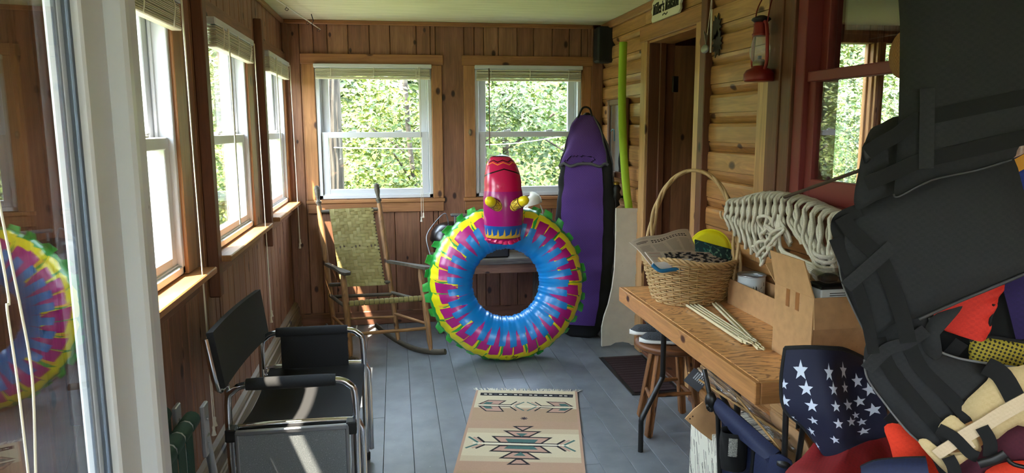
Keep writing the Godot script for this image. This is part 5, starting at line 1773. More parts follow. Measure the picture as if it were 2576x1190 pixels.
# ------------------------------------------------------------------ black folding chair with side tray
func director_chair() -> void:
	var zn := -2.52
	var zf := -3.17
	var xb := -0.600
	var xa := -0.165
	var ay := 0.615
	var o := thing("folding_chair", "black canvas folding chair with chrome tubes and grey side tray", "chair", Vector3(-0.38, 0, -2.85))
	var c := Vector3(-0.38, 0, -2.85)
	for z in [zn, zf]:
		var bend := 0.07
		var path := [Vector3(xb, 0.02, z), Vector3(xb, 0.30, z), Vector3(xb, ay - bend, z), Vector3(xb + 0.02, ay - 0.02, z), Vector3(xb + bend, ay, z), Vector3(-0.38, ay, z), Vector3(xa - bend, ay, z), Vector3(xa - 0.02, ay - 0.02, z), Vector3(xa, ay - bend, z), Vector3(xa, 0.30, z), Vector3(xa, 0.02, z)]
		var pl := []
		for p in curve(path, 4):
			pl.append(p - c)
		part(o, "arm_tube", mb().tube(pl, 0.0125, 12), M.chrome)
		var sleeve := []
		for k in 9:
			var x := lerpf(xb + 0.065, xa - 0.065, k / 8.0)
			sleeve.append(Vector3(x, ay + 0.001, z) - c)
		part(o, "arm_sleeve", mb().tube(sleeve, [0.0205, 0.022, 0.0225, 0.0225, 0.0225, 0.0225, 0.0225, 0.022, 0.0205], 14), M.black_cloth)
		for x in [xb, xa]:
			part(o, "rubber_foot", mb().lathe([Vector2(0.016, 0.0), Vector2(0.017, 0.03), Vector2(0.014, 0.035)], 10, Vector3(x, 0, z) - c), M.black_plastic)
		# lower loop that braces the legs
		var lo := []
		for p in curve([Vector3(xa + 0.022, 0.04, z - 0.02), Vector3(xa + 0.022, 0.36, z - 0.02), Vector3(xa + 0.012, 0.435, z - 0.02), Vector3(xa - 0.04, 0.455, z - 0.02), Vector3(xb + 0.06, 0.455, z - 0.02), Vector3(xb + 0.015, 0.43, z - 0.02), Vector3(xb, 0.34, z - 0.02)], 4):
			lo.append(p - c)
		part(o, "leg_loop", mb().tube(lo, 0.011, 10), M.chrome)
	# crossed braces underneath, front and back
	for x in [xb + 0.02, xa - 0.02]:
		part(o, "cross_brace", mb().tube([Vector3(x, 0.06, zn) - c, Vector3(x, 0.42, zf) - c], 0.009, 8), M.chrome)
		part(o, "cross_brace", mb().tube([Vector3(x, 0.42, zn) - c, Vector3(x, 0.06, zf) - c], 0.009, 8), M.chrome)
	for z in [zn, zf]:
		part(o, "seat_rail", mb().tube([Vector3(xb + 0.02, 0.44, z) - c, Vector3(xa - 0.0, 0.44, z) - c], 0.011, 10), M.chrome)
	part(o, "seat", mb().sheet(func(u: float, v: float) -> Vector3:
		var z := lerpf(zn, zf, u)
		var sag := 0.030 * sin(PI * u)
		return Vector3(lerpf(xb + 0.03, xa + 0.005, v), 0.452 - sag + 0.004 * sin(v * 14.0) * sin(PI * u), z) - c, 20, 14, 0.006), M.black_cloth)
	# side panel under the far arm
	part(o, "side_panel", mb().sheet(func(u: float, v: float) -> Vector3:
		return Vector3(lerpf(xb + 0.085, xa - 0.065, u), lerpf(ay - 0.015, 0.455, v), zf + 0.012 + 0.006 * sin(u * 5.0) * v) - c, 12, 6, 0.005), M.black_cloth)
	# back posts and canvas back
	var bk := [on_x(515, 838, -0.625), on_x(640, 729, -0.625), on_x(663, 846, -0.60), on_x(548, 978, -0.60)]
	for k in [[0, 3], [1, 2]]:
		var t: Vector3 = bk[k[0]]
		var b: Vector3 = bk[k[1]]
		var zz: float = clampf(b.z, zf, zn)
		part(o, "back_post", mb().tube(curve([Vector3(xb, 0.44, zz) - c, Vector3(xb, ay, zz) - c, b + Vector3(0, 0, 0) - c, t - Vector3(0, 0.02, 0) - c], 4), 0.011, 10), M.chrome)
	part(o, "back_canvas", mb().sheet(func(u: float, v: float) -> Vector3:
		var p: Vector3 = bk[0].lerp(bk[1], u).lerp(bk[3].lerp(bk[2], u), v)
		return p + Vector3(-0.012 * sin(PI * u) + 0.014, 0, 0) - c, 20, 10, 0.022), M.black_cloth)
	# side tray, hanging folded on the near side
	var tz := zn + 0.035
	var tl := on_z(590, 1090, tz)
	var tr := on_z(878, 1068, tz)
	var x0 := tl.x + 0.008
	var x1 := tr.x - 0.008
	var y1 := (tl.y + tr.y) * 0.5
	var y0 := y1 - 0.40
	var lam := tri(mat(Color(1, 1, 1), 0.5, 0.0, speckle(77, Color(0.33, 0.35, 0.36), Color(0.50, 0.52, 0.53), 0.35, 500, Color(0.62, 0.63, 0.64))), 3.0)
	var tray := part(o, "side_tray", mb().span(Vector3(x0, y0, tz - 0.006) - c, Vector3(x1, y1, tz + 0.004) - c, 0.002), lam)
	part(tray, "tray_frame", mb().span(Vector3(x0 - 0.006, y1 - 0.012, tz - 0.008) - c, Vector3(x1 + 0.006, y1 + 0.006, tz + 0.008) - c, 0.003).span(Vector3(x0 - 0.008, y0, tz - 0.008) - c, Vector3(x0 + 0.005, y1, tz + 0.008) - c, 0.003).span(Vector3(x1 - 0.005, y0, tz - 0.008) - c, Vector3(x1 + 0.008, y1, tz + 0.008) - c, 0.003).span(Vector3(x0 - 0.006, y0 - 0.006, tz - 0.008) - c, Vector3(x1 + 0.006, y0 + 0.012, tz + 0.008) - c, 0.003), M.steel)
	for x in [x0 - 0.022, x1 + 0.016]:
		part(tray, "hinge", mb().span(Vector3(x - 0.018, y1 - 0.035, tz - 0.045) - c, Vector3(x + 0.018, y1 + 0.012, tz + 0.006) - c, 0.004), M.black_plastic)
		part(tray, "hinge_link", mb().span(Vector3(x - 0.004, y1 - 0.30, tz - 0.016) - c, Vector3(x + 0.004, y1 - 0.03, tz - 0.010) - c, 0.001), M.steel)

# ------------------------------------------------------------------ folded aluminium lawn chair with green webbing
func lawn_chair() -> void:
	var al := mat(Color(0.66, 0.67, 0.69), 0.38, 0.85)
	var web := tri(mat(Color(1, 1, 1), 0.7, 0.0, weave_image(Color(0.02, 0.17, 0.13), Color(0.04, 0.26, 0.20))), 10.0)
	var o := thing("lawn_chair", "folded aluminium lawn chair with dark green webbing by left wall", "chair", Vector3(-0.62, 0, -1.85))
	# two rails wrapped in webbing, level, running along the wall
	var k := 0
	for e in [[-0.045, 0.705], [0.03, 0.685]]:
		var a := Vector3(e[0], e[1], 0.36)
		var b := Vector3(e[0], e[1], -0.20)
		var rail := part(o, "rail", mb().tube([a + Vector3(0, 0, 0.03), b - Vector3(0, 0, 0.03)], 0.013, 10), al)
		for j in 8:
			var z := lerpf(0.34, -0.18, j / 7.0)
			part(rail, "webbing_wrap", mb().tube([Vector3(e[0], e[1], z + 0.033), Vector3(e[0], e[1], z + 0.028), Vector3(e[0], e[1], z - 0.028), Vector3(e[0], e[1], z - 0.033)], [0.021, 0.024, 0.024, 0.021], 12), web)
			if j < 7:
				part(rail, "gap_ring", mb().tube([Vector3(e[0], e[1], z - 0.034), Vector3(e[0], e[1], z - 0.041)], 0.0215, 10), al)
			part(rail, "webbing_strip", mb().sheet(func(u: float, v: float) -> Vector3: return Vector3(e[0] + 0.018 - 0.02 * k, lerpf(e[1], 0.20, v), z + (u - 0.5) * 0.058), 2, 8, 0.003), web)
		k += 1
	# folded legs and arm plates
	for e in [[-0.02, -0.245, 0.02], [0.055, -0.245, 0.0]]:
		var plate := part(o, "arm_plate", mb().span(Vector3(e[0] - 0.006, 0.56, e[1] - 0.025), Vector3(e[0] + 0.006, 0.715, e[1] + 0.025), 0.005), al)
		for y in [0.60, 0.67]:
			part(plate, "rivet", mb().ball(Vector3(e[0] + 0.008, y, e[1]), Vector3(0.004, 0.006, 0.006), 8, 6), M.steel)
		part(o, "leg", mb().tube([Vector3(e[0], 0.62, e[1]), Vector3(e[0] + 0.02, 0.02, e[1] - 0.16)], 0.012, 10), al)
		part(o, "leg", mb().tube([Vector3(e[0], 0.62, 0.30), Vector3(e[0] + 0.02, 0.02, 0.22)], 0.012, 10), al)
	# upright flat bars behind
	var p := on_x(392, 965, -0.70)
	for q in [0.0, 0.045]:
		part(o, "back_bar", mb().span(Vector3(-0.105 + q * 0.4, 0.05, -0.035 - q), Vector3(-0.085 + q * 0.4, 0.855 + q * 0.3, -0.005 - q), 0.006), al)
	var br := part(o, "bracket", mb().span(Vector3(-0.07, 0.62, -0.20), Vector3(-0.062, 0.80, -0.11), 0.008), al)
	part(br, "rivet", mb().ball(Vector3(-0.058, 0.775, -0.14), Vector3(0.004, 0.007, 0.007), 8, 6), M.black_steel)

# ------------------------------------------------------------------ glazed door standing open beside the camera
func glazed_door() -> void:
	var u := Vector3(0.135, 0, 0.9908)          # from the closing edge towards the hinges
	var nn := Vector3(0.9908, 0, -0.135)
	var q := Vector3(-0.25, 0, -0.45)
	var at := func(px: float) -> float: return (on_plane(px, 324, q, nn) - q).dot(u)
	var e0: float = at.call(314)
	var o := frame_of("door_2")
	o.transform = Transform3D(Basis(u, Vector3.UP, u.cross(Vector3.UP)), q + u * e0)
	var zs := 1.0 if u.cross(Vector3.UP).dot(nn) > 0.0 else -1.0
	var X := func(px: float) -> float: return at.call(px) - e0
	var flat_: float = X.call(272)
	var ridge: float = X.call(244)
	var white: float = X.call(183)
	var glass: float = X.call(178)
	var wd := 0.86
	var h := 2.06
	var y0 := 0.015
	var paint := tri(mat(Color(0.80, 0.80, 0.84), 0.5, 0.0, speckle(41, Color(0.95, 0.95, 0.95), Color(1, 1, 1), 0.02, 40, Color(0.70, 0.70, 0.72))), 1.2)
	part(o, "lock_stile", mb().span(Vector3(0, y0, -0.022), Vector3(flat_, h, 0.022), 0.003), paint)
	part(o, "hinge_stile", mb().span(Vector3(wd - 0.1, y0, -0.022), Vector3(wd, h, 0.022), 0.003), paint)
	part(o, "top_rail", mb().span(Vector3(flat_, h - 0.12, -0.022), Vector3(wd - 0.1, h, 0.022), 0.003), paint)
	part(o, "bottom_rail", mb().span(Vector3(flat_, y0, -0.022), Vector3(wd - 0.1, 0.20, 0.022), 0.003), paint)
	var gasket := mat(Color(0.30, 0.34, 0.40), 0.6)
	# glazing bead: stepped white vinyl round the pane
	for s in [1.0, -1.0]:
		var steps := [[flat_, lerpf(flat_, ridge, 0.35), 0.030], [lerpf(flat_, ridge, 0.35), lerpf(flat_, ridge, 0.55), 0.024], [lerpf(flat_, ridge, 0.55), ridge, 0.034], [ridge, white, 0.015], [white, glass, 0.007]]
		for k in steps.size():
			var st: Array = steps[k]
			part(o, "glazing_bead", mb().span(Vector3(st[0], 0.20, 0.004 * s), Vector3(st[1], h - 0.12, st[2] * s), 0.004), M.vinyl if k < 4 else gasket)
			part(o, "glazing_bead", mb().span(Vector3(wd - 0.1 - (st[1] - flat_), 0.20, 0.004 * s), Vector3(wd - 0.1 - (st[0] - flat_), h - 0.12, st[2] * s), 0.004), M.vinyl if k < 4 else gasket)
	part(o, "pane", mb().span(Vector3(flat_, 0.19, -0.004), Vector3(wd - 0.1, h - 0.11, 0.0), 0.0), M.glass)
	# cord that hangs in front of the pane
	var off := nn * 0.03
	var c0 := on_plane(-6, 590, q + off, nn)
	var c1 := on_plane(18, 780, q + off, nn)
	var c2 := on_plane(44, 960, q + off, nn)
	var c3 := on_plane(72, 1200, q + off, nn)
	var cd := thing("door_cord", "thin white cord looped down in front of the glazed door", "cord")
	part(cd, "strand", mb().tube(curve([c0 + Vector3(0, 0.35, 0.05), c0, c1, c2, c3, c3 + (c3 - c2)], 6), 0.0008, 6), M.cord)
	part(cd, "strand", mb().tube(curve([c0 + Vector3(0, 0.35, 0.05), c0 + Vector3(0.004, 0, 0.0), c1 + Vector3(0.005, 0, -0.004), c2 + Vector3(0.006, 0, -0.004), c3 + Vector3(0.003, 0, -0.002), c3 + (c3 - c2)], 6), 0.0008, 6), M.cord)
	part(cd, "pin", mb().tube([c0 + Vector3(0.0, 0.35, 0.05), c0 + Vector3(0.0, 0.35, 0.05) - nn * 0.034], 0.003, 6), M.steel)

# ------------------------------------------------------------------ table by the log wall and what lies on it
const TT := 0.72

func ply_image() -> ImageTexture:
	var size := 512
	var im := Image.create(size, size, false, Image.FORMAT_RGB8)
	var n1 := noise(0.010, 301, 3)
	var n2 := noise(0.06, 302, 3)
	for y in size:
		for x in size:
			var fx := smoothstep(0.8, 1.0, float(x) / size)
			var g := lerpf(n1.get_noise_2d(x * 0.22, y * 0.9), n1.get_noise_2d((x - size) * 0.22, y * 0.9), fx)
			var h := lerpf(n2.get_noise_2d(x * 0.25, y * 1.5), n2.get_noise_2d((x - size) * 0.25, y * 1.5), fx)
			var ring := sin(g * 60.0 + h * 3.0)
			var k := smoothstep(0.45, 0.98, ring) * 0.62 + h * 0.22
			im.set_pixel(x, y, Color(0.88, 0.66, 0.43).lerp(Color(0.42, 0.22, 0.10), clampf(k, 0.0, 1.0)))
	return tex_of(im)

func work_table() -> void:
	var ply := mat(Color(1, 1, 1), 0.35, 0.0, ply_image(), 0.75)
	var edge := mat(Color(0.84, 0.61, 0.38), 0.45, 0.0, M.plain_tex, 1.5)
	var o := thing("folding_table", "plywood topped table with wooden edge and black folding legs", "table", Vector3(1.075, 0, -2.66))
	var x1 := 0.508
	var z0 := -0.685
	var z1 := 0.690
	part(o, "table_top", wb().span(Vector3(0.02, TT - 0.018, z0 + 0.02), Vector3(x1, TT, z1 - 0.02), 0.001, 0), ply)
	part(o, "edge_band", wb().span(Vector3(0.0, TT - 0.072, z0), Vector3(0.02, TT - 0.001, z1), 0.003, 2), edge)
	part(o, "edge_band", wb().span(Vector3(0.02, TT - 0.072, z0), Vector3(x1, TT - 0.001, z0 + 0.02), 0.003, 0), edge)
	part(o, "edge_band", wb().span(Vector3(0.02, TT - 0.072, z1 - 0.02), Vector3(x1, TT - 0.001, z1), 0.003, 0), edge)
	part(o, "edge_band", wb().span(Vector3(x1 - 0.02, TT - 0.072, z0 + 0.02), Vector3(x1, TT - 0.019, z1 - 0.02), 0.003, 2), edge)
	for e in [-0.375, 0.36]:
		for s in [0.020, 0.46]:
			var fx: float = s
			var tx: float = 0.130 if s < 0.2 else 0.38
			part(o, "leg", mb().tube(curve([Vector3(tx, TT - 0.02, e - 0.03), Vector3(tx, 0.42, e - 0.03), Vector3(tx, 0.36, e - 0.03), Vector3(lerpf(tx, fx, 0.08), 0.325, e - 0.03), Vector3(lerpf(tx, fx, 0.92), 0.175, e), Vector3(fx, 0.14, e), Vector3(fx, 0.10, e), Vector3(fx, 0.0, e)], 4), 0.0125, 12), M.black_steel)
		part(o, "leg_bar", mb().tube([Vector3(0.130, 0.57, e - 0.03), Vector3(0.38, 0.57, e - 0.03)], 0.0125, 10), M.black_steel)
		part(o, "leg_brace", mb().tube([Vector3(0.255, 0.57, e - 0.03), Vector3(0.255, TT - 0.02, e + (0.22 if e < 0 else -0.22))], 0.006, 8), M.black_steel)

func wooden_stool() -> void:
	var o := thing("wooden_stool", "round wooden stool with four grooved legs under the table end", "stool", Vector3(1.335, 0, -3.305))
	var wd := mat(Color(0.52, 0.33, 0.18), 0.5, 0.0, M.strong_tex, 1.8)
	var wl := mat(Color(0.60, 0.40, 0.22), 0.55, 0.0, M.strong_tex, 2.0)
	part(o, "seat", mb().lathe([Vector2(0.12, 0.405), Vector2(0.165, 0.412), Vector2(0.178, 0.425), Vector2(0.176, 0.442), Vector2(0.160, 0.450), Vector2(0.08, 0.447), Vector2(0.002, 0.445)], 32), wd)
	var feet := [Vector3(-0.152, 0, 0.127), Vector3(-0.105, 0, -0.125), Vector3(0.131, 0, -0.137), Vector3(0.116, 0, 0.127)]
	for f in feet:
		var t: Vector3 = f * 0.55 + Vector3(0, 0.41, 0)
		var leg := wb()
		leg.bar(f, t, 0.042, 0.030, Vector3(0, 0, 1), 0.008)
		var lp := part(o, "leg", leg, wl)
		for k in [-0.011, 0.011]:
			part(lp, "bead", mb().tube([f + Vector3(k, 0.01, 0.0) + f.normalized() * 0.0 + Vector3(0, 0, 0.021), t + Vector3(k, -0.01, 0.021)], 0.0045, 6), wl)
	for e in [[0, 1, 0.17], [1, 2, 0.20], [2, 3, 0.17], [3, 0, 0.20]]:
		var a: Vector3 = feet[e[0]].lerp(feet[e[0]] * 0.55 + Vector3(0, 0.41, 0), e[2] / 0.41)
		var b: Vector3 = feet[e[1]].lerp(feet[e[1]] * 0.55 + Vector3(0, 0.41, 0), e[2] / 0.41)
		part(o, "rung", mb().tube([a, a.lerp(b, 0.5), b], [0.009, 0.012, 0.009], 8), wl)
	# a pair of trainers on the stool
	var grey := tri(mat(Color(1, 1, 1), 0.8, 0.0, speckle(51, Color(0.10, 0.11, 0.12), Color(0.30, 0.31, 0.33), 0.1)), 6.0)
	for k in 2:
		var s := thing("trainer_shoe", "grey trainer on the stool, toe against the table leg" if k == 0 else "grey trainer on the stool behind its pair", "shoe", on_y([1680, 1652][k], [862, 840][k], 0.451), "trainers on the stool", PI - 0.30 + 0.10 * k)
		var half := func(t: float) -> float: return 0.026 + 0.016 * sin(PI * clampf(t * 1.1, 0, 1)) + 0.010 * smoothstep(0.4, 0.8, t) - 0.034 * smoothstep(0.90, 1.0, t)
		var toe := func(t: float) -> float: return lerpf(0.082, 0.045, smoothstep(0.25, 0.75, t)) - 0.022 * smoothstep(0.85, 1.0, t)
		part(s, "sole", mb().sheet(func(u: float, v: float) -> Vector3:
			var t := u
			var an := v * TAU
			return Vector3(lerpf(-0.13, 0.14, t), 0.012 + 0.012 * signf(sin(an)) * pow(absf(sin(an)), 0.4), cos(an) * (half.call(t) + 0.004)), 18, 16, 0.0, 1, 1, false, true, Vector3(0, 0.012, 0)), mat(Color(0.82, 0.81, 0.78), 0.6))
		var up := part(s, "upper", mb().sheet(func(u: float, v: float) -> Vector3:
			var an := v * PI
			var dip := 0.018 * exp(-pow((u - 0.22) * 6.0, 2.0)) * pow(sin(an), 6.0)
			return Vector3(lerpf(-0.126, 0.134, u), 0.022 + (toe.call(u) - 0.022) * pow(sin(an), 0.7) - dip, cos(an) * half.call(u)), 20, 16, 0.004), grey)
		part(up, "laces", mb().tube([Vector3(0.00, 0.070, -0.02), Vector3(0.01, 0.076, 0.02)], 0.003, 6).tube([Vector3(0.025, 0.064, -0.02), Vector3(0.035, 0.069, 0.02)], 0.003, 6).tube([Vector3(0.05, 0.058, -0.018), Vector3(0.058, 0.062, 0.018)], 0.003, 6), mat(Color(0.20, 0.21, 0.22), 0.8))
		part(up, "collar", mb().tube(curve([Vector3(-0.118, 0.072, 0.0), Vector3(-0.09, 0.080, 0.026), Vector3(-0.04, 0.078, 0.026), Vector3(-0.02, 0.076, 0.0), Vector3(-0.04, 0.078, -0.026), Vector3(-0.09, 0.080, -0.026)], 4, true), 0.006, 6, false, true), M.black_cloth)

func wicker_basket() -> void:
	var c := Vector3(1.338, TT, -3.09)
	var sx := Vector3(0.75, 0, 0.66)         # short axis, the handle's plane
	var lx := Vector3(0.66, 0, -0.75)
	var o := thing("wicker_basket", "oval wicker basket with tall twisted handle on the table", "basket", c)
	var can := mat(Color(0.92, 0.79, 0.58), 0.55, 0.0, M.plain_tex, 4.0)
	var can2 := mat(Color(0.86, 0.71, 0.50), 0.55, 0.0, M.plain_tex, 4.0)
	var H := 0.185
	var rad := func(an: float, h: float) -> Vector3:
		var t := h / H
		var a := lerpf(0.215, 0.280, pow(t, 0.8))
		var b := lerpf(0.160, 0.205, pow(t, 0.8))
		var rise := 0.028 * pow(absf(cos(an)), 4.0) * t
		return lx * (cos(an) * a) + sx * (sin(an) * b) + Vector3(0, h + rise, 0)
	part(o, "base", mb().sheet(func(u: float, v: float) -> Vector3: return rad.call(u * TAU, 0.0) * v + Vector3(0, 0.008, 0), 40, 3, 0.012, 1, 1, true), can2)
	var ns := 34
	for k in ns:
		var an := TAU * k / ns
		var st := []
		for i in 7:
			st.append(rad.call(an, H * i / 6.0))
		part(o, "stake", mb().tube(st, 0.0035, 5), can2)
	# woven rods: pass in front of one stake and behind the next
	var rows := 22
	for j in rows:
		var h := 0.006 + (H - 0.018) * j / (rows - 1)
		var path := []
		var m := ns * 4
		for i in m:
			var an := TAU * i / m
			var p: Vector3 = rad.call(an, h)
			var out := (Vector3(p.x, 0, p.z)).normalized()
			path.append(p + out * (0.0048 * cos(PI * i / 4.0 + PI * (j % 2))) + Vector3(0, 0.0016 * sin(i * 0.7 + j), 0))
		part(o, "weaver", mb().tube(path, 0.0042, 5, false, true), can if j % 3 != 1 else can2)
	# braided rim
	for k in 3:
		var path := []
		for i in 120:
			var an := TAU * i / 120.0
			var p: Vector3 = rad.call(an, H)
			var out := (Vector3(p.x, 0, p.z)).normalized()
			var ph := an * 17.0 + TAU * k / 3.0
			path.append(p + out * (0.008 * cos(ph)) + Vector3(0, 0.008 * sin(ph), 0))
		part(o, "rim_braid", mb().tube(path, 0.0065, 6, false, true), can)
	# handle: twisted rods from side to side
	for k in 3:
		var path := []
		for i in 61:
			var t := i / 60.0
			var an := PI * t
			var side := cos(an) * 0.208
			var up := 0.10 + (0.485) * pow(sin(an), 0.72)
			var ph := t * 22.0 + TAU * k / 3.0
			var loose := 0.008 + 0.014 * smoothstep(0.28, 0.0, minf(t, 1.0 - t))
			path.append(sx * (side + loose * cos(ph) * 0.7) + lx * (loose * sin(ph)) + Vector3(0, up, 0))
		part(o, "handle_rod", mb().tube(path, 0.0075, 7), can)
	# newspapers sticking out
	var np := thing("newspaper", "folded newspaper sticking out of the wicker basket", "newspaper", c)
	var im := Image.create(512, 384, false, Image.FORMAT_RGB8)
	im.fill(Color(0.83, 0.78, 0.73))
	var r := RandomNumberGenerator.new()
	r.seed = 8
	for col in 4:
		for ln in 22:
			var y := 120 + ln * 8
			im.fill_rect(Rect2i(24 + col * 120, y, int(r.randf_range(85, 104)), 2), Color(0.50, 0.47, 0.45))
	for ln in 2:
		for k in 12:
			im.fill_rect(Rect2i(150 + k * 27, 60 + ln * 22, int(r.randf_range(13, 23)), 11), Color(0.13, 0.12, 0.12))
	im.fill_rect(Rect2i(20, 24, 470, 2), Color(0.4, 0.38, 0.37))
	im.fill_rect(Rect2i(24, 60, 100, 7), Color(0.2, 0.18, 0.18))
	im.fill_rect(Rect2i(24, 76, 80, 7), Color(0.2, 0.18, 0.18))
	var pm := mat(Color(1, 1, 1), 0.9, 0.0, tex_of(im))
	var ph := [on_z(1583, 610, -2.98) - c, on_z(1730, 578, -3.16) - c, on_z(1760, 640, -3.14) - c, on_z(1640, 668, -2.95) - c]
	part(np, "page", mb().sheet(func(u: float, v: float) -> Vector3:
		var p: Vector3 = ph[0].lerp(ph[1], u).lerp(ph[3].lerp(ph[2], u), v)
		return p + Vector3(0, 0.010 * sin(PI * u) + 0.006 * sin(u * 9.0 + v * 4.0), 0), 18, 12, 0.004, 1, 1), pm)
	var im2 := Image.create(384, 192, false, Image.FORMAT_RGB8)
	im2.fill(Color(0.80, 0.75, 0.70))
	var nz := noise(0.035, 9, 3)
	for y in range(10, 180):
		for x in range(70, 380):
			var k := nz.get_noise_2d(x, y * 0.7)
			im2.set_pixel(x, y, Color(0.09, 0.09, 0.10) if k > 0.12 else (Color(0.42, 0.40, 0.44) if k > -0.08 else Color(0.72, 0.66, 0.60)))
	for ln in 14:
		im2.fill_rect(Rect2i(8, 16 + ln * 11, 48, 4), Color(0.55, 0.30, 0.26) if ln % 4 == 0 else Color(0.6, 0.56, 0.52))
	var p2 := [on_z(1622, 632, -2.93) - c, on_z(1850, 640, -3.12) - c, on_z(1830, 672, -3.02) - c, on_z(1650, 672, -2.90) - c]
	part(np, "fold", mb().sheet(func(u: float, v: float) -> Vector3:
		var p: Vector3 = p2[0].lerp(p2[1], u).lerp(p2[3].lerp(p2[2], u), v)
		return p + Vector3(0, 0.008 * sin(PI * u) - 0.004 * cos(v * 3.0), 0), 18, 6, 0.006, 1, 1), mat(Color(1, 1, 1), 0.9, 0.0, tex_of(im2)))
	# yellow lid, teal printed tin below it
	var d0 := on_z(1786, 628, -3.20)
	var dd := thing("yellow_disc", "round yellow plastic disc standing in the wicker basket", "flying disc", d0)
	var fy := mb()
	fy.xf = Transform3D(basis_to(Vector3(-0.30, 0.22, 0.93)), Vector3.ZERO)
	fy.lathe([Vector2(0.002, 0.012), Vector2(0.075, 0.012), Vector2(0.093, 0.006), Vector2(0.098, -0.012), Vector2(0.094, -0.013), Vector2(0.088, 0.0), Vector2(0.002, 0.004)], 36)
	part(dd, "plate", fy, mat(Color(0.86, 0.82, 0.05), 0.4))
	part(dd, "rim", mb().tube(disc_rim(fy.xf, 0.0955), 0.005, 6, false, true), mat(Color(0.90, 0.86, 0.10), 0.4))
	var im3 := Image.create(256, 128, false, Image.FORMAT_RGB8)
	im3.fill(Color(0.04, 0.20, 0.22))
	for k in 26:
		var q := Vector2(r.randf() * 256, r.randf() * 128)
		var e := Vector2.from_angle(r.randf() * TAU) * 26.0
		var sd := Vector2(-e.y, e.x) * 0.28
		fill_poly(im3, PackedVector2Array([q, q + e * 0.5 + sd, q + e, q + e * 0.5 - sd]), Color(0.16, 0.42, 0.38) if k % 2 else Color(0.45, 0.62, 0.52))
		stroke(im3, q - e, q, 2.0, Color(0.45, 0.62, 0.52))
	var tb := thing("teal_bag", "teal leaf-printed pouch tucked in front of the yellow disc", "pouch", c)
	var t3 := [on_z(1748, 604, -3.09) - c, on_z(1836, 628, -3.09) - c, on_z(1836, 668, -3.06) - c, on_z(1752, 660, -3.06) - c]
	part(tb, "cloth", mb().sheet(func(u: float, v: float) -> Vector3:
		var p: Vector3 = t3[0].lerp(t3[1], u).lerp(t3[3].lerp(t3[2], u), v)
		return p + Vector3(0, 0, 0.012 * sin(PI * u)), 10, 6, 0.014, 1, 1), mat(Color(1, 1, 1), 0.7, 0.0, tex_of(im3)))
	part(tb, "seam", mb().tube([t3[0], t3[0].lerp(t3[1], 0.5) + Vector3(0, 0, 0.012), t3[1]], 0.004, 6), mat(Color(0.05, 0.18, 0.19), 0.7))
	# glove of white dotted knit with blue cuff hanging over the rim
	var gl := thing("work_glove", "white dotted work glove with blue cuff over the basket rim", "glove", c)
	var im4 := Image.create(128, 128, false, Image.FORMAT_RGB8)
	im4.fill(Color(0.84, 0.83, 0.84))
	for y in range(0, 128, 8):
		for x in range(0, 128, 8):
			im4.fill_rect(Rect2i(x + (4 if (y / 8) % 2 else 0), y, 3, 3), Color(0.45, 0.44, 0.50))
	var g4 := [on_z(1640, 664, -2.88) - c, on_z(1738, 652, -2.93) - c, on_z(1716, 684, -2.90) - c, on_z(1652, 680, -2.875) - c]
	part(gl, "knit", mb().sheet(func(u: float, v: float) -> Vector3:
		var p: Vector3 = g4[0].lerp(g4[1], u).lerp(g4[3].lerp(g4[2], u), v)
		return p + Vector3(-0.2, 0.1, 0.5) * (0.02 * sin(PI * v)), 12, 6, 0.012, 2.0, 1.0), mat(Color(1, 1, 1), 0.9, 0.0, tex_of(im4)))
	var gm := [on_z(1641, 666, -2.868) - c, on_z(1660, 681, -2.863) - c, on_z(1685, 679, -2.868) - c, on_z(1704, 677, -2.875) - c, on_z(1711, 684, -2.875) - c]
	part(gl, "cuff", mb().tube(curve(gm, 4), 0.0085, 7), mat(Color(0.10, 0.42, 0.60), 0.6))

func disc_rim(x: Transform3D, r: float) -> Array:
	var out := []
	for k in 40:
		var a := TAU * k / 40.0
		out.append(x * Vector3(cos(a) * r, 0.0, sin(a) * r))
	return out

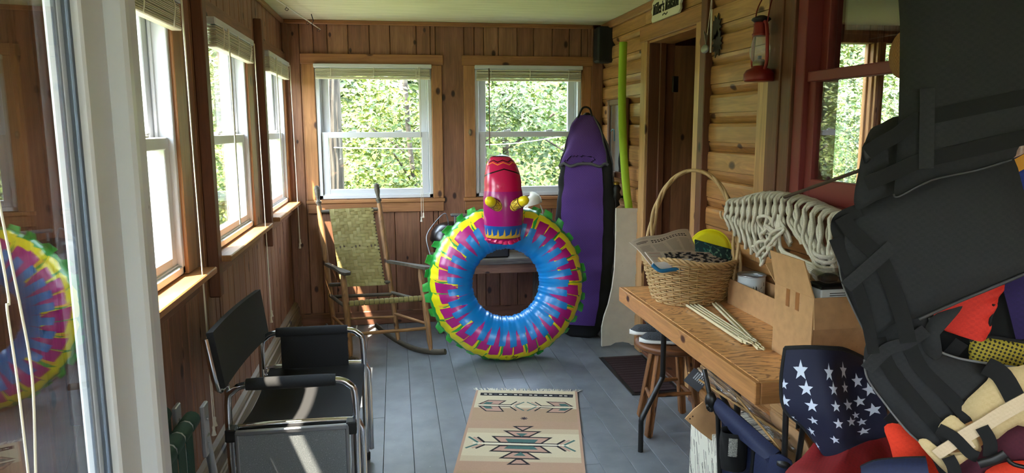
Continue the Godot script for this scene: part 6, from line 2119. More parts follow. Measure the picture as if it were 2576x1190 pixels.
func curtain_rods() -> void:
	var cm := mat(Color(0.84, 0.80, 0.66), 0.4)
	var groups := [[[1690, 742], [1872, 862]], [[1704, 752], [1882, 866]], [[1712, 744], [1890, 860]], [[1783, 752], [1912, 880]]]
	for k in 4:
		var a := on_y(groups[k][0][0], groups[k][0][1], TT + 0.008)
		var b := on_y(groups[k][1][0], groups[k][1][1], TT + 0.008)
		var lab: String = ["cream metal curtain rod on the table with square end bracket", "cream metal curtain rod lying second in the bundle", "cream metal curtain rod lying innermost in the bundle", "lone cream curtain rod lying beside the bundle of three"][k]
		var o := thing("curtain_rod", lab, "curtain rod", a, "curtain rods on the table")
		var d := b - a
		var sd := d.cross(Vector3.UP).normalized()
		part(o, "channel", mb().bar(Vector3.ZERO, d, 0.004, 0.016, Vector3.UP, 0.001).bar(sd * 0.008 + Vector3(0, 0.004, 0), d + sd * 0.008 + Vector3(0, 0.004, 0), 0.011, 0.003, Vector3.UP, 0.001).bar(-sd * 0.008 + Vector3(0, 0.004, 0), d - sd * 0.008 + Vector3(0, 0.004, 0), 0.011, 0.003, Vector3.UP, 0.001), cm)
		for e in 2:
			part(o, "carrier", mb().tube(curve([d * (0.99 - 0.05 * e) + Vector3(0, 0.012, 0), d * (1.02 - 0.05 * e) + Vector3(0, 0.014, 0) + sd * 0.008, d * (1.05 - 0.05 * e) + Vector3(0, 0.012, 0), d * (1.02 - 0.05 * e) + Vector3(0, 0.012, 0) - sd * 0.008], 4, true), 0.003, 6, false, true), cm)
		if k == 0:
			part(o, "end_bracket", mb().span(Vector3(-0.014, -0.004, -0.02), Vector3(0.062, 0.030, 0.006), 0.003), cm)
			part(o, "end_bracket", mb().span(Vector3(-0.006, 0.0, 0.006), Vector3(0.05, 0.018, 0.022), 0.003), cm)
	# thin strip leaning against the lone rod
	var s0 := on_y(1795, 750, TT + 0.004)
	var s1 := on_y(1905, 862, TT + 0.004)
	single("metal_strip", mb().bar(s0, s1, 0.006, 0.012, Vector3.UP, 0.001), mat(Color(0.78, 0.76, 0.66), 0.4), "narrow cream strip with holes lying by the lone rod", "strip")

func box_wall(p: Array, th: float) -> MB:
	var m := mb()
	m.sheet(func(u: float, v: float) -> Vector3: return (p[0] as Vector3).lerp(p[1], u).lerp((p[3] as Vector3).lerp(p[2], u), v), 2, 2, th)
	return m

func cardboard_boxes() -> void:
	# low open box with a paint can
	var lb := thing("low_carton", "low open cardboard tray behind the tall carton, holding a paint can", "box", Vector3(1.452, TT, -2.62))
	var h := 0.112
	var w := 0.136
	var z0 := -0.325
	var z1 := 0.325
	part(lb, "side", mb().span(Vector3(0, 0, z0), Vector3(0.005, h, z1), 0.001), M.cardboard)
	part(lb, "side", mb().span(Vector3(w - 0.005, 0, z0), Vector3(w, h, z1), 0.001), M.cardboard)
	part(lb, "end", mb().span(Vector3(0.005, 0, z0), Vector3(w - 0.005, h, z0 + 0.005), 0.001), M.cardboard)
	part(lb, "end", mb().span(Vector3(0.005, 0, z1 - 0.005), Vector3(w - 0.005, h, z1), 0.001), M.cardboard)
	part(lb, "bottom", mb().span(Vector3(0.005, 0, z0 + 0.005), Vector3(w - 0.005, 0.005, z1 - 0.005), 0.001), M.cardboard)
	var pc := thing("paint_can", "white paint can with black drips in the low carton", "paint can", Vector3(1.519, TT + 0.006, -2.862))
	var im := Image.create(512, 128, false, Image.FORMAT_RGB8)
	im.fill(Color(0.80, 0.84, 0.86))
	var r := RandomNumberGenerator.new()
	r.seed = 12
	for k in 44:
		var x := r.randf() * 512
		var y := r.randf_range(30, 90)
		fill_poly(im, PackedVector2Array([Vector2(x, 127), Vector2(x + r.randf_range(3, 12), 127), Vector2(x + r.randf_range(2, 8), y), Vector2(x + 1, y + 8)]), Color(0.05, 0.06, 0.07))
	for k in 26:
		var x := r.randf() * 512
		var y := r.randf_range(20, 110)
		stroke(im, Vector2(x, y), Vector2(x + r.randf_range(-16, 16), y + r.randf_range(-12, 12)), r.randf_range(2, 7), Color(0.06, 0.16, 0.20) if k % 3 else Color(0.92, 0.94, 0.95))
	var pmat := mat(Color(1, 1, 1), 0.35, 0.0, tex_of(im))
	pmat.uv1_scale = Vector3(1, -1.0 / 0.135, 1)
	part(pc, "body", mb().lathe([Vector2(0.0575, 0.0), Vector2(0.058, 0.004), Vector2(0.058, 0.132), Vector2(0.061, 0.135)], 30, Vector3.ZERO, false), pmat)
	part(pc, "rim", mb().lathe([Vector2(0.061, 0.134), Vector2(0.062, 0.138), Vector2(0.059, 0.141), Vector2(0.052, 0.139), Vector2(0.050, 0.132)], 30, Vector3.ZERO, false), M.steel)
	part(pc, "paint", mb().lathe([Vector2(0.057, 0.120), Vector2(0.002, 0.121)], 24), mat(Color(0.16, 0.10, 0.06), 0.4))
	part(pc, "bottom", mb().lathe([Vector2(0.057, 0.0), Vector2(0.002, 0.001)], 24), M.steel)
	# tall carton with open flaps
	var o := thing("tall_carton", "tall open cardboard carton with raised flaps at the table edge", "box", Vector3(1.295, TT, -2.155))
	var bw := 0.285
	var bz0 := -0.118
	var bz1 := 0.118
	var bh := 0.242
	part(o, "side", mb().span(Vector3(0, 0, bz0), Vector3(0.005, bh, bz1), 0.001), M.cardboard)
	part(o, "side", mb().span(Vector3(bw - 0.005, 0, bz0), Vector3(bw, bh, bz1), 0.001), M.cardboard)
	part(o, "side", mb().span(Vector3(0.005, 0, bz0), Vector3(bw - 0.005, bh, bz0 + 0.005), 0.001), M.cardboard)
	part(o, "side", mb().span(Vector3(0.005, 0, bz1 - 0.005), Vector3(bw - 0.005, bh, bz1), 0.001), M.cardboard)
	part(o, "bottom", mb().span(Vector3(0.005, 0, bz0 + 0.005), Vector3(bw - 0.005, 0.005, bz1 - 0.005), 0.001), M.cardboard)
	part(o, "flap", box_wall([Vector3(0.002, bh, bz0), Vector3(0.002, bh, bz1), Vector3(-0.012, bh + 0.112, bz1 - 0.045), Vector3(-0.012, bh + 0.112, bz0 - 0.02)], 0.004), M.cardboard)
	part(o, "flap", box_wall([Vector3(0.0, bh, bz0), Vector3(bw, bh, bz0), Vector3(bw - 0.03, bh + 0.07, bz0 - 0.07), Vector3(0.01, bh + 0.05, bz0 - 0.09)], 0.004), M.cardboard)
	part(o, "flap", box_wall([Vector3(bw - 0.002, bh, bz0), Vector3(bw - 0.002, bh, bz1), Vector3(bw - 0.0, bh + 0.09, bz1 - 0.02), Vector3(bw - 0.0, bh + 0.09, bz0 + 0.01)], 0.004), M.cardboard)
	part(o, "flap", box_wall([Vector3(0.0, bh, bz1), Vector3(bw, bh, bz1), Vector3(bw, bh - 0.10, bz1 + 0.012), Vector3(0.0, bh - 0.10, bz1 + 0.012)], 0.004), M.cardboard)
	var tape := mat(Color(0.60, 0.40, 0.23), 0.35)
	for z in [-0.030, 0.028]:
		part(o, "tape", mb().span(Vector3(-0.0012, bh - 0.062, z - 0.012), Vector3(0.0008, bh - 0.002, z + 0.010), 0.0), tape)
	# clear plastic case on top of the carton's contents
	var pcx := thing("clear_case", "clear plastic case with black tray and printed white band in carton", "case", Vector3(1.325, TT + bh - 0.03, -2.13))
	part(pcx, "band", mb().span(Vector3(0, 0.0, 0.0), Vector3(0.20, 0.055, 0.085), 0.004), mat(Color(0.80, 0.82, 0.82), 0.5))
	var tx := mb()
	for k in 5:
		tx.span(Vector3(0.03, 0.040 - k * 0.007, 0.0849), Vector3(0.03 + [0.13, 0.07, 0.09, 0.06, 0.10][k], 0.0425 - k * 0.007, 0.0856), 0.0)
	part(pcx, "print", tx, mat(Color(0.15, 0.16, 0.17), 0.6))
	part(pcx, "tray", mb().span(Vector3(-0.004, 0.055, -0.004), Vector3(0.204, 0.064, 0.089), 0.004), M.black_plastic)
	var clear := StandardMaterial3D.new()
	clear.albedo_color = Color(0.20, 0.20, 0.18, 0.30)
	clear.transparency = BaseMaterial3D.TRANSPARENCY_ALPHA
	clear.roughness = 0.1
	part(pcx, "lid", mb().span(Vector3(0.004, 0.064, 0.002), Vector3(0.196, 0.108, 0.083), 0.010), clear)
	part(pcx, "contents", mb().ball(Vector3(0.05, 0.082, 0.04), Vector3(0.035, 0.016, 0.03), 12, 7).ball(Vector3(0.13, 0.08, 0.045), Vector3(0.045, 0.014, 0.025), 12, 7), M.black_plastic)
	part(o, "packing", mb().span(Vector3(0.01, 0.006, bz0 + 0.01), Vector3(bw - 0.01, bh - 0.032, bz1 - 0.01), 0.004), M.kraft)

# cotton rope hammock draped over a bar on the wall
func rope_hammock() -> void:
	var o := thing("rope_hammock", "bundle of white cotton rope netting draped on the log wall", "hammock", Vector3(1.51, 1.17, -2.62))
	var rope := tri(mat(Color(1, 1, 1), 0.9, 0.0, speckle(81, Color(0.72, 0.69, 0.62), Color(0.86, 0.84, 0.78), 0.12)), 8.0)
	part(o, "bar", mb().tube([Vector3(0.03, -0.03, -0.40), Vector3(0.03, 0.02, 0.45)], 0.016, 10), M.old_wood)
	for z in [-0.30, 0.36]:
		part(o, "wall_peg", mb().tube([Vector3(0.095, -0.03 + 0.05 * (z + 0.4), z), Vector3(0.02, -0.03 + 0.05 * (z + 0.4), z)], 0.008, 8), M.black_steel)
	var rr := RandomNumberGenerator.new()
	rr.seed = 77
	var top := func(z: float) -> float: return lerpf(-0.01, 0.05, smoothstep(-0.38, 0.0, z)) - 0.035 * smoothstep(0.1, 0.42, z)
	# strands that fall in front of the bar, crossing one another in a net
	var n := 62
	for i in n:
		var z := lerpf(-0.385, 0.40, (i + 0.5) / n)
		var gather := smoothstep(0.02, 0.18, z)
		var ln := lerpf(lerpf(0.12, 0.25, smoothstep(-0.38, -0.08, z)), 0.15, smoothstep(-0.02, 0.14, z)) + 0.10 * smoothstep(0.16, 0.34, z)
		var lay := 0.010 * (i % 4)
		var path := []
		var m := 22
		for k in m + 1:
			var t := float(k) / m
			var wob := 0.011 * sin(t * 13.0 + PI * (i % 2)) * smoothstep(0.0, 0.15, t)
			var drift := 0.10 * t * t * gather + 0.035 * t * (0.5 - gather)
			var x := 0.055 - 0.085 * sin(minf(t * 5.0, 1.0) * PI * 0.5) - lay - 0.02 * sin(PI * t)
			if t < 0.15:
				path.append(Vector3(x, top.call(z) + 0.022 * sin(t / 0.15 * PI * 0.8), z + wob))
			else:
				path.append(Vector3(x, top.call(z) + 0.012 - ln * (t - 0.15) / 0.85, z + wob + drift))
		part(o, "strand", mb().tube(path, 0.0064 + rr.randf() * 0.001, 6), rope)
	# long loose cords swept to one side
	for i in 9:
		var t0 := i / 8.0
		part(o, "cord", mb().tube(curve([Vector3(-0.075, 0.0 - 0.02 * t0, 0.10 + 0.02 * t0), Vector3(-0.085, -0.09 - 0.03 * t0, 0.115 + 0.03 * t0), Vector3(-0.08, -0.17 + 0.03 * t0, 0.20 + 0.05 * t0), Vector3(-0.06, -0.225 + 0.07 * t0, 0.33 + 0.03 * t0), Vector3(-0.05, -0.25 + 0.09 * t0, 0.42)], 5), 0.0065, 6), rope)
	# tangle of loops in the middle
	for i in 8:
		var c := Vector3(-0.088 - 0.006 * (i % 2), -0.05 - 0.026 * (i % 5) - 0.006 * i, 0.02 + 0.035 * ((i * 3) % 4) - 0.006 * i)
		var path := []
		for k in 16:
			var a := TAU * k / 16.0
			path.append(c + Vector3(0.012 * sin(a * 2.0 + i), 0.034 * sin(a + i), 0.040 * cos(a)))
		part(o, "loop", mb().tube(path, 0.0068, 6, false, true), rope)
	# gathered whipping near the end
	for i in 9:
		var c := Vector3(-0.06, -0.10 - 0.018 * i, 0.385 + 0.006 * i)
		var path := []
		for k in 14:
			var a := TAU * k / 14.0
			path.append(c + Vector3(0.03 * cos(a), 0.010 * cos(a + 1.0), 0.036 * sin(a)))
		part(o, "whipping", mb().tube(path, 0.0075, 6, false, true), rope)
	# stick leaning over the rope
	var s0 := on_x(1940, 508, 1.52)
	var s1 := on_x(2165, 428, 1.20)
	single("brown_stick", mb().tube([s0 + (s0 - s1) * 0.10, s0.lerp(s1, 0.5), s1 + (s1 - s0) * 0.25], [0.007, 0.006, 0.005], 8), mat(Color(0.22, 0.14, 0.10), 0.6), "thin dark stick slanting from the rope up to the life vests", "stick")
	# straw hat hung on the red window's casing
	var hp := Vector3(1.50, 1.70, -1.86)
	var hat := thing("straw_hat", "woven straw hat hanging beside the red window, half hidden by vests", "hat", hp)
	var straw := tri(mat(Color(1, 1, 1), 0.85, 0.0, weave_image(Color(0.45, 0.30, 0.16), Color(0.68, 0.48, 0.28), 64, 5)), 14.0)
	var hx := Transform3D(Basis(Vector3(0, 0, 1), Vector3(-0.85, 0, 0.5).normalized(), Vector3(0, 1, 0)).orthonormalized(), Vector3.ZERO)
	var hb := mb()
	hb.xf = hx
	hb.sheet(func(u: float, v: float) -> Vector3:
		var a := u * TAU
		var r := lerpf(0.085, 0.150, v)
		return Vector3(cos(a) * r, 0.014 * sin(a * 3.0 + 0.6) * v - 0.012 * v, sin(a) * r), 48, 8, 0.004, 6.0, 1.0, true)
	part(hat, "brim", hb, straw)
	var hc := mb()
	hc.xf = hx
	hc.lathe([Vector2(0.086, 0.0), Vector2(0.080, 0.05), Vector2(0.068, 0.085), Vector2(0.03, 0.095), Vector2(0.002, 0.092)], 32)
	part(hat, "crown", hc, straw)
	part(hat, "peg", mb().tube([Vector3(0.10, 0.03, 0.04), Vector3(0.0, 0.05, 0.0)], 0.006, 8), M.black_steel)

# ------------------------------------------------------------------ camp chair, things under the table end, life vests
# smooth patch through rows of points
func cubic(a: Array, t: float):
	var m := a.size() - 1
	var k: float = clampf(t, 0.0, 1.0) * m
	var i: int = min(int(k), m - 1)
	return a[i].cubic_interpolate(a[i + 1], a[max(i - 1, 0)], a[min(i + 2, m)], k - i)

func patch(rows: Array, u: float, v: float):
	var col := []
	for r in rows:
		col.append(cubic(r, u))
	return cubic(col, v)

# rows of [px, py, z] to points
func traced(rows: Array, org: Vector3) -> Array:
	var out := []
	for r in rows:
		var line := []
		for q in r:
			line.append(on_z(q[0], q[1], q[2]) - org)
		out.append(line)
	return out

func cloth_patch(rows: Array, nu: int, nv: int, th: float, su := 1.0, sv := 1.0, ripple := 0.0) -> MB:
	var m := mb()
	m.sheet(func(u: float, v: float) -> Vector3: return patch(rows, u, v) + Vector3(0, 0, ripple * sin(u * 17.0 + v * 5.0)), nu, nv, th, su, sv)
	return m

func camp_chair() -> void:
	var org := Vector3(1.10, 0, -1.78)
	var o := thing("camp_chair", "collapsed folding camp chair with white stars on blue and red seat", "chair", org)
	var px_rows := [
		[[1976, 876, -1.80], [2030, 874, -1.74], [2085, 876, -1.72], [2125, 880, -1.74], [2170, 900, -1.80]],
		[[1966, 960, -1.79], [2035, 965, -1.72], [2090, 972, -1.70], [2135, 975, -1.76], [2200, 965, -1.76]],
		[[1974, 1028, -1.78], [2040, 1035, -1.71], [2100, 1045, -1.68], [2150, 1045, -1.74], [2226, 1030, -1.74]],
		[[2020, 1072, -1.76], [2060, 1085, -1.71], [2110, 1100, -1.68], [2160, 1095, -1.72], [2236, 1075, -1.72]],
		[[2052, 1112, -1.74], [2080, 1150, -1.70], [2130, 1132, -1.67], [2176, 1113, -1.70], [2230, 1099, -1.71]]]
	var flat_rows := []
	for r in px_rows:
		var line := []
		for q in r:
			line.append(Vector2(q[0], q[1]))
		flat_rows.append(line)
	# star print, placed by looking up where each star lies on the cloth
	var S := 768
	var im := Image.create(S, S, false, Image.FORMAT_RGB8)
	im.fill(Color(0.055, 0.075, 0.19))
	var grid := []
	for j in 49:
		for i in 49:
			grid.append([patch(flat_rows, i / 48.0, j / 48.0), Vector2(i / 48.0, j / 48.0)])
	var stars := [[280, 245, 1.0], [525, 268, 0.85], [645, 262, 0.8], [330, 415, 1.0], [555, 430, 0.85], [660, 425, 0.7], [130, 535, 0.95], [378, 585, 1.0], [580, 590, 0.85], [692, 570, 0.9], [390, 715, 0.85], [375, 800, 0.8], [600, 742, 0.9], [715, 730, 0.85], [580, 885, 0.85], [768, 345, 0.8], [790, 545, 0.8], [758, 660, 0.6], [822, 730, 0.7], [822, 820, 0.9], [880, 440, 0.95], [935, 620, 1.05], [195, 680, 0.8], [118, 390, 0.7], [430, 940, 0.6]]
	for s in stars:
		var p := Vector2(1940.0 + s[0] * 0.2774, 860.0 + s[1] * 0.2774)
		var best := 1e9
		var uv := Vector2.ZERO
		for g in grid:
			var dd: float = p.distance_squared_to(g[0])
			if dd < best:
				best = dd
				uv = g[1]
		var poly := PackedVector2Array()
		for k in 10:
			var a := -PI / 2 + TAU * k / 10.0
			var rr: float = (52.0 if k % 2 == 0 else 21.0) * s[2]
			poly.append(uv * S + Vector2(cos(a) * rr, sin(a) * rr))
		fill_poly(im, poly, Color(0.80, 0.84, 0.90))
	var fm := mat(Color(1, 1, 1), 0.75, 0.0, tex_of(im))
	var rows := traced(px_rows, org)
	var back := part(o, "star_backrest", cloth_patch(rows, 36, 30, 0.006, 1, 1), fm, "blue cloth printed with white stars")
	var hem := []
	for k in 15:
		hem.append(patch(rows, k / 14.0, 0.0))
	var hem2 := []
	for k in 15:
		hem2.append(patch(rows, 0.0, k / 14.0))
	part(back, "hem", mb().tube(hem, 0.0065, 7), M.black_cloth)
	part(back, "hem", mb().tube(hem2, 0.0065, 7), M.black_cloth)
	var red := tri(mat(Color(1, 1, 1), 0.8, 0.0, weave_image(Color(0.42, 0.03, 0.06), Color(0.56, 0.05, 0.09))), 9.0)
	part(o, "red_seat", cloth_patch(traced([
		[[2050, 1110, -1.745], [2080, 1148, -1.705], [2130, 1130, -1.675], [2176, 1111, -1.705], [2236, 1097, -1.715]],
		[[2015, 1150, -1.73], [2060, 1175, -1.66], [2120, 1168, -1.62], [2180, 1148, -1.66], [2244, 1128, -1.70]],
		[[1975, 1195, -1.73], [2040, 1212, -1.62], [2110, 1220, -1.58], [2180, 1200, -1.62], [2250, 1170, -1.68]],
		[[1955, 1290, -1.74], [2030, 1310, -1.64], [2100, 1320, -1.58], [2180, 1300, -1.62], [2255, 1270, -1.66]]], org), 24, 16, 0.006, 1, 1, 0.006), red)
	# frame: uprights, crossed legs, plastic joints
	var blue := tri(mat(Color(1, 1, 1), 0.75, 0.0, weave_image(Color(0.07, 0.10, 0.22), Color(0.11, 0.15, 0.30))), 9.0)
	var p1 := on_z(1977, 1035, -1.80) - org
	var p2 := on_z(1973, 1165, -1.80) - org
	part(o, "upright", mb().tube([p1 + Vector3(0, 0.18, 0), p1, p2, Vector3(p2.x, 0.02, p2.z - 0.02)], 0.0085, 10), M.black_steel)
	var q1 := on_z(2020, 1075, -1.86) - org
	part(o, "upright", mb().tube([q1 + Vector3(0.0, 0.10, 0), q1, Vector3(q1.x - 0.01, 0.02, q1.z - 0.06)], 0.0085, 10), M.black_steel)
	var r1 := on_z(2226, 1000, -1.82) - org
	part(o, "upright", mb().tube([r1 + Vector3(0, 0.05, 0), Vector3(r1.x + 0.01, 0.02, r1.z)], 0.0085, 10), M.black_steel)
	part(o, "joint", mb().lathe([Vector2(0.010, -0.012), Vector2(0.022, -0.006), Vector2(0.022, 0.006), Vector2(0.010, 0.016)], 12, p2), M.black_plastic)
	for e in [[p2, Vector3(0.14, 0.02, 0.16)], [r1 - Vector3(0, 0.4, 0), Vector3(-0.08, 0.02, 0.18)], [q1 - Vector3(0, 0.25, 0), Vector3(0.16, 0.02, -0.02)]]:
		part(o, "leg", mb().tube([e[0], e[1]], 0.008, 8), M.black_steel)
	# far arm: padded blue strap with a mesh cup holder
	var arm := traced([
		[[1806, 1004, -2.17], [1850, 1040, -2.07], [1900, 1085, -1.97], [1962, 1140, -1.84]],
		[[1800, 1022, -2.15], [1842, 1062, -2.05], [1890, 1104, -1.95], [1945, 1152, -1.83]],
		[[1808, 1042, -2.17], [1842, 1082, -2.07], [1884, 1118, -1.97], [1928, 1160, -1.84]]], org)
	var a1 := part(o, "arm", cloth_patch(arm, 20, 8, 0.016), blue)
	var eg := []
	for k in 12:
		eg.append(patch(arm, k / 11.0, 0.0))
	part(a1, "edging", mb().tube(eg, 0.006, 6), M.black_cloth)
	var side := traced([
		[[1815, 1046, -2.17], [1860, 1096, -2.08], [1905, 1136, -1.98], [1932, 1160, -1.86]],
		[[1816, 1130, -2.17], [1860, 1150, -2.08], [1900, 1165, -1.98], [1950, 1185, -1.86]],
		[[1818, 1240, -2.17], [1860, 1245, -2.08], [1905, 1255, -1.98], [1980, 1260, -1.86]]], org)
	part(o, "side_cloth", cloth_patch(side, 14, 10, 0.005, 1, 1, 0.004), blue)
	var front := traced([
		[[1928, 1150, -1.85], [1960, 1142, -1.80], [1992, 1160, -1.78]],
		[[1930, 1190, -1.85], [1962, 1195, -1.80], [1996, 1200, -1.78]],
		[[1930, 1250, -1.85], [1965, 1255, -1.80], [1996, 1260, -1.78]]], org)
	part(o, "arm_end", cloth_patch(front, 8, 8, 0.006), blue)
	var ch := on_z(1846, 1128, -2.05) - org
	var net := mat(Color(0.030, 0.030, 0.034), 0.95)
	var holder := part(o, "cup_holder", mb().sheet(func(u: float, v: float) -> Vector3:
		var a := u * TAU
		var r := 0.044 - 0.006 * v * v + 0.003 * sin(a * 5.0 + v * 6.0)
		return ch + Vector3(cos(a) * r, lerpf(0.062, -0.065, v), sin(a) * r * 0.8), 24, 10, 0.003, 1, 1, true), net)
	part(holder, "bottom", mb().lathe([Vector2(0.038, -0.065), Vector2(0.002, -0.068)], 16, ch), net)
	part(holder, "mesh_window", mb().sheet(func(u: float, v: float) -> Vector3:
		var a := lerpf(1.75, 2.35, u)
		return ch + Vector3(cos(a) * 0.0475, lerpf(0.05, -0.01, v), sin(a) * 0.0475 * 0.8 + 0.002), 8, 8, 0.002, 1, 1), mat(Color(1, 1, 1), 0.8, 0.0, weave_image(Color(0.06, 0.06, 0.06), Color(0.85, 0.85, 0.80), 32, 2)))
	var kn := on_z(1788, 1008, -2.18) - org
	var knob := part(o, "plastic_hub", mb().ball(kn, Vector3(0.020, 0.030, 0.020), 12, 9), M.black_plastic)
	for k in 5:
		var a := -0.9 + 0.32 * k
		part(knob, "tooth", mb().ball(kn + Vector3(sin(a) * 0.018, -0.028 * cos(a), 0.008), Vector3(0.006, 0.010, 0.006), 8, 6), M.black_plastic)
	part(o, "upright", mb().tube([on_z(1772, 930, -2.24) - org, kn, on_z(1806, 1045, -2.16) - org, on_z(1812, 1240, -2.16) - org, Vector3(0.02, 0.02, -0.36)], 0.0085, 10), M.black_steel)
	part(o, "upright", mb().tube(curve([on_z(1892, 1098, -2.0) - org, on_z(1896, 1150, -1.99) - org, on_z(1893, 1240, -2.0) - org, Vector3(0.06, 0.02, -0.20)], 4), 0.008, 10), M.black_steel)
	# near arm, low at the edge of the picture
	var near := traced([
		[[2170, 1178, -1.50], [2205, 1164, -1.47], [2265, 1158, -1.44], [2330, 1156, -1.41]],
		[[2172, 1200, -1.47], [2210, 1195, -1.44], [2268, 1190, -1.41], [2336, 1190, -1.38]],
		[[2180, 1290, -1.48], [2215, 1285, -1.45], [2270, 1280, -1.42], [2340, 1275, -1.40]]], org)
	var na := part(o, "arm", cloth_patch(near, 16, 10, 0.014), blue)
	var ne := []
	for k in 12:
		ne.append(patch(near, k / 11.0, 0.0))
	part(na, "edging", mb().tube(ne, 0.008, 7), M.black_cloth)
	part(o, "upright", mb().tube([patch(near, 0.2, 0.6), Vector3(patch(near, 0.2, 0.6).x, 0.02, patch(near, 0.2, 0.6).z - 0.03)], 0.0085, 10), M.black_steel)

func under_table() -> void:
	# printed paper carton with a kraft flap
	var org := Vector3(1.085, 0, -2.46)
	var o := thing("printed_carton", "white carton with black line print and tan flap under the table", "box", org)
	var im := Image.create(256, 512, false, Image.FORMAT_RGB8)
	im.fill(Color(0.84, 0.82, 0.75))
	var r := RandomNumberGenerator.new()
	r.seed = 31
	for k in 120:
		var x := r.randf() * 256
		var y := r.randf() * 512
		var l := r.randf_range(40, 110)
		var a := Vector2(x, y)
		for s in 3:
			var b := a + Vector2(l / 3.0, r.randf_range(2, 14))
			stroke(im, a, b, 2.2, Color(0.12, 0.11, 0.10))
			a = b
	var pm := mat(Color(1, 1, 1), 0.85, 0.0, tex_of(im))
	pm.uv1_scale = Vector3(3.0, -2.0, 1)
	part(o, "body", mb().span(Vector3(0, 0, 0), Vector3(0.24, 0.42, 0.26), 0.002, 0), pm)
	var f0 := Vector3(-0.10, 0.47, 0.0)
	var z := -2.28
	var fl := PackedVector2Array()
	for q in [[1722, 1053], [1744, 1029], [1768, 1010], [1798, 1024], [1820, 1048], [1818, 1088], [1800, 1116], [1760, 1086]]:
		var p := on_z(q[0], q[1], z) - org
		fl.append(Vector2(p.x, p.y))
	var flap := mb()
	flap.xf = Transform3D(Basis.IDENTITY, Vector3(0, 0, z - org.z - 0.0))
	flap.prism(fl, 0.0, 0.005)
	var ft := part(o, "flap", flap, M.kraft)
	var dots := mb()
	for q in [[1734, 1052], [1741, 1046], [1790, 1104], [1797, 1098]]:
		var p := on_z(q[0], q[1], z) - org
		dots.ball(Vector3(p.x, p.y, z - org.z + 0.006), Vector3(0.003, 0.003, 0.0015), 8, 5)
	part(ft, "punched_hole", dots, mat(Color(0.25, 0.16, 0.09), 0.9))
	# plain open carton behind the camp chair
	var c := thing("floor_carton", "plain brown open carton on the floor behind the camp chair", "box", Vector3(1.22, 0, -2.10))
	part(c, "side", mb().span(Vector3(0, 0, 0.245), Vector3(0.32, 0.45, 0.25), 0.001), M.cardboard)
	part(c, "side", mb().span(Vector3(0, 0, 0), Vector3(0.005, 0.50, 0.245), 0.001), M.cardboard)
	part(c, "side", mb().span(Vector3(0.315, 0, 0), Vector3(0.32, 0.50, 0.245), 0.001), M.cardboard)
	part(c, "side", mb().span(Vector3(0.005, 0, 0), Vector3(0.315, 0.50, 0.005), 0.001), M.cardboard)
	part(c, "bottom", mb().span(Vector3(0.005, 0, 0.005), Vector3(0.315, 0.005, 0.245), 0.001), M.cardboard)
	part(c, "flap", box_wall([Vector3(0.0, 0.50, 0.0), Vector3(0.0, 0.50, 0.245), Vector3(-0.03, 0.58, 0.22), Vector3(-0.03, 0.58, 0.02)], 0.004), M.cardboard)
	# sticks and the bundle in clear wrap that lean over the cartons
	var bam := mat(Color(0.78, 0.62, 0.38), 0.6, 0.0, M.plain_tex, 3.0)
	var s := [[[1733, 938, -2.52], [1985, 1103, -1.93], 0.0042, "long bamboo stake leaning over the cartons beside the wrapped bundle"], [[1855, 1000, -2.15], [1968, 1137, -1.86], 0.0036, "short bamboo stake crossing under the long stake"]]
	for e in s:
		var a := on_z(e[0][0], e[0][1], e[0][2])
		var b := on_z(e[1][0], e[1][1], e[1][2])
		single("bamboo_stake", mb().tube([a, a.lerp(b, 0.33), a.lerp(b, 0.34), a.lerp(b, 0.66), a.lerp(b, 0.67), b], [e[2], e[2], e[2] * 1.2, e[2], e[2] * 1.2, e[2] * 0.9], 8), bam, e[3], "stake")
	var a := on_z(1762, 925, -2.46)
	var b := on_z(2035, 1150, -1.93)
	var w := thing("wrapped_bundle", "bundle of pale dowels in clear plastic wrap with hanger card", "bundle", a)
	var d := b - a
	var up := Vector3.UP
	var sd := d.cross(up).normalized()
	var nn := sd.cross(d).normalized()
	for k in 4:
		var off := sd * (0.009 * cos(k * 1.7)) + nn * (0.009 * sin(k * 1.7))
		part(w, "dowel", mb().tube([off, d + off], 0.004, 7), bam)
	var wrap := StandardMaterial3D.new()
	wrap.albedo_color = Color(0.55, 0.55, 0.55, 0.22)
	wrap.transparency = BaseMaterial3D.TRANSPARENCY_ALPHA
	wrap.roughness = 0.12
	part(w, "plastic_wrap", mb().sheet(func(u: float, v: float) -> Vector3:
		var an := u * TAU
		var rr := 0.022 + 0.005 * sin(an * 3.0 + v * 31.0) + 0.003 * sin(an * 5.0 - v * 57.0)
		return d * lerpf(0.02, 0.98, v) + sd * (cos(an) * rr) + nn * (sin(an) * rr * 0.7), 14, 60, 0.0, 1, 1, true, false), wrap)
	var card := mb()
	var hc := on_z(1748, 955, -2.45) - a
	card.xf = Transform3D(Basis(Vector3(0.75, -0.60, 0.28).normalized(), Vector3(0.55, 0.80, 0.2).normalized(), Vector3(-0.3, 0, 0.95).normalized()).orthonormalized(), hc)
	card.span(Vector3(-0.030, -0.03, -0.001), Vector3(0.040, 0.035, 0.001), 0.0)
	part(w, "hanger_card", card, mat(Color(0.25, 0.26, 0.28), 0.6))
	var bars := mb()
	bars.xf = card.xf
	for k in 6:
		bars.span(Vector3(-0.01 + k * 0.008, 0.0, 0.001), Vector3(-0.006 + k * 0.008, 0.030, 0.0016), 0.0)
	part(w, "card_print", bars, mat(Color(0.70, 0.71, 0.72), 0.6))

# ------------------------------------------------------------------ life vests on a peg rail at the right
var vest_o := Vector3(1.12, 1.2, -1.40)
var vest_n := Vector3(-0.5, 0, 0.866)

func vp(x: float, y: float, off: float) -> Vector3:
	return on_plane(x, y, vest_o - vest_n * off, vest_n)

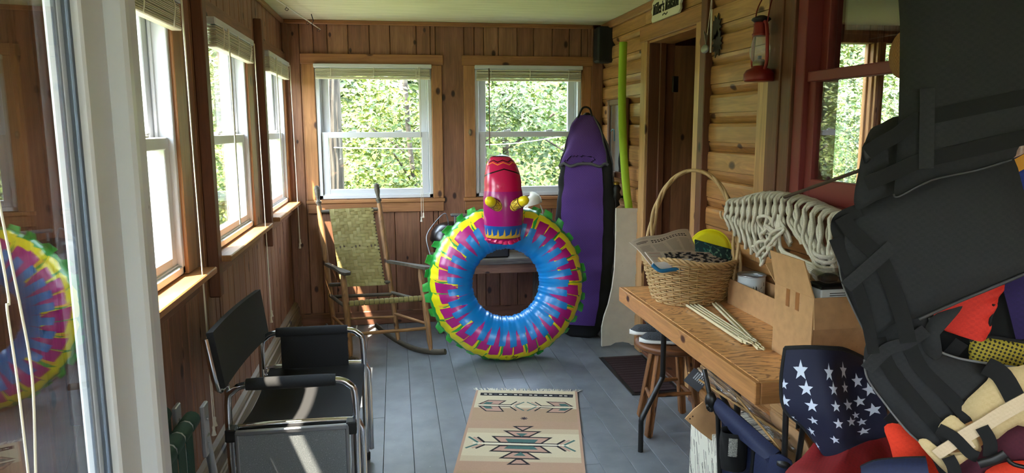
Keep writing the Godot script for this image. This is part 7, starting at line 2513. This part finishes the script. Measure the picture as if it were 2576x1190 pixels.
func vline(pts: Array, off: float, org: Vector3, smooth := 0, closed := false) -> Array:
	var out := []
	for p in pts:
		out.append(vp(p[0], p[1], off) - org)
	return curve(out, smooth, closed) if smooth > 0 else out

func vpad(o: Node3D, called: String, pts: Array, off: float, front: float, back: float, m: Material, org: Vector3, hub = null, label := "") -> MeshInstance3D:
	var h = null
	if hub != null:
		h = vp(hub[0], hub[1], off) - org
	return part(o, called, mb().pad(vline(pts, off, org, 3, true), vest_n, front, back, 7, h), m, label)

func life_vests() -> void:
	var cloth := tri(mat(Color(1, 1, 1), 0.95, 0.0, weave_image(Color(0.125, 0.128, 0.135), Color(0.175, 0.178, 0.187))), 8.0)
	var webbing := tri(mat(Color(1, 1, 1), 0.9, 0.0, weave_image(Color(0.040, 0.042, 0.046), Color(0.070, 0.072, 0.078), 32, 4)), 14.0)
	var pipe := mat(Color(0.22, 0.22, 0.23), 0.6)
	# peg rail on the wall they hang from
	var rail := thing("peg_rail", "wooden peg rail on the log wall carrying the life vests", "peg rail", Vector3(XR - 0.01, 2.02, -1.10))
	part(rail, "board", wb().span(Vector3(-0.02, -0.05, -0.26), Vector3(0.0, 0.05, 0.60), 0.004, 2), M.trim_dark)
	for z in [-0.22, 0.0, 0.22]:
		part(rail, "peg", mb().tube([Vector3(-0.015, 0, z), Vector3(-0.30, 0.05, z)], 0.011, 8), M.trim_dark)
	# upper vest
	var org := vp(2400, 250, 0.0)
	var a := thing("black_life_vest", "large black life vest hanging uppermost with two level straps", "life vest", org, "life vests on the peg rail")
	var A := [[2264, -70], [2360, -90], [2500, -90], [2640, -70], [2650, 120], [2640, 310], [2566, 366], [2545, 402], [2450, 428], [2345, 450], [2262, 492], [2249, 486], [2256, 400], [2262, 220], [2264, 60]]
	vpad(a, "front_panel", A, 0.0, 0.022, 0.035, cloth, org, [2440, 190])
	vpad(a, "side_panel", [[2262, 292], [2215, 312], [2190, 326], [2172, 370], [2160, 430], [2150, 480], [2149, 515], [2162, 528], [2205, 505], [2250, 486], [2300, 440], [2300, 330]], 0.045, 0.020, 0.03, cloth, org, [2225, 410])
	part(a, "piping", mb().tube(vline([[2545, 402], [2450, 430], [2345, 453], [2262, 494], [2248, 488]], -0.004, org, 5), 0.0025, 6), pipe)
	part(a, "strap", ribbon(vline([[2180, 385], [2215, 362], [2258, 338], [2300, 306], [2330, 296], [2450, 270], [2600, 240]], -0.024, org), 0.032, vest_n, 0.003), webbing)
	part(a, "strap", ribbon(vline([[2178, 462], [2220, 446], [2262, 428], [2320, 404], [2450, 374], [2600, 340]], -0.024, org), 0.032, vest_n, 0.003), webbing)
	part(a, "strap", ribbon(vline([[2333, 222], [2332, 300], [2330, 424]], -0.028, org), 0.028, vest_n, 0.003), cloth)
	part(a, "strap", ribbon(vline([[2330, -80], [2380, -180], [2460, -260]], 0.0, org), 0.04, vest_n, 0.004), webbing)
	var bk := part(a, "buckle", mb().pad(vline([[2168, 372], [2182, 352], [2196, 362], [2196, 392], [2180, 412], [2170, 404]], -0.016, org, 2, true), vest_n, 0.008, 0.006, 4), M.black_plastic)
	# middle vest
	var ob := vp(2350, 620, 0.06)
	var b := thing("black_life_vest", "broad black life vest hanging beneath the uppermost, with crossed straps", "life vest", ob, "life vests on the peg rail")
	vpad(b, "front_panel", [[2172, 522], [2255, 470], [2360, 420], [2480, 385], [2545, 385], [2590, 520], [2660, 600], [2660, 650], [2545, 700], [2420, 752], [2310, 800], [2245, 815], [2205, 846], [2186, 850], [2160, 805], [2122, 722], [2096, 604], [2108, 572], [2140, 540]], 0.06, 0.020, 0.03, cloth, ob, [2340, 620])
	part(b, "piping", mb().tube(vline([[2660, 652], [2545, 703], [2420, 755], [2312, 803]], 0.054, ob, 5), 0.004, 6), pipe)
	part(b, "piping", mb().tube(vline([[2096, 606], [2110, 668], [2122, 722], [2160, 806], [2186, 852]], 0.056, ob, 5), 0.0022, 6), mat(Color(0.40, 0.40, 0.39), 0.5))
	part(b, "strap", ribbon(vline([[2118, 545], [2150, 590], [2205, 640], [2232, 690], [2268, 790], [2285, 862]], 0.034, ob), 0.034, vest_n, 0.003), webbing)
	part(b, "strap", ribbon(vline([[2100, 600], [2125, 660], [2160, 730], [2180, 800], [2198, 890]], 0.036, ob), 0.026, vest_n, 0.003), webbing)
	part(b, "strap", ribbon(vline([[2128, 722], [2190, 668], [2246, 618]], 0.030, ob), 0.030, vest_n, 0.003), cloth)
	part(b, "strap_loop", ribbon(vline([[2165, 528], [2132, 540], [2110, 556], [2108, 580], [2120, 600], [2150, 616]], 0.050, ob), 0.030, vest_n, 0.004), webbing)
	# lower vest with tan yoke
	var oc := vp(2300, 980, 0.11)
	var c := thing("tan_yoke_vest", "black life vest with tan yoke and tan straps hanging lowest", "life vest", oc, "life vests on the peg rail")
	vpad(c, "front_panel", [[2180, 860], [2215, 805], [2300, 770], [2345, 775], [2342, 840], [2350, 880], [2400, 902], [2470, 915], [2520, 935], [2470, 985], [2400, 1060], [2370, 1100], [2400, 1190], [2430, 1250], [2390, 1240], [2330, 1130], [2280, 1080], [2225, 1012], [2182, 950], [2173, 905]], 0.11, 0.020, 0.03, cloth, oc, [2295, 965])
	vpad(c, "neck_panel", [[2340, 800], [2400, 775], [2420, 775], [2350, 830], [2352, 872], [2370, 890], [2350, 905], [2320, 870]], 0.085, 0.008, 0.02, cloth, oc)
	part(c, "piping", mb().tube(vline([[2338, 800], [2352, 872], [2400, 898], [2470, 912], [2560, 925]], 0.095, oc, 5), 0.003, 6), mat(Color(0.42, 0.42, 0.42), 0.5))
	part(c, "piping", mb().tube(vline([[2174, 905], [2182, 952], [2225, 1014], [2280, 1082], [2335, 1135], [2400, 1240]], 0.106, oc, 5), 0.0025, 6), mat(Color(0.42, 0.42, 0.42), 0.5))
	part(c, "cross_band", ribbon(vline([[2180, 930], [2230, 880], [2280, 862], [2330, 830]], 0.078, oc), 0.030, vest_n, 0.004), cloth)
	for e in [[[2210, 850], [2240, 930], [2330, 1040], [2400, 1120]], [[2280, 850], [2320, 930], [2400, 1010], [2440, 1060]]]:
		part(c, "strap", ribbon(vline(e, 0.086, oc), 0.032, vest_n, 0.003), webbing)
	var tan_ := tri(mat(Color(1, 1, 1), 0.9, 0.0, weave_image(Color(0.74, 0.64, 0.45), Color(0.82, 0.73, 0.55))), 9.0)
	vpad(c, "yoke", [[2500, 928], [2560, 922], [2660, 905], [2660, 1000], [2640, 1090], [2560, 1070], [2490, 1112], [2440, 1050], [2418, 1022], [2482, 958]], 0.085, 0.010, 0.012, tan_, oc, [2540, 1010], "tan cloth yoke")
	vpad(c, "yoke", [[2360, 1075], [2392, 1044], [2420, 1062], [2450, 1090], [2470, 1130], [2452, 1138], [2425, 1110], [2400, 1080]], 0.080, 0.006, 0.01, tan_, oc)
	vpad(c, "yoke", [[2310, 1112], [2330, 1104], [2355, 1122], [2400, 1150], [2455, 1140], [2405, 1175], [2390, 1195], [2350, 1160]], 0.080, 0.006, 0.01, tan_, oc)
	var light := tri(mat(Color(1, 1, 1), 0.9, 0.0, weave_image(Color(0.78, 0.69, 0.56), Color(0.85, 0.77, 0.65))), 12.0)
	part(c, "tan_strap", ribbon(vline([[2420, 1100], [2470, 1072], [2530, 1035], [2610, 992]], 0.066, oc), 0.032, vest_n, 0.003), light)
	part(c, "tan_strap", ribbon(vline([[2355, 1145], [2380, 1128], [2420, 1108], [2440, 1130]], 0.068, oc), 0.026, vest_n, 0.003), light)
	part(c, "strap", ribbon(vline([[2480, 920], [2520, 945], [2560, 1015]], 0.070, oc), 0.042, vest_n, 0.003), webbing)
	part(c, "strap", ribbon(vline([[2360, 1078], [2400, 1100], [2440, 1140], [2460, 1150]], 0.062, oc), 0.026, vest_n, 0.003), webbing)
	part(c, "strap", ribbon(vline([[2470, 1075], [2490, 1110], [2490, 1150]], 0.060, oc), 0.028, vest_n, 0.003), webbing)
	part(c, "strap", ribbon(vline([[2385, 1150], [2400, 1180], [2405, 1230]], 0.060, oc), 0.028, vest_n, 0.003), webbing)
	part(c, "buckle", mb().tube(vline([[2462, 1168], [2500, 1158], [2530, 1142]], 0.05, oc), 0.011, 8, true, false, 0.6), M.black_plastic)
	part(c, "drawcord", mb().tube(vline([[2530, 1150], [2550, 1168], [2600, 1180]], 0.05, oc, 4), 0.005, 7), M.black_plastic)
	# maroon vest behind the tan yoke, its lining orange
	var om := vp(2500, 1130, 0.15)
	var mv := thing("maroon_life_vest", "maroon life vest with orange edge below the tan yoke", "life vest", om, "life vests on the peg rail")
	vpad(mv, "front_panel", [[2395, 1200], [2440, 1150], [2530, 1075], [2660, 1040], [2680, 1180], [2640, 1280], [2420, 1290]], 0.15, 0.020, 0.03, tri(mat(Color(1, 1, 1), 0.9, 0.0, weave_image(Color(0.25, 0.07, 0.13), Color(0.33, 0.10, 0.17))), 9.0), om)
	vpad(mv, "lower_panel", [[2470, 1200], [2520, 1165], [2600, 1160], [2680, 1180], [2680, 1290], [2480, 1290]], 0.120, 0.010, 0.015, tri(mat(Color(1, 1, 1), 0.9, 0.0, weave_image(Color(0.78, 0.18, 0.08), Color(0.88, 0.24, 0.11))), 9.0), om)
	# orange vest, behind on the left
	var oo := vp(2280, 1130, 0.16)
	var ov := thing("orange_life_vest", "plain orange life vest low behind the starry camp chair", "life vest", oo, "life vests on the peg rail")
	var orange := tri(mat(Color(1, 1, 1), 0.85, 0.0, weave_image(Color(0.80, 0.17, 0.06), Color(0.92, 0.24, 0.10))), 9.0)
	vpad(ov, "front_panel", [[2224, 1074], [2258, 1066], [2300, 1100], [2360, 1165], [2400, 1240], [2380, 1300], [2270, 1290], [2252, 1180], [2238, 1120]], 0.17, 0.018, 0.025, orange, oo, [2300, 1180])
	part(ov, "shoulder_strap", ribbon(vline([[2235, 1064], [2260, 1040], [2330, 960], [2420, 860]], 0.185, oo), 0.03, vest_n, 0.004), webbing)
	# seen through the neck opening: ruffled orange cloth, yellow net, purple vest
	var or_ := vp(2450, 790, 0.19)
	var rf := thing("orange_pouch", "ruffled orange-red cloth pouch glimpsed between the black vests", "pouch", or_)
	var rrows := []
	for line in [[[2400, 745], [2450, 715], [2490, 690], [2540, 680]], [[2350, 790], [2420, 770], [2480, 745], [2528, 715]], [[2370, 825], [2430, 825], [2475, 800], [2505, 770]], [[2400, 838], [2440, 850], [2470, 855], [2486, 840]]]:
		rrows.append(vline(line, 0.17, or_))
	part(rf, "cloth", mb().sheet(func(u: float, v: float) -> Vector3: return patch(rrows, u, v) + vest_n * (0.006 * sin(v * 26.0 + 3.0 * sin(u * 5.0)) * smoothstep(0.5, 0.95, u) + 0.012 * sin(PI * u)), 30, 40, 0.004), tri(mat(Color(1, 1, 1), 0.8, 0.0, weave_image(Color(0.72, 0.13, 0.09), Color(0.86, 0.20, 0.13))), 9.0))
	part(rf, "drawstring", mb().tube(vline([[2500, 765], [2492, 800], [2486, 842]], 0.165, or_, 4), 0.004, 6), M.black_cloth)
	var oy := vp(2520, 880, 0.19)
	var yn := thing("yellow_net_bag", "yellow mesh net bag glimpsed under the orange pouch", "net bag", oy)
	var im := Image.create(64, 64, false, Image.FORMAT_RGB8)
	im.fill(Color(0.62, 0.55, 0.16))
	for y in 4:
		for x in 4:
			fill_poly(im, PackedVector2Array([Vector2(x * 16 + 8, y * 16 + 2), Vector2(x * 16 + 14, y * 16 + 8), Vector2(x * 16 + 8, y * 16 + 14), Vector2(x * 16 + 2, y * 16 + 8)]), Color(0.08, 0.07, 0.03))
	var nm := mat(Color(1, 1, 1), 0.8, 0.0, tex_of(im), 28.0)
	part(yn, "net", mb().pad(vline([[2440, 860], [2475, 848], [2560, 860], [2680, 880], [2680, 960], [2560, 945], [2450, 925]], 0.19, oy, 3, true), vest_n, 0.015, 0.02, 6), nm)
	part(yn, "hem", mb().tube(vline([[2440, 858], [2475, 846], [2560, 858], [2680, 878]], 0.185, oy, 4), 0.004, 6), M.black_cloth)
	var op := vp(2560, 760, 0.22)
	var pv := thing("purple_life_vest", "dark purple and black life vest deep behind the neck opening", "life vest", op, "life vests on the peg rail")
	vpad(pv, "panel", [[2320, 800], [2400, 740], [2500, 680], [2680, 620], [2700, 780], [2690, 960], [2560, 960], [2440, 940], [2340, 920], [2310, 860]], 0.235, 0.015, 0.02, mat(Color(0.025, 0.026, 0.03), 0.95), op)
	part(pv, "purple_strip", ribbon(vline([[2540, 670], [2562, 740], [2590, 850]], 0.205, op), 0.055, vest_n, 0.004), tri(mat(Color(1, 1, 1), 0.9, 0.0, weave_image(Color(0.11, 0.06, 0.24), Color(0.16, 0.09, 0.32))), 9.0))
	# blue vest with yellow band at the right
	var og := vp(2570, 450, 0.10)
	var bv := thing("blue_life_vest", "bright blue life vest with yellow band beside the black vests", "life vest", og, "life vests on the peg rail")
	vpad(bv, "panel", [[2520, 420], [2580, 385], [2680, 330], [2700, 500], [2660, 600], [2600, 560], [2560, 490]], 0.10, 0.012, 0.02, tri(mat(Color(1, 1, 1), 0.85, 0.0, weave_image(Color(0.08, 0.14, 0.42), Color(0.12, 0.20, 0.55))), 9.0), og)
	part(bv, "yellow_band", ribbon(vline([[2520, 436], [2560, 415], [2620, 382]], 0.078, og), 0.028, vest_n, 0.003), mat(Color(0.78, 0.52, 0.08), 0.7))

func build_objects() -> void:
	object_materials()
	woven_rug()
	rocking_chair()
	swim_ring()
	back_bench()
	purple_bag()
	white_board()
	pool_noodle()
	framed_mirror()
	wall_speaker()
	fishing_rod()
	wall_sign()
	wind_chime()
	red_lantern()
	small_wall_things()
	director_chair()
	lawn_chair()
	glazed_door()
	work_table()
	wooden_stool()
	wicker_basket()
	curtain_rods()
	cardboard_boxes()
	rope_hammock()
	camp_chair()
	under_table()
	life_vests()
